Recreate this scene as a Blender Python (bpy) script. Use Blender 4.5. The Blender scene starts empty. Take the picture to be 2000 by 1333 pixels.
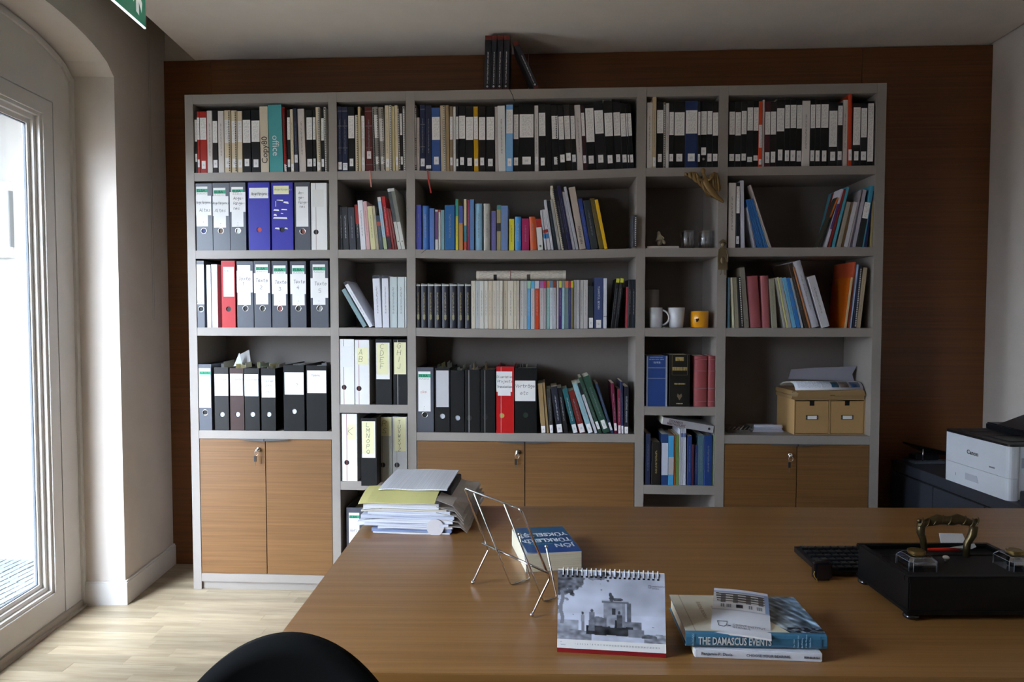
import bpy, bmesh, math, random
import numpy as np
from mathutils import Vector, Matrix
from mathutils.geometry import tessellate_polygon

R = random.Random(7)
PI = math.pi
scene = bpy.context.scene
COL = scene.collection

# ---------------------------------------------------------------- camera
FPX = 1333.0
CAM = Vector((1.757, -3.26, 1.371))
YAW, PITCH, ROLL = -0.0519, -0.04, -0.0001
fwd = Vector((math.sin(YAW)*math.cos(PITCH), math.cos(YAW)*math.cos(PITCH), math.sin(PITCH)))
rgt = Vector((math.cos(YAW), -math.sin(YAW), 0))
upv = rgt.cross(fwd)
cam_data = bpy.data.cameras.new('camera')
cam_data.lens = FPX/2000*36
cam_data.sensor_width = 36
cam_data.clip_start = 0.05
cam = bpy.data.objects.new('camera', cam_data)
COL.objects.link(cam)
cam.matrix_world = Matrix(((rgt.x, upv.x, -fwd.x, CAM.x), (rgt.y, upv.y, -fwd.y, CAM.y), (rgt.z, upv.z, -fwd.z, CAM.z), (0, 0, 0, 1)))
scene.camera = cam

# ---------------------------------------------------------------- world, light, exposure
WORLD_STRENGTH = 22.0
scene.view_settings.view_transform = 'Standard'
scene.view_settings.look = 'None'
scene.view_settings.gamma = 1
scene.view_settings.use_curve_mapping = False
scene.view_settings.exposure = 1.45
world = bpy.data.worlds.new('overcast_sky')
scene.world = world
world.use_nodes = True
wn = world.node_tree.nodes
# overcast sky: brightest overhead, dimmer towards the horizon, dull ground below it
_tc = wn.new('ShaderNodeTexCoord'); _sp = wn.new('ShaderNodeSeparateXYZ'); _cr = wn.new('ShaderNodeValToRGB')
_mr = wn.new('ShaderNodeMapRange'); _mr.inputs[1].default_value = -1; _mr.inputs[2].default_value = 1
world.node_tree.links.new(_tc.outputs['Generated'], _sp.inputs[0]); world.node_tree.links.new(_sp.outputs['Z'], _mr.inputs[0])
world.node_tree.links.new(_mr.outputs[0], _cr.inputs[0]); world.node_tree.links.new(_cr.outputs[0], wn['Background'].inputs[0])
_e = _cr.color_ramp.elements
_e[0].position = 0.49; _e[0].color = (0.10, 0.10, 0.10, 1)
_e[1].position = 0.51; _e[1].color = (0.28, 0.335, 0.40, 1)
for p_, c_ in ((0.72, (0.58, 0.69, 0.83, 1)), (1.0, (0.82, 0.95, 1.1, 1))):
    _n = _e.new(p_); _n.color = c_
wn['Background'].inputs[1].default_value = WORLD_STRENGTH

# frame of the left wall, which stands slightly askew to the shelf wall
WA = -0.1105
WD = Vector((math.sin(WA), math.cos(WA), 0))
WN = Vector((-math.cos(WA), math.sin(WA), 0))
WP = Vector((-0.23, -0.185, 0))
def WL(s, t, z):
    "point of the left wall: s metres towards the room's near end, t metres outwards, z up"
    return WP - WD*s + WN*t + Vector((0, 0, z))

def daylight(s, w, h, power):
    "overcast daylight falling through one of the glazed doors that the picture does not show"
    l = bpy.data.lights.new('window_daylight', 'AREA')
    l.shape = 'RECTANGLE'; l.size = w; l.size_y = h; l.energy = power; l.color = (0.80, 0.90, 1.0)
    o = bpy.data.objects.new('window_daylight', l); COL.objects.link(o)
    o.location = WL(s, 0.40, h/2+0.05)
    x = -WD; z = WN            # the lamp shines along -Z, into the room
    y = z.cross(x)
    o.matrix_world = Matrix(((x.x, y.x, z.x, o.location.x), (x.y, y.y, z.y, o.location.y), (x.z, y.z, z.z, o.location.z), (0, 0, 0, 1)))
WIN = [0.575, 2.45]      # centres of the two arched glazed doors along the left wall
for c, pw in (): daylight(c, 1.0, 2.3, pw)

# ---------------------------------------------------------------- materials
def lin(h):
    h = h.lstrip('#')
    v = [int(h[i:i+2], 16)/255 for i in (0, 2, 4)]
    return tuple(c/12.92 if c <= 0.04045 else ((c+0.055)/1.055)**2.4 for c in v)
MATS = {}
def mat(hexc, rough=0.55, metal=0.0, coat=0.0, spec=0.5, bump=0.0, bscale=400, name=None):
    key = (hexc, rough, metal, coat, spec, bump, bscale)
    if key in MATS: return MATS[key]
    m = bpy.data.materials.new(name or 'paint_'+hexc.strip('#')); m.use_nodes = True
    nt = m.node_tree; b = nt.nodes['Principled BSDF']
    c = lin(hexc)
    b.inputs['Roughness'].default_value = rough
    b.inputs['Metallic'].default_value = metal
    b.inputs['Coat Weight'].default_value = coat
    b.inputs['Specular IOR Level'].default_value = spec
    # slight mottling so that no surface is perfectly even
    tc = nt.nodes.new('ShaderNodeTexCoord'); n = nt.nodes.new('ShaderNodeTexNoise')
    n.inputs['Scale'].default_value = 9; n.inputs['Detail'].default_value = 3
    nt.links.new(tc.outputs['Object'], n.inputs['Vector'])
    mp = nt.nodes.new('ShaderNodeMapRange'); mp.inputs[3].default_value = 0.93; mp.inputs[4].default_value = 1.07
    nt.links.new(n.outputs['Fac'], mp.inputs[0])
    vm = nt.nodes.new('ShaderNodeVectorMath'); vm.operation = 'SCALE'
    vm.inputs[0].default_value = c
    nt.links.new(mp.outputs[0], vm.inputs['Scale']); nt.links.new(vm.outputs[0], b.inputs['Base Color'])
    if bump:
        n2 = nt.nodes.new('ShaderNodeTexNoise'); n2.inputs['Scale'].default_value = bscale
        nt.links.new(tc.outputs['Object'], n2.inputs['Vector'])
        bp = nt.nodes.new('ShaderNodeBump'); bp.inputs['Strength'].default_value = bump; bp.inputs['Distance'].default_value = 0.001
        nt.links.new(n2.outputs['Fac'], bp.inputs['Height']); nt.links.new(bp.outputs[0], b.inputs['Normal'])
    MATS[key] = m
    return m
def print_mat(base, ink, rough=0.5, gx=(0.32, 0.68), gz=(0.22, 0.86), xs=420, zs=260, name=None, thr=0.5, lines=None):
    "printed spine or page: rows of fine unreadable print in INK on BASE, running along the spine (local z)"
    key = ('print', base, ink, rough, gx, gz, xs, zs, thr, lines)
    if key in MATS: return MATS[key]
    m = bpy.data.materials.new(name or 'printed_'+base.strip('#')); m.use_nodes = True
    nt = m.node_tree; b = nt.nodes['Principled BSDF']; N = nt.nodes.new; L = nt.links.new
    b.inputs['Roughness'].default_value = rough
    tc = N('ShaderNodeTexCoord')
    sg = N('ShaderNodeSeparateXYZ'); L(tc.outputs['Generated'], sg.inputs[0])
    mp = N('ShaderNodeMapping'); mp.inputs['Scale'].default_value = (xs, 0, zs); L(tc.outputs['Object'], mp.inputs['Vector'])
    no = N('ShaderNodeTexNoise'); no.inputs['Scale'].default_value = 1; no.inputs['Detail'].default_value = 1; L(mp.outputs[0], no.inputs['Vector'])
    def math_(op, a, c):
        n = N('ShaderNodeMath'); n.operation = op
        for i, v in enumerate((a, c)):
            if isinstance(v, (int, float)): n.inputs[i].default_value = v
            else: L(v, n.inputs[i])
        return n.outputs[0]
    f = math_('GREATER_THAN', no.outputs['Fac'], thr)
    for ax, (lo, hi) in (('X', gx), ('Z', gz)):
        f = math_('MULTIPLY', f, math_('GREATER_THAN', sg.outputs[ax], lo)); f = math_('MULTIPLY', f, math_('LESS_THAN', sg.outputs[ax], hi))
    if lines:
        so = N('ShaderNodeSeparateXYZ'); L(tc.outputs['Object'], so.inputs[0])
        w = math_('SINE', math_('MULTIPLY', so.outputs['X'], lines), 0.0)
        f = math_('MULTIPLY', f, math_('GREATER_THAN', w, 0.1))
    mx = N('ShaderNodeMix'); mx.data_type = 'RGBA'
    mx.inputs[6].default_value = (*lin(base), 1); mx.inputs[7].default_value = (*lin(ink), 1)
    L(f, mx.inputs[0]); L(mx.outputs[2], b.inputs['Base Color'])
    MATS[key] = m
    return m
def wood(name, c1, c2, rough=0.4, scale=(1.2, 30, 90), coat=0.0, var=0.0, spec=0.5, fine=0.35):
    m = bpy.data.materials.new(name); m.use_nodes = True
    nt = m.node_tree; b = nt.nodes['Principled BSDF']; N = nt.nodes.new; L = nt.links.new
    tc = N('ShaderNodeTexCoord'); oi = N('ShaderNodeObjectInfo')
    ad = N('ShaderNodeVectorMath'); ad.operation = 'ADD'; L(tc.outputs['Object'], ad.inputs[0])
    sc = N('ShaderNodeVectorMath'); sc.operation = 'SCALE'; sc.inputs[0].default_value = (37, 11, 23); L(oi.outputs['Random'], sc.inputs['Scale']); L(sc.outputs[0], ad.inputs[1])
    mp = N('ShaderNodeMapping'); mp.inputs['Scale'].default_value = scale; L(ad.outputs[0], mp.inputs['Vector'])
    n1 = N('ShaderNodeTexNoise'); n1.inputs['Scale'].default_value = 1; n1.inputs['Detail'].default_value = 5; n1.inputs['Distortion'].default_value = 0.4; L(mp.outputs[0], n1.inputs['Vector'])
    m2 = N('ShaderNodeMapping'); m2.inputs['Scale'].default_value = tuple(s*4 for s in scale); L(ad.outputs[0], m2.inputs['Vector'])
    n2 = N('ShaderNodeTexNoise'); n2.inputs['Scale'].default_value = 1; n2.inputs['Detail'].default_value = 3; L(m2.outputs[0], n2.inputs['Vector'])
    mx = N('ShaderNodeMix'); mx.inputs[0].default_value = fine; L(n1.outputs['Fac'], mx.inputs[2]); L(n2.outputs['Fac'], mx.inputs[3])
    cr = N('ShaderNodeValToRGB'); cr.color_ramp.elements[0].position = 0.36; cr.color_ramp.elements[0].color = (*lin(c2), 1)
    cr.color_ramp.elements[1].position = 0.64; cr.color_ramp.elements[1].color = (*lin(c1), 1); L(mx.outputs[0], cr.inputs[0])
    out = cr.outputs[0]
    if var:
        mr = N('ShaderNodeMapRange'); mr.inputs[3].default_value = 1-var; mr.inputs[4].default_value = 1+var*0.6; L(oi.outputs['Random'], mr.inputs[0])
        vm = N('ShaderNodeVectorMath'); vm.operation = 'SCALE'; L(out, vm.inputs[0]); L(mr.outputs[0], vm.inputs['Scale']); out = vm.outputs[0]
    L(out, b.inputs['Base Color'])
    b.inputs['Roughness'].default_value = rough; b.inputs['Coat Weight'].default_value = coat; b.inputs['Coat Roughness'].default_value = 0.25
    b.inputs['Specular IOR Level'].default_value = spec
    bp = N('ShaderNodeBump'); bp.inputs['Strength'].default_value = 0.15; bp.inputs['Distance'].default_value = 0.0008
    L(n2.outputs['Fac'], bp.inputs['Height']); L(bp.outputs[0], b.inputs['Normal'])
    return m
def glass_mat(name, rough=0.0, tint=(1, 1, 1), thin=True, base=0.03):
    m = bpy.data.materials.new(name); m.use_nodes = True
    nt = m.node_tree; N = nt.nodes.new; L = nt.links.new
    out = nt.nodes['Material Output']
    if thin:
        t = N('ShaderNodeBsdfTransparent'); t.inputs[0].default_value = (*tint, 1)
        g = N('ShaderNodeBsdfGlossy'); g.inputs['Roughness'].default_value = rough
        lw = N('ShaderNodeLayerWeight'); p5 = N('ShaderNodeMath'); p5.operation = 'POWER'; p5.inputs[1].default_value = 5; L(lw.outputs['Facing'], p5.inputs[0])
        f = N('ShaderNodeMath'); f.operation = 'MULTIPLY_ADD'; f.inputs[1].default_value = 0.6; f.inputs[2].default_value = base; L(p5.outputs[0], f.inputs[0])
        mx = N('ShaderNodeMixShader'); L(f.outputs[0], mx.inputs[0]); L(t.outputs[0], mx.inputs[1]); L(g.outputs[0], mx.inputs[2]); L(mx.outputs[0], out.inputs[0])
    else:
        b = nt.nodes['Principled BSDF']; b.inputs['Transmission Weight'].default_value = 1; b.inputs['Roughness'].default_value = rough
        b.inputs['Base Color'].default_value = (*tint, 1); b.inputs['IOR'].default_value = 1.48
    return m
def color_attr_mat(name, rough=0.4):
    m = bpy.data.materials.new(name); m.use_nodes = True
    nt = m.node_tree; a = nt.nodes.new('ShaderNodeAttribute'); a.attribute_name = 'ink'
    nt.links.new(a.outputs['Color'], nt.nodes['Principled BSDF'].inputs['Base Color'])
    nt.nodes['Principled BSDF'].inputs['Roughness'].default_value = rough
    return m

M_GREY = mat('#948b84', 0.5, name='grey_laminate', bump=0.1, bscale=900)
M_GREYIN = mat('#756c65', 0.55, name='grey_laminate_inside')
M_DOOR = wood('door_veneer', '#805931', '#6a4723', 0.45, (1.1, 30, 120), fine=0.45)
M_DESK = wood('desk_veneer', '#9b7040', '#845b2e', 0.32, (0.9, 45, 30), coat=0.2)
M_WALLWOOD = wood('wall_panel_veneer', '#754520', '#5f3617', 0.42, (0.9, 30, 85))
M_FLOOR = wood('pale_oak', '#af9f86', '#938269', 0.40, (2.5, 26, 30), var=0.24, fine=0.25)
M_WHITEWALL = mat('#d2c7bd', 0.8, name='white_plaster', bump=0.15, bscale=250)
M_REVEAL = M_WHITEWALL
M_CEIL = mat('#e4d8cc', 0.85, name='ceiling_plaster')
M_FRAME = mat('#d4cfca', 0.4, name='white_lacquer')
M_BLACK = mat('#0c0c0d', 0.5, spec=0.3)
M_CHROME = mat('#dcdcdc', 0.12, 1.0, name='chrome')
M_STEEL = mat('#9a9a98', 0.3, 1.0, name='steel')
M_BRASS = mat('#b8924a', 0.28, 1.0, name='brass')
M_PAPER = mat('#e6e2da', 0.8, name='paper')
M_PAGES = print_mat('#ded6c4', '#b9ae98', 0.85, (0, 1), (0, 1), 900, 4, name='page_edges', thr=0.56)
M_LABEL = print_mat('#ece8e4', '#c2bdba', 0.6, (0.15, 0.88), (0.06, 0.95), 160, 130, name='printed_label', thr=0.5, lines=2100)
M_TAG = print_mat('#ece8e6', '#b0b0b6', 0.6, (0.3, 0.7), (0.35, 0.62), 500, 500, name='shelfmark_label', thr=0.5)
M_WHITE = mat('#eae7e4', 0.6, name='white_card')
M_INK = mat('#1c1c20', 0.7, name='pen_ink')

# ---------------------------------------------------------------- object helpers
def link(name, me, m=None, parent=None):
    o = bpy.data.objects.new(name, me); COL.objects.link(o)
    if m is not None: me.materials.append(m)
    if parent is not None: o.parent = parent
    return o
def empty(name, loc=(0, 0, 0), rz=0.0):
    o = bpy.data.objects.new(name, None); COL.objects.link(o)
    o.empty_display_size = 0.05; o.location = loc; o.rotation_euler.z = rz
    return o
def tag(o, label, cat, group=None):
    o['label'] = label; o['category'] = cat
    if group: o['group'] = group
    return o
def struct(o): o['kind'] = 'structure'; return o
class MB:
    def __init__(s): s.v = []; s.f = []; s.smooth = []
    def add(s, vs, fs, smooth=False):
        n = len(s.v); s.v += [tuple(v) for v in vs]; s.f += [tuple(i+n for i in f) for f in fs]; s.smooth += [smooth]*len(fs); return s
    def box(s, x0, x1, y0, y1, z0, z1):
        return s.add([(x0, y0, z0), (x1, y0, z0), (x1, y1, z0), (x0, y1, z0), (x0, y0, z1), (x1, y0, z1), (x1, y1, z1), (x0, y1, z1)],
                     [(0, 3, 2, 1), (4, 5, 6, 7), (0, 1, 5, 4), (1, 2, 6, 5), (2, 3, 7, 6), (3, 0, 4, 7)])
    def cbox(s, x0, x1, y0, y1, z0, z1, c=0.002):
        "box with chamfered vertical and horizontal edges"
        bm = bmesh.new(); bmesh.ops.create_cube(bm, size=1)
        for v in bm.verts: v.co = Vector(((x0+x1)/2+v.co.x*(x1-x0), (y0+y1)/2+v.co.y*(y1-y0), (z0+z1)/2+v.co.z*(z1-z0)))
        bmesh.ops.bevel(bm, geom=bm.edges[:], offset=c, segments=2, affect='EDGES')
        bm.verts.index_update(); s.add([v.co[:] for v in bm.verts], [[v.index for v in f.verts] for f in bm.faces]); bm.free(); return s
    def prism(s, poly, a0, a1, axis='z', smooth=False):
        "extrude a 2-D outline along an axis; z: (x,y); y: (x,z); x: (y,z)"
        n = len(poly)
        def p(q, a): return (q[0], q[1], a) if axis == 'z' else (q[0], a, q[1]) if axis == 'y' else (a, q[0], q[1])
        vs = [p(q, a0) for q in poly]+[p(q, a1) for q in poly]
        fs = [(i, (i+1) % n, (i+1) % n+n, i+n) for i in range(n)]
        if n <= 4: caps = [tuple(range(n))]
        else: caps = [tuple(t) for t in tessellate_polygon([[Vector((q[0], q[1], 0)) for q in poly]])]
        s.add(vs, fs, smooth)
        k = len(s.v)-2*n
        for c in caps:
            s.f.append(tuple(i+k for i in reversed(c))); s.smooth.append(False)
            s.f.append(tuple(i+n+k for i in c)); s.smooth.append(False)
        return s
    def tube(s, pts, r, n=8, caps=True, radii=None):
        pts = [Vector(p) for p in pts]; rings = []; ref = None
        for i, p in enumerate(pts):
            d = (pts[min(i+1, len(pts)-1)]-pts[max(i-1, 0)]).normalized()
            if ref is None: ref = d.orthogonal().normalized()
            a = (ref-d*ref.dot(d)).normalized(); ref = a; b = d.cross(a)
            rr = radii[i] if radii else r
            rings.append([p+(a*math.cos(2*PI*k/n)+b*math.sin(2*PI*k/n))*rr for k in range(n)])
        vs = [q for ring in rings for q in ring]; fs = []
        for i in range(len(rings)-1):
            for k in range(n): fs.append((i*n+k, i*n+(k+1) % n, (i+1)*n+(k+1) % n, (i+1)*n+k))
        if caps: fs += [tuple(reversed(range(n))), tuple((len(rings)-1)*n+k for k in range(n))]
        return s.add(vs, fs, True)
    def lathe(s, prof, c=(0, 0, 0), n=24, axis='z', sx=1, sy=1, smooth=True):
        vs = []; fs = []
        for (r, h) in prof:
            for k in range(n):
                a = 2*PI*k/n; x, y = r*math.cos(a)*sx, r*math.sin(a)*sy
                vs.append((c[0]+x, c[1]+y, c[2]+h) if axis == 'z' else (c[0]+x, c[1]-h, c[2]+y))
        for i in range(len(prof)-1):
            for k in range(n): fs.append((i*n+k, i*n+(k+1) % n, (i+1)*n+(k+1) % n, (i+1)*n+k))
        fs += [tuple(reversed(range(n))), tuple((len(prof)-1)*n+k for k in range(n))]
        return s.add(vs, fs, smooth)
    def ball(s, c, r, n=10, sq=(1, 1, 1)):
        m = n//2; vs = [(c[0], c[1], c[2]-r*sq[2])]; fs = []
        for i in range(1, m):
            t = -PI/2+PI*i/m
            for k in range(n): vs.append((c[0]+r*sq[0]*math.cos(t)*math.cos(2*PI*k/n), c[1]+r*sq[1]*math.cos(t)*math.sin(2*PI*k/n), c[2]+r*sq[2]*math.sin(t)))
        vs.append((c[0], c[1], c[2]+r*sq[2])); T = len(vs)-1
        for k in range(n):
            fs.append((0, 1+(k+1) % n, 1+k)); fs.append((T, T-n+k, T-n+(k+1) % n))
            for i in range(m-2): fs.append((1+i*n+k, 1+i*n+(k+1) % n, 1+(i+1)*n+(k+1) % n, 1+(i+1)*n+k))
        return s.add(vs, fs, True)
    def build(s, name, m=None, parent=None, xf=None):
        me = bpy.data.meshes.new(name)
        vs = [tuple(xf(Vector(v))) for v in s.v] if xf else s.v
        me.from_pydata(vs, [], s.f)
        if any(s.smooth): me.polygons.foreach_set('use_smooth', s.smooth)
        me.update()
        return link(name, me, m, parent)
def fix_normals(o):
    bm = bmesh.new(); bm.from_mesh(o.data); bmesh.ops.recalc_face_normals(bm, faces=bm.faces[:]); bm.to_mesh(o.data); bm.free(); return o

def text(name, body, size, m, parent, origin, xdir=(1, 0, 0), ydir=(0, 0, 1), extrude=0.0002, align='LEFT', sx=1.0, shear=0.0, bold=0.0):
    cu = bpy.data.curves.new(name, 'FONT'); cu.body = body; cu.size = size; cu.extrude = extrude
    cu.align_x = align; cu.shear = shear; cu.offset = bold; cu.resolution_u = 2
    tmp = bpy.data.objects.new(name, cu); COL.objects.link(tmp)
    me = bpy.data.meshes.new_from_object(tmp); bpy.data.objects.remove(tmp); bpy.data.curves.remove(cu)
    me.materials.clear(); me.materials.append(m); me.name = name
    o = bpy.data.objects.new(name, me); COL.objects.link(o)
    if parent is not None: o.parent = parent
    x = Vector(xdir).normalized(); y = Vector(ydir).normalized(); z = x.cross(y)
    x = x*sx; p = Vector(origin)
    o.matrix_local = Matrix(((x.x, y.x, z.x, p.x), (x.y, y.y, z.y, p.y), (x.z, y.z, z.z, p.z), (0, 0, 0, 1)))
    return o

# handwriting: single-stroke letters on a 4 x 6 grid, drawn as thin ribbons of ink
G = {'A': '00-26-40 12-32', 'B': '00-06-36-45-33-03 33-41-30-00', 'C': '45-26-04-02-20-41', 'D': '00-06-26-44-42-20-00', 'E': '40-00-06-46 03-33', 'F': '00-06-46 03-33',
 'G': '45-26-04-02-20-41-43-23', 'H': '00-06 40-46 03-43', 'I': '20-26', 'J': '36-31-20-01', 'K': '00-06 46-03-40', 'L': '06-00-40', 'M': '00-06-22-46-40', 'N': '00-06-40-46',
 'O': '20-02-04-26-44-42-20', 'P': '00-06-36-45-33-03', 'Q': '20-02-04-26-44-42-20 22-40', 'R': '00-06-36-45-33-03 23-40', 'S': '01-20-41-33-14-26-45', 'T': '06-46 26-20', 'U': '06-01-20-41-46',
 'V': '06-20-46', 'W': '06-10-24-30-46', 'X': '00-46 06-40', 'Y': '06-23-46 23-20', 'Z': '06-46-00-40', '1': '15-26-20', '2': '05-26-44-00-40', '3': '06-36-24-42-20-01', '4': '36-02-42 34-30',
 '5': '46-06-04-33-41-20-00', '6': '36-13-01-20-41-33-02', '7': '06-46-10', '8': '23-05-26-45-23-01-20-41-23', '9': '43-24-05-26-45-30', '0': '20-02-04-26-44-42-20', '?': '05-26-44-22 21-20',
 'a': '34-14-02-10-30-34-30-40', 'c': '33-14-02-10-31', 'd': '36-30 33-14-02-10-31', 'e': '02-32-24-03-01-10-31', 'f': '20-25-36-46 13-43', 'g': '34-14-02-11-32 34-3A-1A', 'h': '00-06 03-24-33-30', 'i': '10-14 15-16',
 'j': '24-2A-0A 25-26', 'k': '00-06 34-02-30', 'l': '16-10-20', 'm': '00-04 03-14-13-10 13-34-30', 'n': '00-04 03-24-33-30', 'o': '10-02-14-32-10', 'p': '0A-04 03-24-32-10-01', 'r': '00-04 02-14-34', 's': '00-20-31-13-34',
 't': '16-11-20-30 04-34', 'u': '04-01-10-31-34-30', 'v': '04-10-34', 'x': '00-34 04-30', 'y': '04-12 34-0A', 'z': '04-34-00-30', 'ä': '34-14-02-10-30-34 15-16 35-36', '.': '00-01', '-': '03-33', '&': '40-05-26-34-01-20-42', ' ': ''}
def handwriting(parent, txt, x, z, size, lw=0.0008, y=-0.0012, m=None, slant=0.12, adv=4.6, name='handwriting', vert=False, maxw=None):
    lw *= 1.25
    b = MB(); u = size/6; r = random.Random(txt); fit = 1.0
    if maxw and not vert:
        L_ = sum((adv if c_ != ' ' else 3) for c_ in txt)*u; fit = min(1.0, maxw/L_)
    cx = x; cz = z
    for ch in txt:
        g = G.get(ch, '')
        for st in g.split():
            pts = []
            for q in st.split('-'):
                gx = int(q[0]); gz = -2 if q[1] == 'A' else int(q[1])
                pts.append(Vector((cx+(gx+gz*slant+r.uniform(-.25, .25))*u*fit, 0, cz+(gz+r.uniform(-.3, .3))*u)))
            for p, q in zip(pts, pts[1:]):
                d = (q-p)
                if d.length < 1e-6: continue
                d.normalize(); n = Vector((-d.z, 0, d.x))*lw/2; e = d*lw*0.4
                vs = [p-e+n, p-e-n, q+e-n, q+e+n]
                b.add([(v.x, y, v.z) for v in vs], [(0, 1, 2, 3)])
        if vert: cz -= size*1.32
        else: cx += u*fit*(adv if ch != ' ' else 3)
    return b.build(name, m or M_INK, parent)

def ray(px, py): return fwd+rgt*((px-1000)/FPX)+upv*((666.5-py)/FPX)
def on_y(px, py, Y): d = ray(px, py); return CAM+d*((Y-CAM.y)/d.y)
def on_z(px, py, Z): d = ray(px, py); return CAM+d*((Z-CAM.z)/d.z)
def on_plane(px, py, P, n): d = ray(px, py); return CAM+d*((Vector(P)-CAM).dot(Vector(n))/d.dot(Vector(n)))
def row_px(x, z, Y):
    "picture column and row of a point, used to read heights off the photograph"
    d = Vector((x, Y, z))-CAM; k = d.dot(fwd)
    return 1000+FPX*d.dot(rgt)/k, 666.5-FPX*d.dot(upv)/k
# ================================================================ THE ROOM
YB = 0.33            # face of the panelled back wall
XR = 3.98            # right wall
ZC = 2.72            # ceiling
YN = -6.2            # near end of the room
S_END = 6.2
# floor: slab and oak strips
fl = struct(MB().box(-0.75, 4.2, YN-0.1, 0.5, -0.12, -0.012).build('floor', mat('#cdb795', 0.5, name='oak_base')))
def wall_x(y): return WP.x+math.tan(WA)*(y-WP.y)
PW = 0.066
rows = 0; yy = 0.33
while yy > -1.62:
    xx = -0.62+R.uniform(0, .4); rows += 1
    xs = [-0.5]
    while xx < 2.2: xs.append(xx); xx += R.choice([0.42, 0.46, 0.5, 0.6])
    xs.append(2.4)
    xs = sorted(set(v for v in xs if v >= -0.5))
    for a, b in zip(xs, xs[1:]):
        if b-a < 0.08: continue
        left = a+0.0003
        y0 = yy-PW+0.0003; y1 = yy-0.0003
        if b < wall_x(y0)-0.24: continue
        z1 = R.uniform(-0.0006, 0.0)
        MB().box(left, b-0.0003, y0, y1, -0.012, z1).build('plank', M_FLOOR, fl)
    yy -= PW
# the rest of the floor, out of the picture: strips that cannot be told apart
b = MB()
yy2 = yy
while yy2 > YN:
    b.box(-0.5, 4.1, yy2-PW+0.0006, yy2-0.0004, -0.012, -0.0005); yy2 -= PW
yy3 = 0.33
while yy3 > yy+0.001:
    b.box(2.4, 4.1, yy3-PW+0.0006, yy3-0.0004, -0.012, -0.0005); yy3 -= PW
o = b.build('floor_strips', M_FLOOR, fl); o['kind'] = 'stuff'

# back wall of dark veneer panels
wb = struct(MB().box(-0.75, 4.2, YB+0.02, YB+0.2, -0.1, 3.0).build('wall_back', M_WHITEWALL))
seams = [-0.42, on_y(412, 140, YB).x, (on_y(412, 140, YB).x+on_y(1684, 120, YB).x)/2, on_y(1684, 120, YB).x, XR-0.01+0.02]
for a, c in zip(seams, seams[1:]):
    MB().box(a+0.001, c-0.001, YB, YB+0.02, 0.0, ZC-0.005).build('panel', M_WALLWOOD, wb)
# right wall
struct(MB().box(XR, XR+0.15, YN-0.1, YB+0.2, -0.1, 3.0).build('wall_right', M_WHITEWALL))
# near wall behind the camera
wf = struct(MB().box(-0.75, 4.2, YN-0.15, YN-0.02, -0.1, 3.0).build('wall_front', M_WHITEWALL))
for k in range(4): MB().box(-0.7+k*1.19+0.001, -0.7+(k+1)*1.19-0.001, YN-0.02, YN, 0.0, ZC-0.005).build('panel', M_WALLWOOD, wf)  # dark panels added out of view to cut light bounced through the room
# ceiling, stopping short of the left wall to leave a curtain pocket, and short of the right wall by a shadow gap
e0 = WL(-0.54, -0.168, 0); e1 = WL(S_END, -0.168, 0)
ce = struct(MB().prism([(e0.x, e0.y), (XR-0.012, e0.y), (XR-0.012, e1.y), (e1.x, e1.y)], ZC, ZC+0.09).build('ceiling', M_CEIL))
MB().box(-0.8, 4.2, YN-0.1, YB+0.2, 2.98, 3.1).build('roof_slab', M_CEIL, ce)

# left wall with three arched openings
def arch(c, hw=0.575, z0=2.455, z1=2.578, n=20):
    pts = [(c-hw, 0.0)]
    for i in range(n+1):
        u = -1+2*i/n; pts.append((c+hw*u, z0+(z1-z0)*(max(0, 1-abs(u)**2.3))**0.62))
    return pts+[(c+hw, 0.0)]
poly = [(-0.56, -0.01)]
for c in WIN: poly += arch(c)
poly += [(S_END, -0.01), (S_END, 3.0), (-0.56, 3.0)]
TH = 0.34
def wl_x(v): return WL(v.x, v.y, v.z)
wl = struct(fix_normals(MB().prism(poly, 0, TH, 'y').build('wall_left', M_WHITEWALL, None, wl_x)))
# baseboard along the pier of the left wall, into the reveal
bb = MB(); bb.box(-0.52, 0.014, -0.014, 0.0, 0, 0.105).box(-0.0, 0.014, -0.0, 0.19, 0, 0.105)
bb.box(-0.52, 0.010, -0.010, 0.0, 0.105, 0.113).box(-0.0, 0.010, 0.0, 0.19, 0.105, 0.113)
struct(bb.build('baseboard_left', M_FRAME, None, wl_x))
for i, c in enumerate(WIN[:-1]):
    struct(MB().box(c+0.575-0.014, WIN[i+1]-0.575+0.014, -0.014, 0, 0, 0.105).build('baseboard_left', M_FRAME, None, wl_x))
struct(MB().box(XR-0.014, XR, YN, YB, 0, 0.105).build('baseboard_right', M_FRAME))

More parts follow.
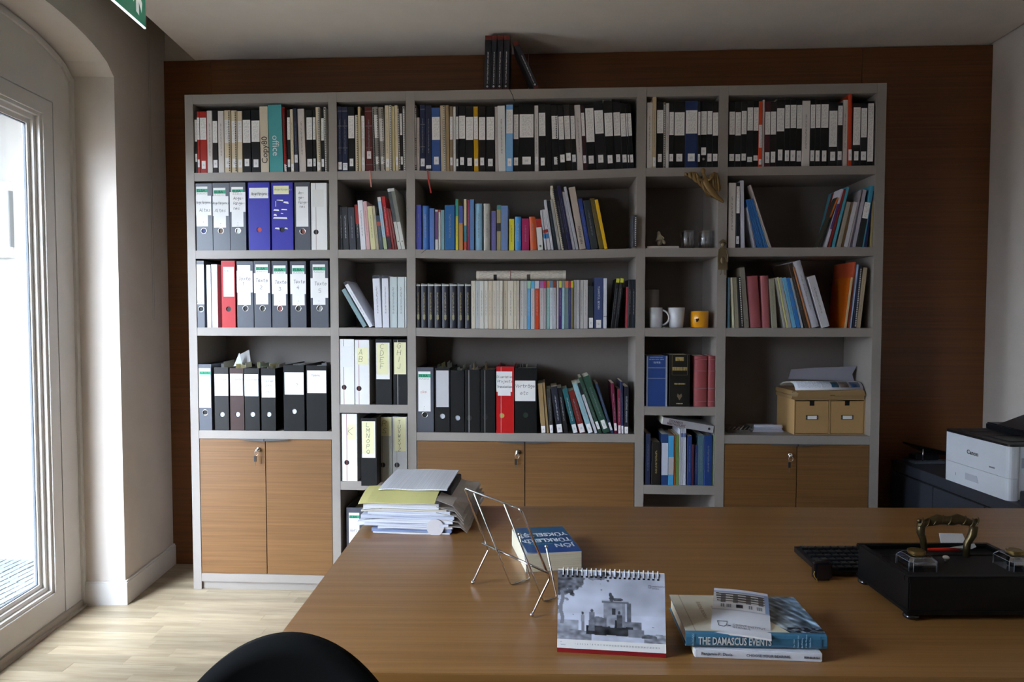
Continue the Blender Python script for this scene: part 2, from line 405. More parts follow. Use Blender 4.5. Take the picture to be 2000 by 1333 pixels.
# arched, fully glazed doors in the openings: fixed frame board, sash, stepped bead, pane
M_PANE = glass_mat('window_glass')
def glazed_door(c, k):
    t = 0.19
    f = [(v[0], max(v[1], 0.0)) for v in arch(c)]
    hw = 0.575; so = hw-0.142; st = 2.295
    root = None
    # fixed frame: the arched board with the rectangular sash opening cut out
    outer = [Vector((s, z, 0)) for s, z in f]
    inner = [Vector((c-so, 0.03, 0)), Vector((c-so, st, 0)), Vector((c+so, st, 0)), Vector((c+so, 0.03, 0))]
    tris = tessellate_polygon([outer, inner]); allp = outer+inner
    b = MB(); n = len(allp)
    vs = [(p.x, t, p.y) for p in allp]+[(p.x, t+0.07, p.y) for p in allp]
    fs = [tuple(q) for q in tris]+[tuple(i+n for i in reversed(q)) for q in tris]
    m0 = len(outer)
    for a, e in ((0, m0), (m0, n)):
        for i in range(a, e): j = i+1 if i+1 < e else a; fs.append((i, j, j+n, i+n))
    b.add(vs, fs)
    root = struct(fix_normals(b.build('window_%d' % k, M_FRAME, None, wl_x)))
    # rounded outer stop against the reveal
    b = MB()
    b.box(c-hw, c-hw+0.022, t-0.012, t, 0.0, 2.44).box(c+hw-0.022, c+hw, t-0.012, t, 0.0, 2.44)
    pts = arch(c, hw-0.0, 2.44, 2.563)[1:-1]; pin = arch(c, hw-0.022, 2.425, 2.543)[1:-1]
    for i in range(len(pts)-1):
        b.prism([pts[i], pts[i+1], pin[i+1], pin[i]], t-0.012, t, 'y')
    fix_normals(b.build('stop_bead', M_FRAME, root, wl_x))
    # sash: four mitred members, each stepped towards the glass
    def ring(name, a, d, y0, y1, z0a, z0d, m=M_FRAME):
        # frame ring between half-widths a (outer) and d (inner)
        b = MB(); L0, L1 = c-a, c+a; I0, I1 = c-d, c+d; B0, T0 = z0a; B1, T1 = z0d
        for q in ([(L0, B0), (I0, B1), (I0, T1), (L0, T0)], [(L1, B0), (L1, T0), (I1, T1), (I1, B1)], [(L0, T0), (I0, T1), (I1, T1), (L1, T0)], [(L0, B0), (L1, B0), (I1, B1), (I0, B1)]):
            b.prism(q, y0, y1, 'y')
        return fix_normals(b.build(name, m, root, wl_x))
    g = 0.004
    ring('sash', so-g, so-0.068, t+0.002, t+0.06, (0.036, st-g), (0.145, st-0.068))
    ring('glazing_bead', so-0.068, so-0.082, t+0.010, t+0.06, (0.145, st-0.068), (0.160, st-0.082))
    ring('glazing_bead', so-0.082, so-0.100, t+0.026, t+0.06, (0.160, st-0.082), (0.180, st-0.102))
    ring('glazing_bead', so-0.100, so-0.118, t+0.040, t+0.06, (0.180, st-0.102), (0.200, st-0.122))
    ring('gasket', so-0.118, so-0.121, t+0.046, t+0.056, (0.200, st-0.122), (0.203, st-0.125), mat('#3b4046', 0.6))
    MB().box(c-so+0.119, c+so-0.119, t+0.048, t+0.052, 0.20, st-0.122).build('pane', M_PANE, root, wl_x)
    # threshold bead at the floor
    b = MB(); b.box(c-hw, c+hw, t-0.02, t+0.02, 0.0, 0.012).box(c-hw, c+hw, t-0.008, t+0.02, 0.012, 0.034)
    b.build('threshold', mat('#aca296', 0.5), root, wl_x)
    # outer jamb, painted
    return root
for k, c in enumerate(WIN): glazed_door(c, k+1)

# terrace outside the first door
M_OUT = mat('#989794', 0.9, name='outer_plaster', bump=0.3, bscale=40)
terr = struct(MB().box(-7.5, -0.55, -6.5, 0.9, -0.14, -0.045).build('pavement', mat('#4a4e50', 0.8)))
b = MB()
yy = 0.78
for i in range(30):
    xx = -3.2
    while xx < -0.62:
        w = 0.036
        b.box(xx, xx+w, yy-0.055, yy, -0.045, -0.026+R.uniform(-.002, .002)); xx += 0.045
    yy -= 0.062
o = b.build('paving_grid', mat('#63686b', 0.7), terr); o['kind'] = 'stuff'
tw = struct(MB().box(-4.4, -0.55, 0.42, 0.62, -0.1, 7.5).build('wall_terrace', M_OUT))  # made far taller than its visible part to darken the courtyard
struct(MB().box(-4.6, -4.4, -1.5, 0.62, -0.1, 7.5).build('wall_sky_blocker', M_OUT))  # unseen wall added to hold back sky light from the first door
p = on_y(-40, 430, 0.40); q = on_y(22, 430, 0.40)
zt = on_y(10, 355, 0.40).z; zb = on_y(10, 500, 0.40).z
MB().box(p.x-0.25, q.x, 0.36, 0.42, zb-0.012, zb+0.004).build('sill', mat('#9a9d9c', 0.7), tw)
MB().box(p.x-0.25, q.x-0.008, 0.395, 0.42, zb+0.004, zt).build('shutter', mat('#c9cbc8', 0.6), tw)
MB().box(q.x-0.010, q.x-0.002, 0.392, 0.42, zb+0.05, zt-0.05).build('shutter_edge', mat('#595c5c', 0.6), tw)
MB().prism([(p.x+.06, zt-0.05), (p.x+.10, zt-0.02), (p.x+.12, zt-0.07), (p.x+.09, zt-0.15)], 0.385, 0.395, 'y').build('shutter_catch', mat('#5f7468', 0.6), tw)
zz = on_y(5, 205, 0.25).z
MB().box(-3.2, on_y(16, 205, 0.25).x, -1.9, 0.42, zz, zz+0.05).build('awning', mat('#5a5c66', 0.6), tw)  # only its edge is in view; the rest is added to block sky

# ================================================================ THE BOOKCASE
ZB = {0: 2.055, 1: 1.6795, 2: 1.3033, 3: 0.796}      # top faces of the four full shelves
ZF = {0: 2.015, 1: 1.639, 2: 1.263, 3: 0.756}
UP = [(0.0, 0.042), (0.706, 0.7474), (1.081, 1.124), (2.174, 2.2175), (2.552, 2.5955), (3.2672, 3.31)]
BAY = [(UP[i][1], UP[i+1][0]) for i in range(5)]
DEPTH = 0.315
bc = tag(empty('bookcase', (0, 0, 0)), 'tall grey wall-filling bookcase with walnut lower doors, packed with books and binders', 'bookcase')
for x0, x1 in UP:
    MB().cbox(x0+0.0004, x1-0.0004, 0.0, DEPTH, 0.0, 2.43, 0.0008).build('upright', M_GREY, bc)
SAG = {0: 0.010, 1: 0.0075, 2: 0.007}
def sag(row, x, bay=2):
    if bay != 2 or row not in SAG: return 0.0
    a, c = BAY[2]; u = (x-a)/(c-a)*2-1
    return -SAG[row]*(1-u*u)
for i, (x0, x1) in enumerate(BAY):
    MB().cbox(x0, x1, 0.0005, DEPTH, 2.385, 2.43, 0.0006).build('top_board', M_GREY, bc)
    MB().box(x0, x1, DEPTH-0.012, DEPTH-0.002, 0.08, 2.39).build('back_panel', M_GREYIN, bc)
    for r in range(4):
        n = 16 if (i == 2 and r in SAG) else 1
        b = MB(); xs = [x0+(x1-x0)*k/n for k in range(n+1)]
        vs = []; fs = []
        for x in xs:
            dz = sag(r, x, i)
            vs += [(x, 0.001, ZF[r]+dz), (x, DEPTH-0.01, ZF[r]+dz), (x, DEPTH-0.01, ZB[r]+dz), (x, 0.001, ZB[r]+dz)]
        for k in range(n):
            for j in range(4): fs.append((4*k+j, 4*k+(j+1) % 4, 4*k+4+(j+1) % 4, 4*k+4+j))
        fs += [(3, 2, 1, 0), (4*n, 4*n+1, 4*n+2, 4*n+3)]
        if i in (1, 3) and r == 3: continue
        fix_normals(b.add(vs, fs).build('shelf', M_GREY, bc))
for i in (1, 3):
    x0, x1 = BAY[i]
    for za, zb_ in ((0.888, 0.929), (0.509, 0.552)):
        MB().box(x0, x1, 0.001, DEPTH-0.01, za, zb_).build('shelf', M_GREY, bc)
for i, (x0, x1) in enumerate(BAY):
    MB().box(x0, x1, 0.001, DEPTH-0.01, 0.040, 0.081).build('bottom_board', M_GREY, bc)
    MB().box(x0, x1, 0.012, 0.03, 0.0, 0.040).build('plinth', M_GREY, bc)
ZM = {1: (0.929, 0.552, 0.081), 3: (0.929, 0.552, 0.081)}
# doors
M_LIP = mat('#5b5a5c', 0.4, 0.3)
for i in (0, 2, 4):
    x0, x1 = BAY[i]; xm = (x0+x1)/2
    if i == 0: xm = 0.3748
    if i == 2: xm = 1.6494
    if i == 4: xm = 2.9336
    for s, (a, c) in enumerate(((x0+0.002, xm-0.0018), (xm+0.0018, x1-0.002))):
        d = MB().cbox(a, c, 0.0015, 0.0205, 0.083, 0.7535, 0.0006).build('door', M_DOOR, bc)
        hp = [(xm-0.0025, 0.7565), (xm-0.0025, 0.7475), (xm-0.12, 0.7535), (xm-0.125, 0.7565)] if s == 0 else [(xm+0.0025, 0.7565), (xm+0.12, 0.7565), (xm+0.115, 0.7535), (xm+0.0025, 0.7475)]
        fix_normals(MB().prism(hp, -0.016, 0.003, 'y').build('handle', M_LIP, d))
        if s == 0:
            lx = xm-0.033; lz = 0.706
            MB().lathe([(0.0105, 0), (0.0105, 0.006), (0.009, 0.009), (0.004, 0.010)], (lx, 0.0015, lz), 16, 'y').build('lock', M_CHROME, d)
            k = MB(); k.box(lx-0.0012, lx+0.0012, -0.022, -0.006, lz-0.004, lz+0.004)
            k.lathe([(0.0085, 0), (0.0085, 0.0022)], (lx-0.003, -0.020, lz-0.004), 14, 'y')
            k.tube([(lx-0.003+0.010*math.cos(a_), -0.022, lz-0.016+0.012*math.sin(a_)) for a_ in np.linspace(0, 2*PI, 14)], 0.0009, 6, False)
            k.build('key', M_CHROME, d)
            k = MB(); k.cbox(lx-0.015, lx-0.003, -0.024, -0.019, lz-0.058, lz-0.030, 0.001)
            k.build('key_head', mat('#2e2e30', 0.4), d)
            k = MB(); k.box(lx-0.0105, lx-0.0075, -0.0225, -0.0205, lz-0.080, lz-0.058); k.build('key_blade', M_STEEL, d)

# cable hanging over the top board
ca = [on_y(992+dx, 172+dy, -0.003) for dx, dy in ((3, 3), (6, 8), (9, 14), (11, 21), (13, 26))]
tag(MB().tube([(ca[0].x-0.03, 0.18, 2.432), (ca[0].x, 0.03, 2.4325)]+[tuple(v) for v in ca], 0.0012, 6).build('cable', M_BLACK), 'thin dark cable hanging over the top board below the leaning volumes', 'cable')
# ================================================================ BOOKS AND BINDERS
ORD = 'first second third fourth fifth sixth seventh eighth ninth tenth eleventh twelfth thirteenth fourteenth fifteenth sixteenth seventeenth eighteenth nineteenth twentieth'.split()
def ordinal(n):
    if n <= 20: return ORD[n-1]
    t = {2: 'twenty', 3: 'thirty', 4: 'forty', 5: 'fifty'}
    return (t[n//10]+'-'+ORD[n % 10-1]) if n % 10 else {30: 'thirtieth', 40: 'fortieth', 50: 'fiftieth'}[n]
BAYN = ['wide left bay', 'narrow left bay', 'wide middle bay', 'narrow right bay', 'wide right bay']
ROWN = ['top shelf', 'second shelf', 'third shelf', 'fourth shelf', 'fifth shelf']
COLORS = dict(black='#0d0d10', maroon='#4a1a22', dark='#1e1c20', brownblack='#1c1413', white='#dcd8d4', offwhite='#d8d0cb', cream='#d9c8a8', tan='#b79c74', navy='#172040', blue='#2d4d8a',
 red='#a8261c', yellow='#d0a017', grey='#9c9a98', orange='#cf4a20', teal='#3f8f96', lightblue='#8db6cf')
REG = {}
def register(o, desc, cat, row, bay, shelf_name, x):
    o['category'] = cat; REG.setdefault((row, bay, shelf_name), []).append((x, o.name, desc))
    o['group'] = f'volumes on the {shelf_name or ROWN[row]} of the {BAYN[bay]}'
def finish_labels():
    for (row, bay, sn), v in REG.items():
        for n, (x, name, desc) in enumerate(sorted(v)):
            bpy.data.objects[name]['label'] = f'{desc}, {ordinal(n+1)} from left, {sn or ROWN[row]}, {BAYN[bay]}'
def cover_outline(w, d, t, rounded):
    "U-shaped cover seen from above: spine in front (y=0), boards running back"
    r = 0.22*w if rounded else min(0.0012, w*0.12)
    f = []
    if rounded:
        for k in range(15):
            a = PI-PI*k/14; f.append((w/2+w/2*math.cos(a), 0.0+r*(1-math.sin(a))))
    else:
        f = [(0, r), (r, 0), (w-r, 0), (w, r)]
    return f+[(w, d), (w-t, d), (w-t, r+t), (t, r+t), (t, d), (0, d)]
def book(name, w, h, d, cm, hard=True, rounded=False, pages=M_PAGES):
    w = max(w, 0.003); t = min(0.0022 if hard else 0.0008, w*0.25)
    o = fix_normals(MB().prism(cover_outline(w, d, t, rounded), 0, h).build(name, cm))
    rr = 0.22*w if rounded else 0.001
    dz = 0.003 if hard else 0.0
    if w > 2*t+0.0012:
        MB().box(t, w-t, rr+t+0.001, d-(0.004 if hard else 0.001), dz+0.0003, h-dz-0.0003).build('pages', pages, o)
    return o
def comb(o, x, h, m, step=0.0085, r=0.004, w=0.004):
    "row of plastic comb or wire rings down the spine"
    b = MB(); n = int((h-0.01)/step)
    for i in range(n):
        z = 0.008+i*step; b.prism([(x-w/2, -0.0005), (x+w/2, -0.0005), (x+w/2, -0.003), (x-w/2, -0.003)], z, z+step*0.55)
    p = b.build('binding_comb', m, o); return p
INKS = {'w': '#b9b9be', 'k': '#777270', 'g': '#b09a66', 'r': '#b06060', 's': '#85858c'}
QUADS = {}
def quad(ox, oz, w, h, th):
    c, n = math.cos(th), math.sin(th)
    return [(ox, oz), (ox+w*c, oz-w*n), (ox+w*c+h*n, oz-w*n+h*c), (ox+h*n, oz+h*c)]
def edge_x(q, z, side):
    "leftmost (side -1) or rightmost (side 1) x of a quad at height z"
    xs = []
    for (x0, z0), (x1, z1) in zip(q, q[1:]+q[:1]):
        if min(z0, z1)-1e-9 <= z <= max(z0, z1)+1e-9:
            xs.append(x0 if abs(z1-z0) < 1e-9 else x0+(x1-x0)*(z-z0)/(z1-z0))
            if abs(z1-z0) < 1e-9: xs.append(x1)
    return (min(xs) if side < 0 else max(xs)) if xs else None
def penetration(qa, qb):
    "how far quad b (right) reaches into quad a (left)"
    zs = sorted({z for q in (qa, qb) for _, z in q}); lo = max(min(z for _, z in qa), min(z for _, z in qb)); hi = min(max(z for _, z in qa), max(z for _, z in qb))
    best = -1.0
    for z in [lo+(hi-lo)*k/12 for k in range(13)]+[z for z in zs if lo <= z <= hi]:
        a, b = edge_x(qa, z, 1), edge_x(qb, z, -1)
        if a is not None and b is not None: best = max(best, a-b)
    return best
def settle(key, bay, ox, oz, w, h, th, zb):
    "push a volume clear of the uprights and of its neighbours, by millimetres"
    a, c = BAY[bay]; al = QUADS.setdefault(key, []); mid = ox+w/2
    left = [q for q in al if q[2] < mid]; right = [q for q in al if q[2] >= mid]
    prev = max(left, key=lambda q: q[2]) if left else None; nxt = min(right, key=lambda q: q[2]) if right else None
    def foot(w_, th_): return zb+(w_*math.sin(th_) if th_ > 0 else 0)
    for _ in range(40):
        q = quad(ox, oz, w, h, th); p = a+0.0006-min(x for x, _ in q)
        if prev: p = max(p, penetration(prev[0], q)+0.0004)
        if p <= 0: break
        if prev and abs(th) > 0 and abs(th-prev[1]) > 0.01 and p > 0.0015:
            th += (prev[1]-th)*0.25; oz = foot(w, th); continue
        if p > 0.0015 and not prev and th < -0.01: th *= 0.75; continue
        cut = min(p, max(0.0, w-0.0035)); w -= cut*0.9; ox += p; oz = foot(w, th)
    for _ in range(20):
        q = quad(ox, oz, w, h, th); p = max(x for x, _ in q)-(c-0.0006)
        if nxt: p = max(p, penetration(q, nxt[0])+0.0004)
        if p <= 0: break
        if w-p > 0.004: w -= p
        else: ox -= p
    al.append((quad(ox, oz, w, h, th), th, ox+w/2))
    return ox, oz, w, th
def place(row, bay, off, s, entries, Y=0.006, base=None, kind='book', first=1, zbase=None, shelf_name=None):
    for e in entries:
        x0, x1, yt = e[0], e[1], e[2]
        xt = e[3] if len(e) > 3 else None
        color = e[4]; feats = (e[5] if len(e) > 5 else '').split(); desc = e[6] if len(e) > 6 else None
        col = COLORS.get(color, color)
        yj = Y+R.uniform(0, 0.006)
        for f in feats:
            if f.startswith('y'): yj = float(f[1:])
        px = lambda c: off[0]+c/s
        py = lambda c: off[1]+c/s
        xm = on_y(px((x0+x1)/2), py(yt), yj).x
        zb = (ZB[row] if zbase is None else zbase)
        zb += sag(row, xm, bay) if zbase is None else 0
        zb += 0.0004 if not (bay == 2 and row in SAG) else 0.0013
        # left and right foot on the shelf
        def footx(c):
            X = xm
            for _ in range(3):
                pyb = row_px(X, zb, yj)[1]; X = on_y(px(c), pyb, yj).x
            return X
        X0, X1 = footx(x0), footx(x1)
        if xt is None:
            X = X0; top = on_y(px(x0), py(yt), yj); h = top.z-zb; th = 0.0; w = X1-X0-0.0006
            ox, oz = X0+0.0003, zb
        else:
            top = on_y(px(xt), py(yt), yj); dx, dz = top.x-X0, top.z-zb
            if dx <= 0:
                th = math.atan2(dx, dz); h = math.hypot(dx, dz); w = (X1-X0)*math.cos(th)-0.0006; ox, oz = X0, zb
            else:
                th = math.atan2(dx, dz); w = (X1-X0)*math.cos(th); th = math.atan2(top.x-(X1-w*math.cos(th)), dz-w*math.sin(th)); ox = X1-w*math.cos(th); oz = zb+w*math.sin(th); h = math.hypot(top.x-ox, top.z-oz)
        w = max(w, 0.003)
        if yj > -0.02: ox, oz, w, th = settle((row, bay, shelf_name), bay, ox, oz, w, h, th, zb)
        d = min(0.285, max(0.13, h*0.72))
        for f in feats:
            if f[0] == 'd' and f[1:].replace('.', '').isdigit(): d = float(f[1:])
        d = min(d, 0.299-yj)
        hard = 'P' not in feats; rounded = 'R' in feats
        ink = None; cm = mat(col, 0.5, spec=0.35)
        for f in feats:
            if f[0] == 'p' and len(f) <= 2:
                ik = INKS[f[1] if len(f) > 1 else 'w']
                cm = print_mat(col, ik, 0.45, (0.40, 0.60), (0.27, 0.80), 300/max(w*30, 0.35), 420, thr=0.52)
            if f == 'G': cm = mat(col, 0.15, coat=0.5)
        name = {'book': 'book', 'magazine': 'magazine', 'spiral': 'spiral_bound_report', 'folder': 'folder', 'thesis': 'bound_thesis'}
        lab = [f for f in feats if f[0] in 'LS' and len(f) > 1]
        k = 'spiral' if 'W' in feats else 'thesis' if (any(f[0] == 'L' for f in lab)) else 'magazine' if 'M' in feats else 'folder' if 'F' in feats else 'book'
        if 'F' in feats or 'M' in feats: k = 'folder' if 'F' in feats else 'magazine'
        o = book(name[k], w, h, d, cm, hard and k not in ('magazine', 'spiral'), rounded)
        o.location = (ox, yj, oz); o.rotation_euler.y = th
        ybase = row_px(X0, zb, yj)[1]
        def lz(c):
            yy = py(c)
            if th == 0: return on_y(px(x0), yy, yj).z-zb
            return (ybase-yy)/(ybase-py(yt))*h
        for f in feats:
            if f[0] in 'LS' and len(f) > 1 and '-' in f:
                a, c = [float(v) for v in f[1:].split('-')]
                za, zc = lz(c), lz(a); za = max(za, 0.001); zc = min(zc, h-0.0005)
                big = f[0] == 'L'; m_ = 0.04*w if big else 0.1*w
                if w > 0.03 and not big: m_ = w*0.22
                mm = M_LABEL if big else M_TAG
                yq = -0.0008
                MB().box(m_, w-m_, yq, yq+0.0006, za, zc).build('spine_label', mm if w > 0.006 else M_WHITE, o)
                if big: # the label's glued lap on the board beside the spine
                    pass
            if f[0] == 'c' and '@' in f:
                cc, rg = f[1:].split('@'); a, c = [float(v) for v in rg.split('-')]
                za, zc = max(lz(c), 0.0003), min(lz(a), h-0.0003)
                yq = -0.0006
                MB().box(0.0002, w-0.0002, yq, yq+0.0004, za, zc).build('spine_band', mat(COLORS.get(cc, cc), 0.5), o)
            if f == 'B':
                bnd = MB()
                for fr in (0.10, 0.36, 0.70, 0.93): bnd.box(0.0002, w-0.0002, -0.0008, 0.0002, h*fr, h*fr+0.0022)
                bnd.build('gilt_bands', mat('#8f8a88', 0.4, 0.4), o)
            if f == 'W':
                xc_ = w*0.5 if w < 0.012 else w*0.72
                if color not in ('black', 'dark'): MB().box(xc_-0.0028, xc_+0.0028, -0.0006, 0.0, 0.004, h-0.004).build('binding_gap', mat('#3c3630', 0.7), o)
                comb(o, xc_, h, mat('#dcd8d0' if color not in ('black', 'dark') else '#060607', 0.4), w=0.0046)
            if f == 'WK': comb(o, w*0.78, h, mat('#17171a', 0.4))
            if f == 'Q':
                zc_ = h*0.245; el = [(w/2+0.0062*math.cos(2*PI*k_/12)*(1 if k_ % 2 else 0.75), zc_+0.0165*math.sin(2*PI*k_/12)*(1 if k_ % 2 else 0.85)) for k_ in range(12)]
                MB().prism(el, -0.0012, -0.0004, 'y').build('gilt_emblem', mat('#a39a76', 0.35, 0.6), o)
            if f == 'E':
                MB().lathe([(w*0.22, 0), (w*0.22, 0.0006)], (w/2, 0.0, h*0.13), 10, 'y').build('emblem', mat('#9a9a8c', 0.4, 0.5), o)
            if f.startswith('t:'):
                q = f[2:].split('|'); body = q[0].replace('_', ' '); siz = float(q[1]); fz = float(q[2]); up = q[3] if len(q) > 3 else 'u'; ic = q[4] if len(q) > 4 else '#e8e8e8'
                if up == 'u': text('lettering', body, siz, mat(ic, 0.5), o, (w/2+siz*0.34, -0.0011, h*fz), (0, 0, 1), (-1, 0, 0))
                else: text('lettering', body, siz, mat(ic, 0.5), o, (w/2-siz*0.34, -0.0011, h*fz), (0, 0, -1), (1, 0, 0))
        if desc is None:
            cn = color if color in COLORS else 'plain'
            cn = {'brownblack': 'brown-black', 'offwhite': 'off-white', 'lightblue': 'light blue'}.get(cn, cn)
            base_ = {'thesis': 'thesis with white label', 'spiral': 'spiral-bound report', 'book': 'book', 'magazine': 'magazine', 'folder': 'folder'}[k]
            desc = ('leaning ' if xt is not None and abs(th) > 0.06 else '')+cn+' '+base_
        register(o, desc, 'book' if k != 'folder' else 'folder', row, bay, shelf_name, ox+w/2)

A = (350, 180); SA = 6.4516
place(0, 0, A, SA, [
 (178,232,240,None,'brownblack','L350-625 S780-880'), (232,266,245,None,'red','L322-600 S850-948'), (267,355,245,None,'red','L325-600 S868-968'),
 (358,425,235,None,'offwhite','pk','white thesis'), (428,492,235,None,'brownblack','L365-640 S857-952'), (497,570,238,None,'offwhite','pk','white thesis'),
 (578,655,230,None,'cream','L350-640 S830-950 WK'), (665,735,232,None,'cream','L365-640 S840-950 WK'), (742,800,240,None,'cream','L365-630 S850-950'),
 (805,908,230,None,'black','L352-640 S843-935'), (915,1025,225,None,'black','L360-628 S850-948'),
 (1030,1136,185,975,'#d5c6ae','t:Copy80|0.041|0.13|u|#1c1616','cream archive box lettered Copy80'),
 (1140,1316,165,1075,'#4f9fa0','t:office|0.046|0.55|d|#dfe8e6','wide teal archive box lettered office'),
 (1320,1364,190,1283,'#8f1f18','WK S910-1000','dark red comb-bound report'), (1366,1405,225,None,'black','L320-600 S850-945'),
 (1408,1450,218,1365,'cream','pk S905-990'), (1452,1505,205,1420,'#20263a','ps S790-890'), (1508,1602,213,1468,'#cfc4bb','pk','broad off-white volume'),
 (1608,1685,225,None,'black','L320-600 S843-940'), (1688,1726,225,None,'black','L318-598 S838-935'), (1738,1790,192,1708,'cream','W pk S880-990'),
 (1793,1830,225,None,'black','L330-610 S845-943'), (1838,1866,192,1797,'white','W pk')])
B = (640, 160); SB = 6.25
place(0, 1, B, SB, [
 (105,177,305,None,'navy','B ps S980-1072'), (180,250,305,None,'navy','B ps S992-1080'), (253,332,305,None,'black','L415-690 S938-1030'), (340,375,405,None,'cream','W'),
 (378,413,305,345,'#cbb88f','','tan thesis'), (415,456,415,None,'offwhite','L418-690 S925-1015'), (462,555,308,420,'#5e1a16','B ps S848-940','red-brown bound volume'),
 (557,583,310,520,'#8a8580','WK'), (585,641,305,555,'#8c867f','WK L405-685 S912-1005','grey clear-covered report'), (645,708,310,612,'#a49d95','WK L448-725 S912-1005','grey ring-bound report'),
 (710,757,288,697,'cream','pk S940-1040'), (760,790,285,750,'offwhite','W'), (792,826,300,778,'#d6c68f','','yellowish thesis'), (830,868,287,814,'cream','S915-1015'),
 (870,891,300,846,'#6a5f55','W'), (893,925,305,873,'#2d2426','L388-650 S912-1010'), (928,955,300,915,'white','W pk')])
place(0, 2, B, SB, [
 (1062,1084,290,None,'#b9b0a8','W L405-685 S912-1005'), (1087,1124,435,None,'#d6c8c4','pk','low pinkish-white thesis'), (1130,1192,280,None,'navy','B ps S938-1032'),
 (1195,1271,290,None,'#171d38','ps S1020-1060','dark blue thesis'), (1275,1381,318,1262,'#3a5791','L430-708 S915-1010','mid-blue volume with torn white label'),
 (1385,1450,288,1370,'#c0af93','W pk'), (1452,1491,285,1440,'#a28a68','','tan report'), (1493,1530,300,None,'#8d7a60','L425-705 S925-1020'), (1533,1565,303,None,'white','pk'),
 (1567,1598,300,None,'dark','L425-700 S940-1030'), (1600,1682,298,None,'black','L415-695 S922-1015'), (1685,1781,300,None,'black','L430-710 S930-1025'),
 (1785,1842,303,1774,'#c99a14','L425-698 S938-1030','yellow thesis with white labels'), (1845,1927,300,None,'brownblack','L432-708 S927-1020')])
C = (940, 160); SC = 6.25
place(0, 2, C, SC, [
 (60,163,310,None,'black','L430-708 S940-1030'), (165,205,305,147,'#cfc3bc','pk'), (208,301,293,192,'white','pk'),
 (303,388,280,None,'#7fb2e0','G L340-630 S935-1030 y-0.002','pale blue plastic-wrapped thesis'), (390,456,315,None,'dark','L400-700 S925-1020'), (460,645,265,None,'black','L398-680 S915-1010','very broad black thesis'),
 (648,702,290,617,'#d3cbc4','pk S915-1010'), (705,796,265,682,'black','L380-660 S928-1022'), (799,868,280,765,'black',''), (870,956,285,835,'black','L418-698 S918-1012 W'),
 (958,1031,290,925,'black','L425-705 S890-985'), (1034,1108,280,1000,'black','G L418-700 S870-965','glossy black thesis'), (1111,1166,290,1080,'black','L418-698 S890-980'),
 (1170,1246,285,1128,'#d3c9c4','pk'), (1248,1291,290,1210,'#35161c','L380-660 S900-995'), (1293,1402,285,1262,'black','L325-738 S905-1000'),
 (1405,1522,240,1365,'dark','L352-635 S895-990'), (1525,1631,235,1490,'black','L382-665 S898-998'), (1633,1720,245,1602,'dark','L375-658 S887-980'),
 (1722,1786,265,1690,'black','L388-668 S890-985'), (1788,1813,270,1745,'black','L385-665 S892-985'), (1815,1866,270,1770,'black','L385-660 S890-985')])
D = (1240, 160); SD = 7.0154
place(0, 3, D, SD, [
 (160,236,285,None,'offwhite','pk'), (238,290,192,None,'#c3ad86','pk S1035-1160','tall cream volume'), (293,386,265,None,'black','L388-705 S990-1098'), (388,416,283,None,'#a08c6a','W'),
 (418,463,293,None,'white','pk'), (465,530,280,None,'black','L415-730 S990-1090'), (533,681,270,None,'black','L420-735 S988-1092'), (685,855,262,None,'#24335f','L393-710 S985-1090','very broad navy thesis'),
 (858,893,275,None,'black','L412-730 S990-1095'), (895,981,265,None,'black','L405-725 S900-1005 E'), (984,1056,270,None,'black','L402-720 S985-1092'), (1059,1138,270,None,'black','L422-738 S988-1088')])
place(0, 4, D, SD, [
 (1282,1365,275,None,'black','L410-725 S990-1085'), (1367,1449,275,None,'black','L418-735 S992-1088'), (1451,1526,272,None,'black','L400-718 S985-1080'), (1529,1613,268,None,'dark','L352-668 S1030-1098'),
 (1615,1688,265,None,'black','L352-670 S1010-1080'), (1690,1739,268,None,'#cf431c','L590-905 S1060-1135','orange thesis with white labels'), (1742,1768,245,None,'offwhite','','white report')])
E5 = (1480, 150); SE = 6.6667
place(0, 4, E5, SE, [
 (85,156,325,None,'maroon','L458-755 S985-1125'), (158,233,325,None,'brownblack','L455-755 S978-1118'), (236,341,305,None,'black','L412-712 S950-1090'), (343,412,300,None,'black','L370-672 S960-1100'),
 (415,494,300,None,'black','L368-668 S960-1100'), (496,569,300,None,'black','L370-675 S965-1105'), (572,673,315,None,'offwhite','pk'), (675,739,300,None,'black','L365-670 S960-1100'),
 (741,808,300,None,'black','L362-665 S962-1102'), (810,913,300,None,'black','L360-665 S962-1103'), (916,1029,330,None,'dark','L445-912 S978-1095'), (1031,1096,340,None,'dark','L378-632 S972-1085'),
 (1099,1161,302,None,'offwhite','pk'), (1164,1226,228,1166,'#bf3f1e','R S948-1090','tall orange-red volume'), (1229,1329,345,None,'dark','L400-890 S972-1090'), (1331,1414,350,None,'dark','L410-790 S975-1090'),
 (1418,1500,320,None,'black','L348-1105','black thesis in white sleeve')])

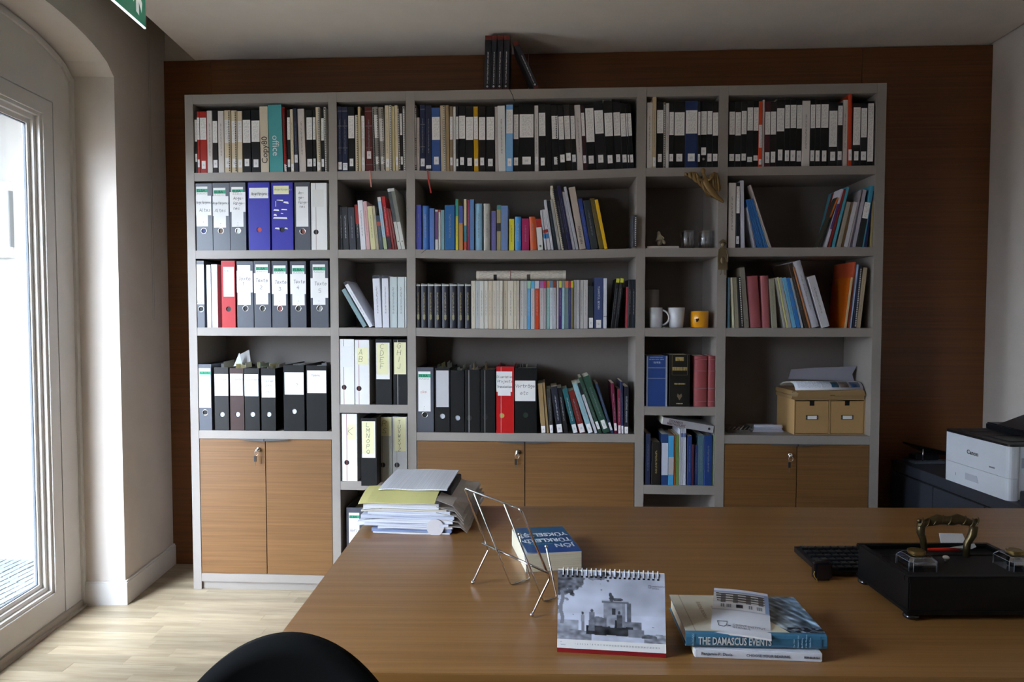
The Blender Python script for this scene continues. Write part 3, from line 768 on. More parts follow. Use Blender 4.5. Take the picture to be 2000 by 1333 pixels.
# ---- second shelf
F2 = (640, 340); SF = 6.25
place(1, 1, F2, SF, [
 (127,152,380,108,'black','ps'), (154,187,402,130,'black','pw'), (189,263,405,150,'#1d1c20','pw'), (266,350,412,205,'#2c2e38','ps','charcoal book'),
 (352,401,380,276,'#1c1a1e','pw c#a8281f@380-615','black book with red upper spine'), (403,470,330,313,'#dedbe0','pk','thick white book'), (472,523,340,392,'#d4a9a9','pr','pale pink book'),
 (526,590,400,462,'#d6cf9c','pk','pale yellow book'), (592,629,395,508,'#b5a88c','pk'), (631,682,515,562,'#3b4550','ps c#b04a3a@590-640','slate blue low book'),
 (685,731,297,540,'#a5bfd2','pk c#a8b488@775-915 cwhite@297-345','pale blue book'), (734,786,290,587,'#b61d22','pw c#2a2530@770-915','red book with dark foot'), (789,820,425,685,'#8c2822','ps'), (822,851,430,722,'#7d2a26','ps'),
 (855,901,187,702,'#cfccc4','c#454a4e@225-590 E','tall white book with grey panel'), (903,950,180,757,'#d2cfc7','c#7c7c72@215-590 E','tall white book with olive panel')], first=1)
place(1, 2, F2, SF, [
 (1068,1145,378,None,'#474ca6','ps','violet-blue book'), (1155,1236,388,None,'#3c6cae','R pg','royal blue book'), (1245,1303,420,None,'#5377b8','ps','mid-blue book'), (1312,1349,438,None,'white','c#6a3f70@460-800','white book with purple strip'),
 (1351,1379,437,None,'white','pk cred@437-465'), (1384,1426,443,None,'#7da3a9','ps','grey-teal book'), (1432,1553,380,None,'#1e6098','ps','thick deep blue book'),
 (1562,1596,305,None,'#cfc23c','pk c#3b9a8c@305-515','tall teal and yellow book'), (1601,1652,390,None,'#c08752','c#4458a0@390-600','blue and tan book'), (1664,1697,308,None,'#d8c6a0','c#c84c38@830-925 c#3a7a90@630-830','tall cream illustrated book'),
 (1701,1737,322,None,'#a0375a','ps','magenta book'), (1739,1789,308,None,'#5a80b0','ps','tall steel-blue book'), (1799,1888,362,None,'#8cb8d4','R pk','thick pale blue book'), (1903,1986,362,None,'#a8a49a','R pk','thick grey book')])
F3 = (940, 340)
place(1, 2, F3, SF, [
 (124,181,450,None,'#68639a','ps','low violet book'), (190,239,378,None,'#a89a70','c#4c8f8c@378-435 c#2a2a30@600-700','mottled picture-spine book'), (241,326,388,None,'#6f88b6','ps','grey-blue book'),
 (337,403,550,None,'#d6cc34','pk','low yellow book'), (411,487,522,None,'#4492d0','R pw','low bright blue book'), (496,583,545,None,'#a61f5a','ps','low magenta book'), (601,682,525,567,'#cc5724','R ps','low orange book'),
 (688,759,550,652,'#d8d5d2','cred@550-655 E','low white book with red top'), (775,802,450,682,'#c9c9cf','pk cred@690-730 c#3f78b0@740-790'), (804,850,440,725,'#cfccd0','pk cred@680-720 c#3f78b0@730-790'), (852,886,325,730,'#c8c6c9','pk'),
 (888,936,335,780,'#1c2a33','ps','dark petrol book'), (940,976,318,820,'#a8a69e','pk'), (978,1012,150,826,'#cfc6ae','WK','tall cream spiral-bound report'), (1018,1065,190,885,'#1c1a2a','ps','tall navy report'),
 (1068,1112,148,925,'#24204a','ps','tall purple-black report'), (1117,1151,222,985,'#b4b3bb','pk'), (1153,1191,160,1000,'#b9b7be','pk','tall pale grey report'),
 (1200,1281,168,1066,'#b8a99c','t:NEUMANN|0.017|0.08|u|#2c2624 P','tall beige book lettered NEUMANN'), (1290,1339,305,1180,'#2a3f88','ps','leaning blue book'), (1344,1430,330,1245,'#2e3436','ps','leaning charcoal book'),
 (1440,1499,305,1318,'#60501f','pk','leaning olive book'), (1501,1545,318,1382,'#e6b31c','P','leaning bright yellow book')])
place(1, 2, F3, SF, [(1842,1897,500,None,'#46464e','ps W y-0.03','spiral notebook jutting over the edge')])
G4 = (1240, 320); SG = 7.0154
place(1, 4, G4, SG, [
 (1276,1376,262,None,'#dcd3cb','pk','thick white book'), (1381,1431,265,None,'#1a1a1e','L310-680 S995-1100'), (1452,1507,232,1418,'#c9cad6','','tall white folder')])
for i in range(2):
    place(1, 4, G4, SG, [(1640+i*12,1650+i*12,620-i*20,1497+i*4,'#b9b6bc','M','pale thin brochure')])
for i in range(7):
    place(1, 4, G4, SG, [(1672+i*22,1690+i*22,500-i*3,1497+i*17,'#2f68ad' if i % 2 == 0 else '#3c77b8','M F'.split()[0],'thin blue journal issue')])
place(1, 4, G4, SG, [(1832,1845,540,1622,'#d8d6cc','M','cream thin brochure'), (1850,1874,295,1570,'#b9aaa2','M','tall pinkish-grey brochure')])
H5 = (1480, 340); SH = 7.407
place(1, 4, H5, SH, [
 (862,888,335,1150,'#3a362c','M c#c86a28@335-625 y0.012 d0.05','orange and black magazine'), (966,1000,215,1212,'#d0cad4','M c#5a3a80@430-800 d0.08'), (1012,1046,212,1240,'#8e2320','M d0.14','dark red magazine'), (1069,1110,185,1288,'#4f9fb0','P','teal book'),
 (1141,1200,400,1292,'#a3988a','P','low beige book'), (1203,1236,405,1345,'#6b5030','P','low brown book'), (1241,1300,400,1390,'#c9c5c8','P','low white book'), (1304,1330,225,1415,'#a79ea0','M','tall pinkish-grey magazine'),
 (1332,1356,400,1452,'#6e6678','P'), (1359,1416,222,1490,'#b4aeb8','P','tall pale grey book'), (1422,1514,402,1530,'#1d1f20','L405-640 P','black book with white upper label'), (1520,1576,165,1622,'#4595ae','P','tall turquoise book'),
 (1580,1640,245,1648,'#1a2250','P','dark blue book'), (1668,1692,385,1690,'#a89566','P','low cream brochure against the upright')])

# ---- third shelf
place(2, 0, (360, 490), 6.6667, [(298,356,185,None,'#d6d6da','F','plain white folder')])
place(2, 0, (360, 490), 6.6667, [(360,442,178,None,'#c6c8dc','F','broad pale lilac folder')])
I1 = (640, 500)
place(2, 1, I1, SF, [
 (432,492,420,168,'#7f979b','P','grey-green journal leaning steeply'), (512,566,330,190,'#e0e1e8','pk c#30313a@330-362','white book leaning steeply'),
 (578,666,242,545,'#dcdce4','pk c#2c2d36@242-278','white book with black cap'), (672,753,243,660,'#dcdce4','pk c#2c2d36@243-275','white book with black cap'),
 (758,851,257,None,'#c2cccc','pk','pale grey-green book'), (857,940,257,None,'#c6cecf','pk','pale grey-green book'), (944,965,257,None,'#cccfcf','P','narrow pale grey book')])
v = [(1076,1133),(1140,1217),(1220,1298),(1302,1386),(1393,1481),(1488,1580),(1583,1666),(1673,1750)]
place(2, 2, I1, SF, [(a, c, 338, None, '#23242f', 'R pg c#b8b8ae@350-368 Q', 'black gilt-stamped reference volume') for a, c in v])
place(2, 2, I1, SF, [(1754,1803,305,None,'#cdc4b2','pk P','cream paperback'), (1806,1858,305,None,'#b4b5b3','pk P','grey paperback'), (1861,1905,305,None,'#cbc1ab','pk P','cream paperback'), (1907,1957,305,None,'#d2cec2','pk P','cream paperback'), (1959,1999,305,None,'#cdbfa9','pk P','cream paperback')])
I3 = (940, 500)
wl_ = [(28,82,'#cfcdc4'),(84,131,'#cabda8'),(133,182,'#cdc2b1'),(184,220,'#c9c2b6'),(222,263,'#d2cabb'),(265,321,'#cbbda6'),(323,395,'#d3c9b8'),(398,433,'#c9bda8'),(435,466,'#bfb3a6'),(468,519,'#cdc9c3'),(521,558,'#b3b1ad')]
place(2, 2, I3, SF, [(a, c, 305, None, k_, 'pk P', 'cream paperback' if i % 3 else 'off-white paperback') for i, (a, c, k_) in enumerate(wl_)])
place(2, 2, I3, SF, [
 (560,604,305,None,'#5b9fcb','pw P c#a8d0b0@305-400','sky blue paperback'), (606,651,305,None,'#c9c2c4','pr P c#5ab0d8@305-400','pale paperback with blue top'), (653,706,305,None,'#c43f14','pw P c#cfcbd4@305-400','orange-red paperback'), (708,757,305,None,'#cdc6c4','pr P c#b070a8@305-395','pale paperback with mauve top'),
 (759,791,305,None,'#b4adb0','pr P c#c42a68@305-395','grey paperback with pink top'), (794,834,305,None,'#a5ccc6','pk P c#e0944c@305-390','mint paperback'), (836,873,305,None,'#c6cdd0','pk P c#5f7f98@305-390','white paperback with slate top'), (875,913,305,None,'#b5b3bb','pk P c#8a3818@305-390','pale paperback with brown top'),
 (919,943,305,None,'#d0cdcd','P'), (945,980,305,None,'#472a6a','pw P c#cfd058@305-390','purple paperback'), (982,1016,305,None,'#a6c8d6','P c#8f8f88@305-390','pale blue paperback'), (1018,1064,305,None,'#6c847e','P pk c#dd7a56@305-390','grey-green paperback'),
 (1066,1092,305,None,'#27307a','ps P c#c42030@305-390','indigo paperback'), (1094,1123,305,None,'#756a46','pk P c#cfcc30@305-390','olive paperback'), (1125,1160,296,None,'#b4b1b0','pk P'), (1162,1200,296,None,'#b9b6b5','pk P'), (1202,1246,296,None,'#bcb9b6','pk P'), (1248,1300,296,None,'#bebab6','pk P'),
 (1308,1369,370,None,'#2e3335','P S757-880','low charcoal book'), (1378,1485,265,None,'#3f4a73','t:TUHFETÜL_BEYAN|0.0135|0.83|d|#dfe2ea S782-880','thick slate blue book'), (1490,1532,275,None,'#d6d6dc','c#2a2a2c@738-744','slim white folder'),
 (1583,1624,275,1650,'#131317','c#d8d43c@275-325 ps','black book with yellow cap'), (1630,1668,272,1702,'#151518','c#e0dc3c@272-325 ps','black book with bright yellow cap'),
 (1762,1789,380,1770,'#a33a46','','low red book'), (1791,1832,290,None,'#1a1a1e','pw P'), (1836,1888,290,None,'#161e2a','pw P','blue-black paperback')])
J = (1240, 480)
place(2, 4, J, SG, [
 (1264,1300,440,None,'#5f8296','ps','grey-blue book'), (1342,1368,440,1300,'#ddd3b8','P','slim cream book'), (1371,1429,440,1336,'#a0977e','pk P','olive-grey book'), (1433,1488,430,1394,'#1c1a1a','W','black comb-bound report'),
 (1497,1569,305,1408,'#8f8779','pk E','tall grey-beige book'), (1586,1743,422,1535,'#9c5257','R','thick dusty red volume')])
J5 = (1480, 490)
place(2, 4, J5, SH, [
 (76,190,365,45,'#9c565a','R','dusty red volume'), (205,286,412,160,'#9a9680','pk P','grey-olive book'), (376,411,403,245,'#aea8a0','P'), (414,446,388,262,'#cbcb86','P','yellow-green book'), (449,496,395,298,'#aaa6a2','P'),
 (503,566,402,330,'#6db0d2','pk P','sky blue book'), (569,626,400,402,'#2e78c0','pk P','bright blue book'), (629,666,402,455,'#a9b6be','P'), (682,736,190,438,'#3b2b1f','ps P','tall dark brown book'), (738,771,235,492,'#b67a4c','P','tall orange-tan book'),
 (781,905,165,508,'#bcbac4','pk R','tall thick white volume'), (931,1052,385,718,'#c3c0c4','pk','leaning white hardback'),
 (1250,1283,385,1345,'#b8590f','P y0.004 c#c9b88e@385-1119 d0.17','low cream-spined orange book'), (1288,1325,160,1370,'#b24a2c','P y0.012 d0.22','tall rust-red book'), (1336,1352,200,1447,'#9fb4d0','P','slim pale blue folder'), (1372,1422,225,1460,'#16203c','W P','navy comb-bound report'),
 (1425,1484,240,1530,'#b4a285','pk P','tan book standing by the upright')])

# ---- fourth shelf
K = (1030, 660); SK = 6.0609
place(3, 2, K, SK, [
 (165,223,545,122,'#9a7f58','P S1048-1145','tan book'), (228,259,535,165,'#9c8058','P','slim tan book'), (266,311,610,228,'#34322f','ps P S1035-1130','low dark photographic book'), (351,426,585,265,'#1b1d2a','pw P S1030-1125','black and blue paperback'),
 (430,486,600,345,'#19181b','pw P','black paperback with red dot'), (541,605,620,375,'#1d5c62','pw S1035-1140','leaning teal hardback'), (616,696,640,462,'#701f1a','ps S1030-1130','leaning brick-red hardback'),
 (721,786,555,522,'#8fb2ba','ps P S1030-1138','leaning pale blue paperback'), (797,836,540,590,'#c6c6cc','P c#1c1e20@540-680','leaning white and black paperback'), (846,890,480,597,'#2c4636','ps E S1000-1088','leaning slim green hardback'),
 (901,991,470,655,'#284a39','ps E S990-1090','leaning thick green hardback'), (994,1028,545,802,'#2a3b55','ps P S1010-1100','leaning slate-navy paperback'),
 (1030,1068,540,990,'#6c1635','pw P S1012-1100','wine-red paperback'), (1074,1109,610,1067,'#7c1e36','pw P S1038-1135','low wine-red paperback'), (1112,1142,520,1100,'#20274c','ps P S1045-1145','navy paperback'),
 (1145,1196,580,None,'#25232f','t:OUTCASTING_ARMENIANS|0.0105|0.80|d|#e6e6e6 P S1055-1148','dark paperback with white capitals')])
L4 = (1240, 660); SL = 4.1634
place(3, 3, L4, SL, [
 (92,262,148,None,'#27437f','c#9a9aa0@243-247 c#9a9aa0@328-332','huge blue dictionary'), (278,446,140,None,'#1b1815','','huge black gilt dictionary'),
 (480,591,150,None,'#98484c','R B','thick dusty red volume'), (595,658,150,None,'#96484c','R B','dusty red volume')], zbase=0.929, shelf_name='dictionary shelf')
place(3, 3, L4, SL, [
 (85,125,780,None,'#2a3350','ps','dark navy book'), (135,208,850,None,'#1c1814','pg','low black gilt book'), (214,268,785,None,'#27406f','c#c6cad6@857-1118 P','navy book with white panel'), (270,315,800,None,'#4ba0cf','c#b9b2ae@970-1115 P','sky blue book'),
 (318,330,790,None,'#b5682c','P'), (333,357,790,None,'#6f8a45','P','green paperback'),
 (360,367,742,None,'#c9ccd6','M','thin white journal issue'), (370,378,740,None,'#d4d5dc','M c#3a5a98@778-810','thin white journal issue'), (380,389,740,None,'#cfd0d8','M c#3a5a98@778-810','thin white journal issue'), (391,400,740,None,'#d4d5dc','M c#3a5a98@778-810','thin white journal issue'), (402,413,740,None,'#cccdd6','M c#3a5a98@778-810','thin white journal issue'),
 (424,460,800,None,'#293f78','ps P','blue book'), (463,481,868,None,'#4a1f33','P','low maroon book'), (483,510,875,None,'#2a4078','ps P','low blue book'), (512,560,795,None,'#4d6b78','ps P','grey-teal book'), (563,628,795,None,'#1f3e7a','ps','deep blue book'), (631,655,795,None,'#a3b47a','P','pale green book')],
 zbase=0.552, shelf_name='lowest book shelf')
# ---------------------------------------------------------------- lever-arch binders
def plate_with_hole(b, w, h, hx, hz, r, t, n=20):
    outer = [Vector((0, 0, 0)), Vector((w, 0, 0)), Vector((w, h, 0)), Vector((0, h, 0))]
    hole = [Vector((hx+r*math.cos(2*PI*k/n), hz+r*math.sin(2*PI*k/n), 0)) for k in range(n)]
    tr = tessellate_polygon([outer, hole]); P = outer+hole; N_ = len(P)
    vs = [(p.x, 0, p.y) for p in P]+[(p.x, t, p.y) for p in P]
    fs = [tuple(q) for q in tr]+[tuple(i+N_ for i in reversed(q)) for q in tr]
    for i in range(4): j = (i+1) % 4; fs.append((i, j, j+N_, i+N_))
    for k in range(n): i = 4+k; j = 4+(k+1) % n; fs.append((i, j, j+N_, i+N_))
    b.add(vs, fs)
M_BOARD = mat('#4a4c55', 0.4, name='grey_binder_board')
M_GREEN = mat('#35a37c', 0.6); M_GREENINK = mat('#0d5c3c', 0.6); M_GREYINK = mat('#9aa8a2', 0.6)
M_YEL = mat('#e4dfa6', 0.7, name='yellow_label_paper')
M_PALEYEL = mat('#e8e2b4', 0.7)
def binder(row, bay, off, s, x0, x1, yt, color, desc, hole=None, ring=True, labels=(), words=(), line=None, elba=None, brandmark=None,
           zbase=None, shelf_name=None, Y=0.004, fill='#d9d6d0', stuffed=0, y_base_shift=0.0, behind='#101012', extra=None):
    px = lambda c: off[0]+c/s
    py = lambda c: off[1]+c/s
    xm = on_y(px((x0+x1)/2), py(yt), Y).x
    zb = (ZB[row]+sag(row, xm, bay) if zbase is None else zbase)+0.0004
    pyb = row_px(xm, zb, Y)[1]
    X0, X1 = on_y(px(x0), pyb, Y).x, on_y(px(x1), pyb, Y).x
    w = X1-X0-0.001; h = on_y(px(x0), py(yt), Y).z-zb; d = min(0.285, 0.298-Y)
    t = 0.0025
    m = mat(COLORS.get(color, color), 0.42, spec=0.35) if color != 'grey' else M_BOARD
    X0 += 0.0005
    if Y > -0.02:
        X0, _z, w, _t = settle((row, bay, shelf_name), bay, X0, zb, w, h, 0.0, zb)
    lx = lambda cx, cy: on_y(px(cx), py(cy), Y).x-X0
    lz = lambda cy: on_y(px(x0), py(cy), Y).z-zb
    o = MB()
    if hole: plate_with_hole(o, w, h, lx(*hole), lz(hole[1]), 0.0125, t)
    else: o.box(0, w, 0, t, 0, h)
    o.box(0, t, t, d, 0, h).box(w-t, w, t, d, 0, h)
    o = fix_normals(o.build('ring_binder', m)); o.location = (X0, Y, zb)
    # filed sheets inside, lower than the covers
    ph = min(0.297, h-0.012)
    MB().box(t+0.003, w-t-0.004, 0.03, d-0.012, 0.004, ph).build('paper_block', M_PAGES, o)
    MB().box(t+0.0005, w-t-0.0005, 0.0035, 0.0040, 0.002, ph-0.02).build('inner_board', mat(behind, 0.6), o)
    if hole:
        hx, hz = lx(*hole), lz(hole[1])
        if ring:
            b = MB(); n = 24; R0, R1 = 0.0118, 0.0152
            vs = []; fs = []
            for k in range(n):
                a = 2*PI*k/n; c_, s_ = math.cos(a), math.sin(a)
                vs += [(hx+R0*c_, 0.001, hz+R0*s_), (hx+(R0+0.0006)*c_, -0.0014, hz+(R0+0.0006)*s_), (hx+(R1-0.0006)*c_, -0.0014, hz+(R1-0.0006)*s_), (hx+R1*c_, 0.0, hz+R1*s_)]
            for k in range(n):
                for j in range(3): fs.append((4*k+j, 4*k+j+1, 4*((k+1) % n)+j+1, 4*((k+1) % n)+j))
            b.add(vs, fs, True).build('finger_ring', M_CHROME, o)
    k = 0
    for L_ in labels:
        (a, c, e, f) = L_[:4]; cm = L_[4] if len(L_) > 4 else M_WHITE
        k += 1; yq = -0.0003-0.0004*k
        xa, xb = lx(a, (e+f)/2), lx(c, (e+f)/2)
        xa = max(xa, 0.0); xb = min(xb, w)
        MB().box(xa, xb, yq, yq+0.0003, lz(f), lz(e)).build('label_sheet', cm, o)
    yf = -0.0003-0.0004*k-0.0003
    if elba:
        (a, c, e, f), nm, sub = elba
        MB().box(lx(a, e), lx(c, e), -0.0009, -0.0007, lz(f), lz(e)).build('label_band', M_GREEN, o)
        H_ = lz(e)-lz(f); W_ = lx(c, e)-lx(a, e)
        text('lettering', nm, H_*1.02, M_GREENINK, o, (lx(a, e)+W_*0.06, -0.0012, lz(f)+H_*0.14), sx=W_*0.86/(H_*1.02*0.66*len(nm)), extrude=0.0001, bold=0.0004)
        if sub: text('lettering', sub, H_*0.62, M_GREYINK, o, (lx(a, e)+W_*0.06, -0.0012, lz(f)-H_*0.62), sx=W_*0.86/(H_*0.62*0.72*len(sub)), extrude=0.0001)
    if brandmark:
        (bx, by) = brandmark
        MB().box(lx(bx, by)-0.007, lx(bx, by)+0.007, -0.0012, -0.0010, lz(by)-0.002, lz(by)+0.003).build('printed_mark', M_LABEL, o)
        MB().box(lx(bx, by)-0.0015, lx(bx, by)+0.0015, -0.0012, -0.0010, lz(by)+0.010, lz(by)+0.014).build('printed_mark', M_GREYINK, o)
    if line:
        lxx, lc = line
        b = MB(); 
        zs_ = [0.001, h-0.001]
        b.box(lx(lxx, (yt+yt+600)/2)-0.0008, lx(lxx, yt+200)+0.0008, -0.0003, -0.0001, 0.001, h-0.001)
        b.build('spine_line', mat(lc, 0.5), o)
    for wd in words:
        txt, cx, cy, size = wd[:4]; vert = len(wd) > 4 and wd[4]; mm = wd[5] if len(wd) > 5 else None
        handwriting(o, txt, lx(cx, cy), lz(cy), size, y=yf-0.0002, vert=bool(vert), m=mm, maxw=w-lx(cx, cy)-0.002, lw=0.0011 if size > 0.012 else 0.0009)
    if stuffed:
        r = random.Random(x0)
        for q in range(stuffed):
            xx = r.uniform(0.006, max(0.008, w-0.012)); hh = ph+r.uniform(0.012, 0.035)
            ya = r.uniform(0.02, 0.12)
            p = MB().box(xx, xx+0.0008, ya, ya+r.uniform(.06, .12), ph-0.04, hh).build('loose_sheet', mat(r.choice(['#d8d6d2', '#b9b7b4', '#cfc89a', '#aab6a8', '#c9ccd8']), 0.7), o)
            p.rotation_euler.x = r.uniform(-0.06, 0.06)
    register(o, desc, 'binder', row, bay, shelf_name, X0+w/2)
    return o
F1 = (360, 340); S1 = 6.6667
GB = ('ELBA', 'RADO')
binder(1, 0, F1, S1, 163, 374, 125, 'grey', 'grey green-banded binder with handwritten sheet', (255, 742), True, [(155, 305, 165, 685), (135, 350, 285, 540)], [('Angefangenes', 158, 385, 0.0115), ('Altes', 200, 490, 0.0145)], elba=((157, 305, 195, 240), *GB), brandmark=(250, 660), behind='#39447a')
binder(1, 0, F1, S1, 380, 598, 118, 'grey', 'grey binder with second matching handwritten sheet', (478, 742), True, [(382, 540, 182, 700), (358, 575, 290, 548)], [('Angefangenes', 370, 395, 0.0115), ('Altes', 400, 495, 0.0145)], elba=((384, 540, 213, 258), *GB), brandmark=(475, 680), behind='#6b5540')
binder(1, 0, F1, S1, 602, 808, 112, 'grey', 'grey binder, sheet covering its green band', (701, 742), True, [(616, 768, 170, 690), (588, 808, 236, 496)], [('Ange-', 640, 335, 0.0135), ('fange-', 632, 400, 0.0135), ('nes', 645, 465, 0.0135)], elba=((620, 768, 203, 246), *GB), brandmark=(698, 670), behind='#c9cdc8')
binder(1, 0, F1, S1, 840, 1120, 112, '#34309e', 'violet-blue binder with one neat white label', (975, 728), False, [(845, 1092, 182, 318)], [('Angefangenes', 872, 278, 0.0145)], behind='#b5444a')
bx = binder(1, 0, F1, S1, 1142, 1422, 112, '#332f9a', 'violet-blue binder with torn label scraps', (1275, 728), False, [(1160, 1360, 155, 265, M_PALEYEL)], [('Angefangenes', 1172, 215, 0.0095, 0, M_GREYINK)], behind='#1a1a20')
b = MB()
for (a, c, e, f) in ((1200, 1290, 335, 350), (1185, 1195, 350, 425), (1290, 1360, 358, 382), (1160, 1235, 458, 480), (1260, 1340, 455, 470), (1255, 1290, 505, 520), (1160, 1205, 520, 545), (1155, 1340, 560, 582), (1175, 1240, 697, 718), (1300, 1345, 697, 718)):
    x_ = lambda q: on_y(360+q/S1, 340+450/S1, 0.004).x-bx.location.x
    z_ = lambda q: on_y(560, 340+q/S1, 0.004).z-bx.location.z
    r = random.Random(a)
    b.prism([(x_(a), z_(f)+r.uniform(0, .003)), (x_(c), z_(f)-r.uniform(0, .003)), (x_(c)-.003, z_(e)-r.uniform(0, .003)), (x_(a)+.004, z_(e))], -0.0006, -0.0002, 'y')
sp = b.build('label_scraps', M_WHITE, bx); sp['kind'] = 'stuff'
binder(1, 0, F1, S1, 1442, 1646, 110, 'grey', 'grey binder with full-height handwritten white label', (1542, 750), True, [(1455, 1613, 165, 688)], [('An-', 1485, 265, 0.0125), ('ge-', 1485, 325, 0.0125), ('fange-', 1480, 385, 0.0115), ('nes', 1505, 440, 0.012)], behind='#7d4038')
bx = binder(1, 0, F1, S1, 1656, 1862, 118, '#e6e3df', 'worn white taped binder', (1715, 757), False, [(1668, 1815, 205, 430, mat('#ddd9d2', 0.7))], [], line=(1712, '#8f7a70'))
F0 = (360, 490)
binder(2, 0, F0, S1, 170, 268, 132, 'grey', 'slim grey binder with recycling arrows', (220, 760), True, [(165, 258, 180, 698)], [])
o = bpy.data.objects['ring_binder.007'] if 'ring_binder.007' in bpy.data.objects else None
if o:
    b = MB()
    cx_, cz_ = 0.0135, 0.128
    for k in range(3):
        a0 = k*2*PI/3; pts = [(cx_+0.011*math.cos(a0+t_*1.5), -0.0012, cz_+0.013*math.sin(a0+t_*1.5)) for t_ in np.linspace(0, 1, 6)]
        b.tube(pts, 0.0008, 4)
        e_ = pts[-1]; b.prism([(e_[0]-.003, e_[2]-.002), (e_[0]+.003, e_[2]-.002), (e_[0], e_[2]+.004)], -0.0013, -0.001, 'y')
    b.build('recycling_arrows', mat('#6fb8bc', 0.6), o)
binder(2, 0, F0, S1, 492, 670, 132, '#b01c22', 'red binder with ruled white label', (577, 760), False, [(510, 648, 212, 598)], [], elba=None)
o = bpy.data.objects['ring_binder.008']
text('lettering', 'ADEL', 0.011, mat('#707076', 0.6), o, (0.013, -0.0012, 0.272), sx=1.1)
MB().box(0.008, 0.058, -0.001, -0.0008, 0.160, 0.1615).build('label_rule', mat('#4f8a70', 0.6), o)
for zz_ in (0.185, 0.212, 0.240): MB().box(0.008, 0.058, -0.001, -0.0008, zz_, zz_+0.0006).build('label_rule', mat('#b5c4be', 0.6), o)
for i, (x0, x1, yt, lab, sh, wx, wy, nx, ny, eb) in enumerate([
  (692, 906, 138, (695, 862, 188, 705), (676, 890, 262, 545), 705, 385, 755, 455, None),
  (914, 1132, 135, (930, 1090, 180, 700), (900, 1114, 292, 552), 930, 408, 985, 500, (932, 1086, 212, 255)),
  (1146, 1352, 135, (1163, 1322, 192, 715), (1138, 1358, 305, 565), 1180, 430, 1230, 522, (1165, 1318, 228, 272)),
  (1386, 1592, 138, (1405, 1565, 190, 712), (1380, 1592, 305, 565), 1422, 425, 1465, 500, (1407, 1562, 226, 272)),
  (1648, 1880, 132, (1673, 1835, 180, 705), (1645, 1880, 358, 615), 1695, 450, 1750, 545, (1675, 1832, 212, 258))]):
    binder(2, 0, F0, S1, x0, x1, yt, 'grey', 'grey binder handwritten Texte '+str(i+1), ((x0+x1)/2-2, 752), True, [lab, sh], [('Texte', wx, wy, 0.0165), (str(i+1), nx, ny, 0.0165)],
           elba=(eb, *GB) if eb else None, brandmark=((lab[0]+lab[2-1])/2, 688), behind=['#1c1c22', '#2a2e2c', '#8c4a4a', '#2c302c', '#8a8c90'][i])
# narrow left bay: lettered binders on two small shelves
F4 = (640, 650); S4 = 4.3
ZA, ZBm = 0.929, 0.552
binder(3, 1, F4, S4, 104, 226, 55, '#e4e2e0', 'white binder with faded label', (138, 460), False, [(120, 208, 115, 288, mat('#dfdedd', 0.7))], [], line=(135, '#a04a4a'), zbase=ZA, shelf_name='upper lettered shelf', y_base_shift=0)
binder(3, 1, F4, S4, 232, 353, 62, '#e2e0de', 'white binder handwritten A B', (263, 470), False, [(245, 340, 130, 268, M_PALEYEL)], [('A', 262, 185, 0.026), ('B', 262, 245, 0.026)], line=(262, '#a04a4a'), zbase=ZA, shelf_name='upper lettered shelf')
binder(3, 1, F4, S4, 405, 540, 58, 'black', 'black binder lettered C D E F', None, False, [(408, 520, 85, 392), (412, 510, 90, 352, M_PALEYEL)], [('CDEF', 440, 138, 0.024, 1)], zbase=ZA, shelf_name='upper lettered shelf')
binder(3, 1, F4, S4, 553, 668, 58, 'black', 'black binder handwritten G H I J', (588, 470), False, [(558, 658, 82, 350, M_PALEYEL)], [('GHIJ', 582, 132, 0.025, 1)], line=(588, '#c9c9c9'), zbase=ZA, shelf_name='upper lettered shelf')
binder(3, 1, F4, S4, 123, 251, 683, '#e4e2e0', 'white binder handwritten K', (160, 1092), False, [(165, 238, 770, 898, M_PALEYEL)], [('K', 168, 860, 0.036)], line=(160, '#a04a4a'), zbase=ZBm, shelf_name='lower lettered shelf')
binder(3, 1, F4, S4, 281, 414, 720, 'black', 'pulled-forward black binder lettered L-Q', None, False, [(288, 400, 745, 1052), (292, 392, 750, 1015, M_PALEYEL)], [('LMNOPQ', 325, 792, 0.0195, 1)], zbase=ZBm, shelf_name='lower lettered shelf', Y=-0.085)
binder(3, 1, F4, S4, 438, 545, 710, '#a5a69e', 'grey binder handwritten R S', (463, 1113), False, [(442, 532, 715, 868, mat('#cfcb9a', 0.7))], [('RS', 458, 785, 0.027, 1)], line=(458, '#7d6a60'), zbase=ZBm, shelf_name='lower lettered shelf')
binder(3, 1, F4, S4, 548, 668, 708, '#c6c5c4', 'pale grey binder lettered T-Z', (582, 1113), False, [(560, 656, 715, 995, M_PALEYEL)], [('TUVWXYZ', 590, 765, 0.0172, 1)], line=(580, '#9a9696'), zbase=ZBm, shelf_name='lower lettered shelf')
F5 = (640, 900); S5 = 6.25
binder(3, 1, F5, S5, 235, 460, 575, 'grey', 'grey binder half hidden by desk', None, False, [(260, 388, 638, 1100)], [('Verlust', 272, 870, 0.016)], elba=((262, 386, 668, 705), 'ELBA', ''), zbase=0.081, shelf_name='floor compartment', Y=0.02)
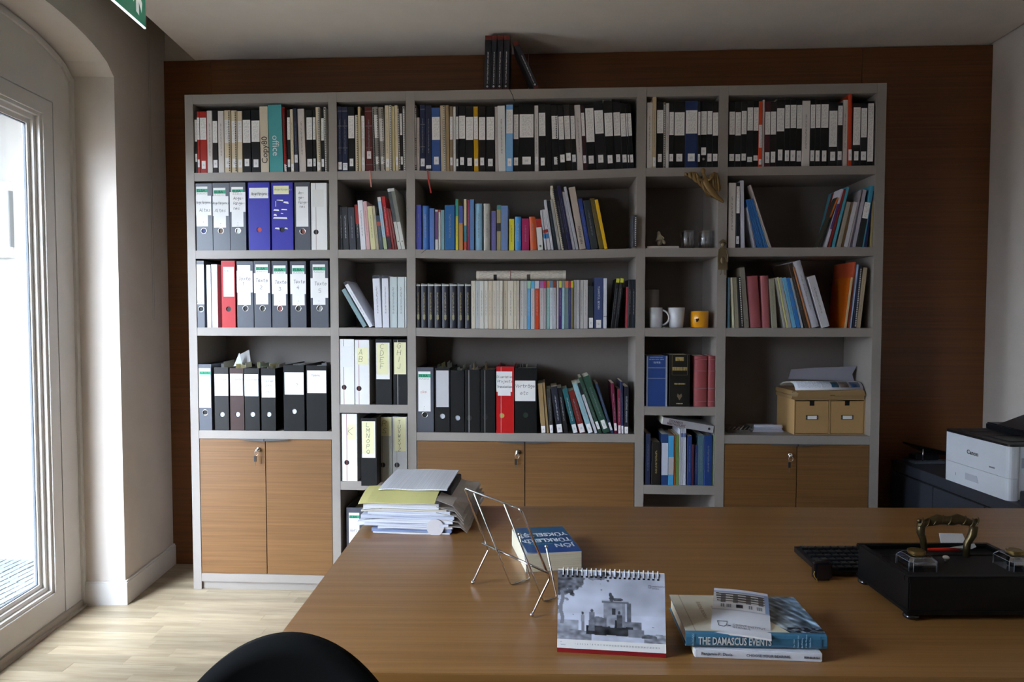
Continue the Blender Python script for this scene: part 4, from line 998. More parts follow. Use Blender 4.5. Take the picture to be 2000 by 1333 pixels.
# wide left bay, fourth shelf
K0 = (360, 660); SK0 = 6.0606
binder(3, 0, K0, SK0, 175, 330, 315, 'grey', 'slim grey binder with green-topped ruled label', (248, 885), True, [(175, 312, 362, 828)], [], elba=((178, 310, 398, 436), 'AURORA', ''), brandmark=(255, 790))
o = bpy.data.objects[REG[(3, 0, None)][-1][1]]
for k in range(4): MB().box(0.004, 0.052, -0.0012, -0.001, 0.245-0.0285*k-0.01, 0.2456-0.0285*k-0.01).build('label_rule', mat('#8f9294', 0.6), o)
M_BLUEINK = mat('#6b74a8', 0.7, name='faded_blue_ink')
TX = [('1996', '1998'), ('1999', '2000'), ('2001', '2003'), ('2004', '2005')]
for i, (x0, x1, yt, col, lab) in enumerate([(364, 530, 352, '#191414', (358, 520, 430, 688)), (548, 712, 362, '#3a2521', (545, 692, 428, 686)), (720, 895, 362, '#110f0f', (712, 875, 432, 692)), (915, 1085, 365, '#0c0c0d', (915, 1083, 448, 708))]):
    binder(3, 0, K0, SK0, x0, x1, yt, col, ['brown-black year binder beside grey one', 'brown binder labelled with years', 'black binder labelled with years', 'black binder with rounded year label'][i], ((x0+x1)/2, 908), False, [lab],
           [('Tagungen', lab[0]+14, lab[2]+75, 0.0105, 0, M_BLUEINK), (TX[i][0], lab[0]+45, lab[2]+130, 0.0105, 0, M_BLUEINK), ('-', lab[0]+65, lab[2]+165, 0.008, 0, M_BLUEINK), (TX[i][1], lab[0]+45, lab[2]+205, 0.0105, 0, M_BLUEINK)], behind='#c5c9d2', stuffed=4)
binder(3, 0, K0, SK0, 1180, 1425, 325, '#0b0b0d', 'broad black binder with question mark label', (1300, 872), False, [(1187, 1412, 410, 673)], [('?', 1320, 575, 0.014)], behind='#c8cacc', stuffed=5)
binder(3, 0, K0, SK0, 1450, 1690, 330, '#0c0c0e', 'broad black binder with half-shaded blank label', None, False, [(1455, 1680, 388, 655)], [('Tagung', 1505, 455, 0.009, 0, M_BLUEINK)], stuffed=5)
# the loose sheets standing up behind the year binders
for k, (pts, c) in enumerate([([(580, 345), (650, 180), (690, 340)], '#b9bcc4'), ([(655, 200), (768, 140), (785, 300), (690, 340)], '#9b9896')]):
    q = [on_y(360+a/SK0, 660+c_/SK0, 0.10+0.03*k) for a, c_ in pts]; x0_ = q[0].x; z0_ = 0.797+0.297
    o = MB().prism([(p.x, p.z) for p in q], 0.10+0.03*k, 0.1008+0.03*k, 'y').build('paper_sheet', mat(c, 0.7))
    tag(o, ['pointed pale sheet sticking up above the brown year binder', 'grey card sticking up behind the pointed sheet'][k], 'paper', 'sheets sticking up from the year binders')
# wide middle bay, fourth shelf
K3 = (800, 660); SK3 = 6.0577
binder(3, 2, K3, SK3, 86, 286, 350, 'grey', 'grey binder with faint red writing', (180, 912), True, [(103, 248, 400, 872)], [('cke', 130, 655, 0.014, 0, mat('#c98080', 0.7))], elba=((105, 247, 430, 470), *GB), brandmark=(175, 845))
binder(3, 2, K3, SK3, 300, 476, 362, '#0b0b0d', 'black binder with blank grey label', (388, 930), False, [(315, 462, 388, 822, mat('#bfbdbf', 0.7))], [], behind='#c9cad2', stuffed=6)
binder(3, 2, K3, SK3, 484, 648, 388, '#0a0a0c', 'unlabelled black binder with pale finger hole', (567, 950), False, [], [], behind='#b9bcc9', stuffed=4)
binder(3, 2, K3, SK3, 655, 832, 380, '#0a0a0b', 'scuffed black binder with white line', (705, 950), False, [], [], line=(702, '#c4c2be'), behind='#2c2a2a', stuffed=4)
binder(3, 2, K3, SK3, 840, 1010, 380, '#09090b', 'black binder with slim white line', (895, 935), False, [], [], line=(890, '#bdbab4'), stuffed=3)
binder(3, 2, K3, SK3, 1026, 1236, 342, '#bb0f12', 'bright red binder handwritten Dissertations Projects Translations', (1090, 922), False, [(1020, 1213, 400, 640), (1043, 1195, 600, 686)], [('Dissertations', 1034, 475, 0.0098), ('Projects', 1040, 530, 0.012), ('Translations', 1034, 592, 0.0100)], line=(1082, '#d8cfc8'), behind='#b09a4a', stuffed=3)
binder(3, 2, K3, SK3, 1246, 1504, 360, '#0b0c0d', 'broad black binder handwritten Vorträge', (1372, 915), False, [(1238, 1488, 508, 750)], [('Vorträge', 1252, 590, 0.0155), ('etc', 1310, 675, 0.018)], behind='#24382a', stuffed=5)
for key in ((3, 2),):
    for (x, nm, ds) in REG[(3, 2, None)]:
        o_ = bpy.data.objects[nm]
finish_labels()

# ================================================================ OTHER THINGS ON THE SHELVES
# five volumes on top of the bookcase
M_VOL = print_mat('#1d1c24', '#b5b2b0', 0.4, (0.42, 0.6), (0.16, 0.72), 260, 200, thr=0.46)
vol = [((945, 958), 70, 950), ((958.6, 969), 70.5, 962.5), ((969.6, 981), 69.5, 974), ((981.6, 993.5), 69.5, 986.5)]
for i, ((a, c), yt, xt) in enumerate(vol):
    Y = 0.05; zb = 2.4305
    X0 = on_y(a, 173, Y).x; X1 = on_y(c, 173, Y).x; T = on_y(xt, yt, Y)
    w = X1-X0-0.0006; th = math.atan2(T.x-X0, T.z-zb)*0.55; h = T.z-zb
    o = book('book', w, h, 0.17, M_VOL); o.rotation_euler.y = th; o.location = (X0, Y, zb+w*math.sin(th))
    MB().box(0.0003, w-0.0003, -0.0008, 0.17, h-0.020, h+0.0004).build('top_band', mat('#6e2418', 0.5), o)
    MB().box(0.0003, w-0.0003, -0.0008, 0.10, 0.0, 0.022).build('foot_band', mat('#4a1f1c', 0.5), o)
    MB().prism([(w/2-.006, .030), (w/2, .024), (w/2+.006, .030), (w/2, .036)], -0.0012, -0.0004, 'y').build('emblem', mat('#c5c5c8', 0.5), o)
    tag(o, f'dark volume with red ends standing on top of the bookcase, {ordinal(i+1)} from left', 'book', 'volumes on top of the bookcase')
Y = 0.04; zb = 2.4305
P0 = on_y(1045, 172.5, Y); T = on_y(1001.5, 83, Y); w = 0.025
th = math.atan2(T.x-P0.x, T.z-zb); h = (T-Vector((P0.x, Y, zb))).length
o = book('book', w, h, 0.17, M_VOL); o.rotation_euler.y = th; o.location = (P0.x, Y, zb)
MB().box(0.0003, w-0.0003, -0.0008, 0.17, h-0.020, h+0.0004).build('top_band', mat('#6e2418', 0.5), o)
MB().box(0.0003, w-0.0003, -0.0008, 0.10, 0.0, 0.022).build('foot_band', mat('#6a3020', 0.5), o)
MB().prism([(w/2-.006, .030), (w/2, .024), (w/2+.006, .030), (w/2, .036)], -0.0012, -0.0004, 'y').build('emblem', mat('#c5c5c8', 0.5), o)
tag(o, 'dark volume leaning by itself against the other four on top of the bookcase', 'book', 'volumes on top of the bookcase')

# ribbons
for (pts, c, lb) in [([(722, 333.5), (723, 345), (725.5, 366)], '#c98478', 'faded pink bookmark ribbon hanging below the top shelf, narrow left bay'), ([(835, 333), (837, 352), (842, 377)], '#a8241c', 'red bookmark ribbon hanging below the top shelf, wide middle bay')]:
    b = MB(); q = [on_y(x, y, -0.002) for x, y in pts]; q = [q[0]+(q[1]-q[0])*t for t in (0, .5)]+[q[1]+(q[2]-q[1])*t for t in (0, .5, 1)]
    for i in range(len(q)-1):
        a, c_ = q[i], q[i+1]; b.prism([(a.x-.0032, a.z), (a.x+.0032, a.z), (c_.x+.0032, c_.z), (c_.x-.0032, c_.z)], -0.003-0.0008*i, -0.002-0.0008*i, 'y')
    tag(fix_normals(b.build('bookmark_ribbon', mat(c, 0.5))), lb, 'ribbon', 'ribbons hanging over the shelf edges')
q = [on_y(x, y, -0.004) for x, y in ((832, 488), (828, 491), (823, 495))]; 
tag(MB().tube([(q[0].x, 0.004, q[0].z+0.002)]+[tuple(v) for v in q], 0.001, 5).build('dangling_cord', mat('#2a2c3c', 0.6)), 'frayed blue cord hanging from the royal blue book', 'ribbon')

# rolled newspaper lying on the cream paperbacks
a = on_y(931, 540, 0.06); c = on_y(1105, 538, 0.06)
zr = on_y(1000, 548.5, 0.03).z+0.0262
nr = empty('rolled_newspaper', ((a.x+c.x)/2, 0.06, zr)); hl = (c.x-a.x)/2
tag(nr, 'newspaper rolled up with red rubber band, lying on cream paperbacks', 'newspaper')
b = MB(); prof = []
n = 40; turns = 2.6; vs = []; fs = []
for xi, x in enumerate(np.linspace(-hl, hl, 9)):
    for k in range(n+1):
        u = k/n; rr = 0.0245-0.008*(1-u) + 0.0008*math.sin(x*90); ang = u*turns*2*PI
        vs.append((x, rr*math.cos(ang), rr*math.sin(ang)))
for xi in range(8):
    for k in range(n): fs.append((xi*(n+1)+k, xi*(n+1)+k+1, (xi+1)*(n+1)+k+1, (xi+1)*(n+1)+k))
M_NEWS = print_mat('#d4c9b9', '#b5ab9d', 0.85, (0.03, 0.97), (0.0, 1), 60, 700, name='newsprint', thr=0.5)
b.add(vs, fs, True).build('paper_roll', M_NEWS, nr)
for xa, xb, cc in ((-hl+0.084*1, -hl+0.100, '#1c1a1a'), (-hl+0.245, -hl+0.262, '#4a4038'),):
    b = MB(); m_ = 12; pts = [(math.cos(t_)*0.0252, math.sin(t_)*0.0252) for t_ in np.linspace(PI*0.95, PI*1.75, m_)]
    vs = [(x, p[0], -p[1]*-1) for x in (xa, xb) for p in pts]; fs = [(i, i+1, i+1+m_, i+m_) for i in range(m_-1)]
    b.add(vs, fs).build('printed_block', mat(cc, 0.8), nr)
MB().tube([(-hl+0.165+0.001*math.sin(3*t_), 0.0262*math.cos(t_), 0.0262*math.sin(t_)) for t_ in np.linspace(0, 2*PI, 22)], 0.0012, 5, False).build('rubber_band', mat('#8a2426', 0.5), nr)

# narrow right bay: cups and glasses
def cup(px0, px1, ytop, ybase, Y, name, label, m, group, rb=0.85, wall=0.0035, zb=None, hollow=True):
    zb = ZB[2]+0.0004 if zb is None else zb
    a = on_y(px0, (ytop+ybase)/2, Y); c = on_y(px1, (ytop+ybase)/2, Y); r = (c.x-a.x)/2; cx = (a.x+c.x)/2
    h = on_y((px0+px1)/2, ytop, Y-r*0.9).z-zb
    e = MB(); n = 28
    prof = [(r*rb*0.9, 0), (r*rb, 0.003), (r*(rb*0.5+0.5), h*0.5), (r, h-0.001), (r-wall*0.5, h), (r-wall, h-0.001), (r*(rb*.5+.5)-wall, h*.5), (r*rb-wall, 0.006), (0.001, 0.005)]
    o = e.lathe(prof, (0, 0, 0), n).build(name, m); o.location = (cx, Y, zb)
    if label: tag(o, label, 'cup' if 'glass' not in name else 'glass', group)
    return o, r, h
M_MUG = mat('#cfcfd2', 0.25, coat=0.4, name='white_glaze')
def handle(o, r, h, ang=0.0, size=0.7):
    pts = []
    for t_ in np.linspace(-PI/2, PI/2, 12):
        rr = h*0.36*size/0.7
        x = r-0.003+math.cos(t_)*h*0.34; z = h*0.5+math.sin(t_)*rr
        pts.append((x*math.cos(ang), x*math.sin(ang), z))
    MB().tube(pts, 0.0048, 8).build('handle', o.data.materials[0], o)
o, r, h = cup(1267.5, 1294, 601, 641, 0.055, 'mug', 'white straight mug with handle, left of the tapered cup', M_MUG, 'cups on the third shelf', rb=0.97); handle(o, r, h, -0.25)
o, r, h = cup(1304, 1337.5, 601, 641, 0.06, 'cup', 'white tapered cup without visible handle, between white mug and yellow mug', M_MUG, 'cups on the third shelf', rb=0.82)
o, r, h = cup(1349, 1383.5, 608, 640, 0.06, 'mug', 'yellow mug with small black mark on white paper', mat('#e39a12', 0.3, coat=0.4), 'cups on the third shelf', rb=0.97); handle(o, r, h, 1.7, 0.6)
b = MB(); b.box(-r*0.55, -r*0.45, -r-0.0005, -r*0.8, h*0.36, h*0.5).box(-r*0.4, -r*0.3, -r-0.0005, -r*0.8, h*0.45, h*0.56).box(-r*.62, -r*.5, -r-.0004, -r*.8, h*.5, h*.54)
mk = b.build('dark_mark', M_BLACK, o)
o, r, h = cup(1257, 1287.5, 566, 630, 0.17, 'vase', 'grey cylindrical vase standing behind the white mug', mat('#a09a94', 0.5), None, rb=1.0)
for (a, c, Y0_, Y1_, nm) in ((1343, 1384, 0.012, 0.05, 'yellow mug'), (1286, 1304, 0.012, 0.03, 'white mug handle')):
    xa, xb = on_y(a, 640, Y0_).x, on_y(c, 640, Y0_).x
    g = []
    for i in range(7):
        x = xa+(xb-xa)*i/6; g.append((x, 0.0, 0.0008+0.004*math.sin(i*1.3)**2))
    vs = [(x, Y0_, ZB[2]+z) for x, _, z in g]+[(x, Y1_, ZB[2]+0.001) for x, _, z in g]+[(x, Y0_, ZB[2]+z-0.0006) for x, _, z in g]
    fs = [(i, i+1, i+8, i+7) for i in range(6)]+[(i, i+14, i+15, i+1) for i in range(6)]
    tag(MB().add(vs, fs).build('paper_scrap', M_PAPER), 'crumpled white paper lying by the '+nm, 'paper', 'papers under the mugs')
M_GL = glass_mat('drinking_glass', 0.03, (0.93, 0.94, 0.96), thin=True, base=0.10)
for i, (a, c) in enumerate(((1329.5, 1357.5), (1363.5, 1393.5))):
    o, r, h = cup(a, c, 450, 484, 0.06, 'drinking_glass', ('left' if i == 0 else 'right')+' of two clear fluted drinking glasses by the seated figurine', M_GL, 'glasses on the second shelf', rb=0.86, wall=0.0022, zb=ZB[1]+0.0004)
    b = MB()
    for k in range(18):
        a_ = 2*PI*k/18; b.tube([(r*0.885*math.cos(a_), r*0.885*math.sin(a_), 0.004), (r*0.96*math.cos(a_), r*0.96*math.sin(a_), h*0.62)], 0.0016, 6)
    b.build('flutes', M_GL, o)
# white plinth and seated stone figurine
xa, xb = on_y(1263.7, 480, 0.02).x, on_y(1326, 480, 0.02).x
tag(MB().cbox(xa+0.0005, xb, 0.02, 0.20, ZB[1]+0.0004, ZB[1]+0.0120, 0.0015).build('plinth_slab', mat('#c9bfb6', 0.5)), 'flat white slab under the seated figurine', 'slab')
def skinned(name, verts, edges, radii, m, parent=None, sub=2):
    me = bpy.data.meshes.new(name); me.from_pydata(verts, edges, []); o = bpy.data.objects.new(name, me); COL.objects.link(o)
    sk = o.modifiers.new('skin', 'SKIN'); sk.use_smooth_shade = True; sk.branch_smoothing = 0.6
    for i, r_ in enumerate(radii):
        me.skin_vertices[0].data[i].radius = (r_, r_) if not isinstance(r_, tuple) else r_
    me.skin_vertices[0].data[0].use_root = True
    ss = o.modifiers.new('sub', 'SUBSURF'); ss.levels = sub; ss.render_levels = sub
    me.materials.append(m)
    if parent: o.parent = parent
    return o
fx = on_y(1288, 470, 0.09).x; fz = ZB[1]+0.0124
M_STONE = mat('#a8997f', 0.7, bump=0.4, bscale=120, name='pale_stone')
fg = skinned('figurine', [(0.002, 0, 0.016), (-0.002, 0, 0.040), (-0.004, 0, 0.060), (-0.006, 0, 0.078), (0.014, -0.010, 0.030), (0.026, -0.014, 0.014), (-0.016, -0.004, 0.014), (0.008, -0.010, 0.048), (0.018, -0.012, 0.038)],
   [(0, 1), (1, 2), (2, 3), (0, 4), (4, 5), (0, 6), (1, 7), (7, 8)], [0.024, 0.019, 0.010, 0.0085, 0.013, 0.010, 0.017, 0.008, 0.006], M_STONE)
fg.location = (fx, 0.085, fz); tag(fg, 'small seated stone figurine on white slab beside two glasses', 'figurine')

# gilded winged figure hanging at the corner of the narrow right bay
M_GILT = mat('#83683c', 0.55, 0.4, bump=1.0, bscale=90, name='worn_gilding')
ag = empty('hanging_angel', tuple(on_y(1378, 362, -0.03))); tag(ag, 'gilded winged angel hanging at the corner of the second shelf', 'ornament')
def AP(px, py, Y=-0.03): v = on_y(px, py, Y)-ag.location; return (v.x, Y+0.03, v.z)
# body: head, torso, flowing robe to the feet
skinned('body', [AP(1377, 350), AP(1375, 343), AP(1373, 336, -0.034), AP(1379, 360), AP(1386, 371), AP(1396, 382), AP(1406, 389), AP(1414, 396), AP(1369, 352, -0.045), AP(1362, 348, -0.05), AP(1387, 352, -0.045), AP(1392, 344, -0.05)],
        [(0, 1), (1, 2), (0, 3), (3, 4), (4, 5), (5, 6), (6, 7), (0, 8), (8, 9), (0, 10), (10, 11)], [0.013, 0.007, 0.011, 0.018, 0.021, 0.016, 0.010, 0.005, 0.006, 0.004, 0.006, 0.004], M_GILT, ag)
MB().ball(AP(1373, 334, -0.036), 0.0125, 12, (0.9, 0.9, 1.1)).build('head', M_GILT, ag)
def wing(pts_top, pts_bot, name='wing'):
    b = MB(); n = len(pts_top)
    for i in range(n-1):
        # each feather is a thin overlapping lozenge
        t0, t1 = Vector(AP(*pts_top[i])), Vector(AP(*pts_top[i+1])); b0, b1 = Vector(AP(*pts_bot[i])), Vector(AP(*pts_bot[i+1]))
        dy = 0.003*(i % 2)
        tip = (b0+b1)/2+(b0-t0)*0.10
        v = [t0, t1, b1, tip, b0]; f = [Vector((p.x, p.y-dy-0.002, p.z)) for p in v]; k = [Vector((p.x, p.y-dy+0.004, p.z)) for p in v]
        mid = (t0+b0+t1+b1)/4; mid = Vector((mid.x, mid.y-dy-0.007, mid.z))
        b.add([*f, *k, mid], [(0, 1, 10), (1, 2, 10), (2, 3, 10), (3, 4, 10), (4, 0, 10), (9, 8, 7, 6, 5)]+[(j, j+5, (j+1) % 5+5, (j+1) % 5) for j in range(5)])
    return fix_normals(b.build(name, M_GILT, ag))
wing([(1372, 352), (1366, 343), (1359, 337), (1350, 336), (1344, 338), (1337, 337)], [(1376, 374), (1370, 366), (1362, 358), (1352, 350), (1344, 345), (1337, 343)])
wing([(1383, 350), (1388, 341), (1394, 336), (1400, 338), (1404, 349), (1407, 362)], [(1386, 362), (1392, 366), (1397, 370), (1401, 373), (1405, 374), (1408, 368)])
# trailing robe folds
b = MB()
for k in range(7):
    a0, c0 = AP(1374+k*1.6, 362+k*2, -0.034), AP(1381+k*4.5, 384+k*1.2, -0.034)
    b.tube([a0, ((a0[0]+c0[0])/2-0.004, a0[1]-0.004, (a0[2]+c0[2])/2), c0], 0.004, 6, radii=[0.005, 0.0045, 0.002])
b.build('robe_folds', M_GILT, ag)
# small bronze relief figure on the upright below
M_BRZ = mat('#7d6d52', 0.45, 0.6, bump=0.5, bscale=200, name='aged_bronze')
bp_ = empty('bronze_figure', tuple(on_y(1411.5, 505, -0.008))); tag(bp_, 'small bronze relief of a girl hung on the upright by the glasses', 'ornament')
def BP(px, py, Y=-0.006): v = on_y(px, py, -0.008)-bp_.location; return (v.x, v.z)
dress = [BP(*q) for q in ((1407, 484), (1416, 484), (1418.5, 495), (1419, 508), (1421, 527), (1402, 527), (1403, 508), (1404, 495))]
fix_normals(MB().prism(dress, -0.004, 0.0065, 'y').build('dress', M_BRZ, bp_))
hx_, hz_ = BP(1411.5, 478)
MB().ball((hx_, -0.003, hz_), 0.0115, 12, (0.95, 0.7, 1.05)).build('head', M_BRZ, bp_)
hat = [BP(*q) for q in ((1403, 476), (1406, 471), (1411.5, 467.5), (1417, 471), (1420, 476), (1416, 474), (1407, 474))]
fix_normals(MB().prism(hat, -0.007, 0.004, 'y').build('bonnet', M_BRZ, bp_))
b = MB()
for q in (((1405, 487), (1402.5, 500), (1402.5, 513)), ((1418, 487), (1421, 500), (1421, 512))):
    b.tube([(BP(*p)[0], -0.002, BP(*p)[1]) for p in q], 0.0035, 6)
b.build('arms', M_BRZ, bp_)
ox_, oz_ = BP(1411.5, 509)
MB().ball((ox_, -0.004, oz_), 0.013, 14, (0.85, 0.35, 1.35)).build('medallion', M_BRZ, bp_)
for s_ in (-1, 1):
    lx_, lz_ = BP(1411.5+s_*2.5, 527); MB().tube([(lx_, 0, lz_+0.002), (lx_+s_*0.001, 0, lz_-0.018), (lx_+s_*0.006, -0.002, lz_-0.024)], 0.0018, 6).build('leg', M_BRZ, bp_)

# book lying aslant across the lowest row, narrow right bay
q0 = on_y(1293, 829, 0.006); q1 = on_y(1392, 846.5, 0.006); th = -math.atan2(q0.z-q1.z, q1.x-q0.x)*1.0
tl = on_y(1296, 814, 0.006)
Lb = math.hypot(q1.x-q0.x, q1.z-q0.z); hb = 0.034
o = fix_normals(MB().prism(cover_outline(hb, 0.19, 0.001, False), 0, Lb).build('book', mat('#a9a4a6', 0.5)))
MB().box(0.0012, hb-0.0012, 0.003, 0.189, 0.0006, Lb-0.0006).build('pages', M_PAGES, o)
# lay it down: local z along the slope, local x pointing up
ang = math.atan2(q1.z-q0.z, q1.x-q0.x)
zx = Vector((math.cos(ang), 0, math.sin(ang))); xx_ = Vector((-math.sin(ang), 0, math.cos(ang)))
yy_ = Vector((0, 1, 0))
o.matrix_world = Matrix(((xx_.x, yy_.x, zx.x, q0.x), (xx_.y, yy_.y, zx.y, 0.006), (xx_.z, yy_.z, zx.z, q0.z), (0, 0, 0, 1)))
M_MAR = mat('#4c2c34', 0.6)
text('lettering', 'İSTANBUL', 0.0145, M_MAR, o, (0.017, -0.001, 0.03), (0, 0, 1), (1, 0, 0), bold=0.0002)
text('lettering', 'BEKTAŞİLERİ', 0.0145, M_MAR, o, (0.004, -0.001, 0.022), (0, 0, 1), (1, 0, 0), bold=0.0002)
MB().lathe([(0.006, 0), (0.006, 0.0006)], (hb/2, 0, Lb-0.02), 14, 'y').build('emblem', mat('#2a2628', 0.6), o)
tag(o, 'grey paperback lettered in maroon lying aslant on top of the lowest books', 'book')

# dictionary lettering
for nm, (x_, n_, ds) in [(r_[1], r_) for r_ in REG[(3, 3, 'dictionary shelf')]]:
    o = bpy.data.objects[nm]
    if 'blue dictionary' in ds:
        W_ = o.dimensions.x; gm = print_mat('#27437f', '#9fa6bc', 0.4, (0, 1), (0, 1), 500, 60, thr=0.5)
        MB().box(0.012, W_-0.018, -0.0008, 0, 0.222, 0.226).box(0.016, W_-0.022, -0.0008, 0, 0.232, 0.236).box(0.03, W_-0.03, -0.0008, 0, 0.205, 0.214).build('gilt_title', gm, o)
        MB().box(W_-0.008, W_-0.0002, -0.001, 0, 0.0, o.dimensions.z).box(0.0002, 0.006, -0.001, 0, 0.0, o.dimensions.z).build('worn_jacket_edge', mat('#9a9ca6', 0.3), o)
    if 'black gilt' in ds:
        gm = mat('#a08a50', 0.4, 0.4); W_ = o.dimensions.x
        MB().box(0.012, W_-0.012, -0.0008, 0, 0.150, 0.1508).box(0.012, W_-0.012, -0.0008, 0, 0.252, 0.2528).box(0.012, 0.0128, -0.0008, 0, 0.15, 0.2528).box(W_-0.0128, W_-0.012, -0.0008, 0, 0.15, 0.2528).build('gilt_frame', gm, o)
        MB().box(0.028, W_-0.03, -0.0007, 0, 0.218, 0.236).box(0.014, W_-0.014, -0.0007, 0, 0.172, 0.189).box(0.022, W_-0.022, -0.0007, 0, 0.105, 0.112).build('gilt_title', print_mat('#1b1815', '#b09a60', 0.4, (0, 1), (0, 1), 600, 30, thr=0.42), o)
        MB().prism([(W_/2, 0.030), (W_/2+0.012, 0.050), (W_/2+0.009, 0.062), (W_/2, 0.055), (W_/2-0.009, 0.062), (W_/2-0.012, 0.050)], -0.0008, 0, 'y').build('emblem', mat('#7f715a', 0.4, 0.3), o)
        MB().box(W_/2-0.015, W_/2+0.016, -0.0008, 0, 0.012, 0.0165).build('gilt_imprint', print_mat('#1b1815', '#c9ba88', 0.4, (0, 1), (0, 1), 500, 60, thr=0.42), o)

# wide right bay, fourth shelf: two-drawer card box, mailer, open magazine, papers
z4 = ZB[3]+0.0004
BL = on_z(1551, 849.6, z4); BR = on_z(1688.5, 849.0, z4)
ht = on_y(1551, 781, BL.y).z-z4
dirx = (BR-BL).normalized(); W_ = (BR-BL).length; rz = math.atan2(dirx.y, dirx.x)
db = empty('drawer_box', (BL.x, BL.y, z4), rz); tag(db, 'brown cardboard box with two label-holder drawers on fourth shelf', 'box')
M_CARD = mat('#b38e5c', 0.75, bump=0.15, bscale=300, name='kraft_card')
DB = 0.20
b = MB(); b.box(0, 0.003, 0, DB, 0, ht).box(W_-0.003, W_, 0, DB, 0, ht).box(0, W_, 0, DB, ht-0.003, ht).box(0, W_, 0, DB, 0, 0.003).box(0, W_, DB-0.003, DB, 0, ht).box(W_/2-0.003, W_/2+0.003, 0, DB, 0, ht)
b.build('carcass', M_CARD, db)
for k in range(2):
    a, c = (0.006, W_/2-0.006) if k == 0 else (W_/2+0.006, W_-0.006); m_ = (a+c)/2; zt = ht-0.008
    dr = fix_normals(MB().prism([(a, 0.006), (c, 0.006), (c, zt), (m_+0.012, zt), (m_+0.012, zt-0.022), (m_-0.012, zt-0.022), (m_-0.012, zt), (a, zt)], 0.001, 0.004, 'y').build('drawer', M_CARD, db))
    MB().box(m_-0.016, m_+0.016, 0.008, 0.009, zt-0.03, zt+0.002).build('notch_shade', mat('#120e0a', 0.9), dr)  # near-black sheet painting the shade seen through the drawer notch
    hz = 0.082
    MB().cbox(m_-0.030, m_+0.030, -0.001, 0.001, hz-0.011, hz+0.011, 0.0008).build('label_holder', mat('#5e5a52', 0.35, 0.8), dr)
    MB().box(m_-0.022, m_+0.022, -0.0016, -0.0006, hz-0.008, hz+0.008).build('card_insert', M_WHITE, dr)
    MB().ball((m_-0.026, -0.001, hz), 0.002, 6).ball((m_+0.026, -0.001, hz), 0.002, 6).build('rivets', M_CHROME, dr)
# kraft mailer box on top
mb_ = empty('mailer_box', (BL.x, BL.y, z4+ht+0.0004), rz); tag(mb_, 'flat kraft mailer box with folded-over lid on the drawer box', 'box')
M_KR = mat('#9c7c52', 0.8, bump=0.2, bscale=200)
W2 = W_*0.985
MB().cbox(-0.012, W2, -0.004, 0.19, 0.0, 0.018, 0.002).build('tray', M_KR, mb_)
lid = [(-0.020, 0.0), (-0.010, 0.036), (W2-0.010, 0.040), (W2+0.004, 0.014), (W_*0.56, 0.014), (W_*0.54, 0.020), (W_*0.50, 0.020), (W_*0.48, 0.012), (0.01, 0.010)]
fix_normals(MB().prism([(x, z+0.004) for x, z in lid], -0.010, -0.0065, 'y').build('lid_flap', M_KR, mb_))
MB().cbox(-0.014, W2, -0.006, 0.19, 0.020, 0.042, 0.003).build('lid', M_KR, mb_)
fix_normals(MB().prism([(-0.026, 0.024), (-0.004, 0.040), (0.012, 0.030), (0.006, 0.016), (-0.012, 0.016)], -0.014, -0.0105, 'y').build('torn_corner', mat('#b8a078', 0.8), mb_))
# open magazine draped over the mailer
mg = empty('magazine', (BL.x+0.005, BL.y+0.01, z4+ht+0.044), rz); tag(mg, 'open magazine with printed columns and dark photographs lying on the mailer box', 'magazine')
def curved_sheet(name, x0, x1, prof, m, parent, t=0.0015):
    n = len(prof); vs = []; fs = []
    for x in (x0, x1):
        for (y, z) in prof: vs.append((x, y, z))
    for x in (x0, x1):
        for (y, z) in prof: vs.append((x, y+0.0, z-t))
    for i in range(n-1): fs += [(i, i+1, n+i+1, n+i), (2*n+i, 3*n+i, 3*n+i+1, 2*n+i+1)]
    fs += [(0, n, 3*n, 2*n), (n-1, 3*n-1, 4*n-1, 2*n-1)]
    for i in range(n-1): fs += [(i, 2*n+i, 2*n+i+1, i+1), (n+i, n+i+1, 3*n+i+1, 3*n+i)]
    return fix_normals(MB().add(vs, fs, True).build(name, m, parent))
pf = [(0.0, 0.002), (0.004, 0.012), (0.012, 0.024), (0.030, 0.034), (0.06, 0.037), (0.10, 0.032), (0.14, 0.026), (0.185, 0.010)]
M_COLS = print_mat('#d6d7de', '#adafbc', 0.4, (0.05, 0.58), (0.3, 0.98), 120, 900, name='magazine_columns', thr=0.5)
curved_sheet('page', 0.0, W_*0.97, pf, M_COLS, mg)
curved_sheet('page_stack', 0.004, W_*0.965, [(y+0.001, z-0.002) for y, z in pf], M_PAGES, mg, 0.006)
for a, c, cc in ((0.53, 0.63, '#1f4456'), (0.65, 0.77, '#5a4c48'), (0.80, 0.93, '#27405e')):
    curved_sheet('photograph', W_*a, W_*c, [(y-0.0008, z+0.0006) for y, z in pf[1:4]], mat(cc, 0.3), mg, 0.0005)
MB().prism([(0.002, -0.002), (0.012, 0.022), (0.03, 0.033), (0.06, 0.036), (0.14, 0.024), (0.19, 0.0)], W_*0.97, W_*0.98, 'x').build('cover_edge', mat('#20222c', 0.3), mg)
# plastic-wrapped sheets rising behind
pb = [on_y(x, y, 0.12) for x, y in ((1542, 741), (1548, 723), (1598, 719), (1640, 718), (1677, 716), (1668, 732), (1672, 746))]
tag(fix_normals(MB().prism([(p.x, p.z) for p in pb], 0.14, 0.142, 'y').build('plastic_envelope', mat('#8a8792', 0.3, coat=0.3))), 'clear plastic envelope of grey sheets rising behind the open magazine', 'envelope')
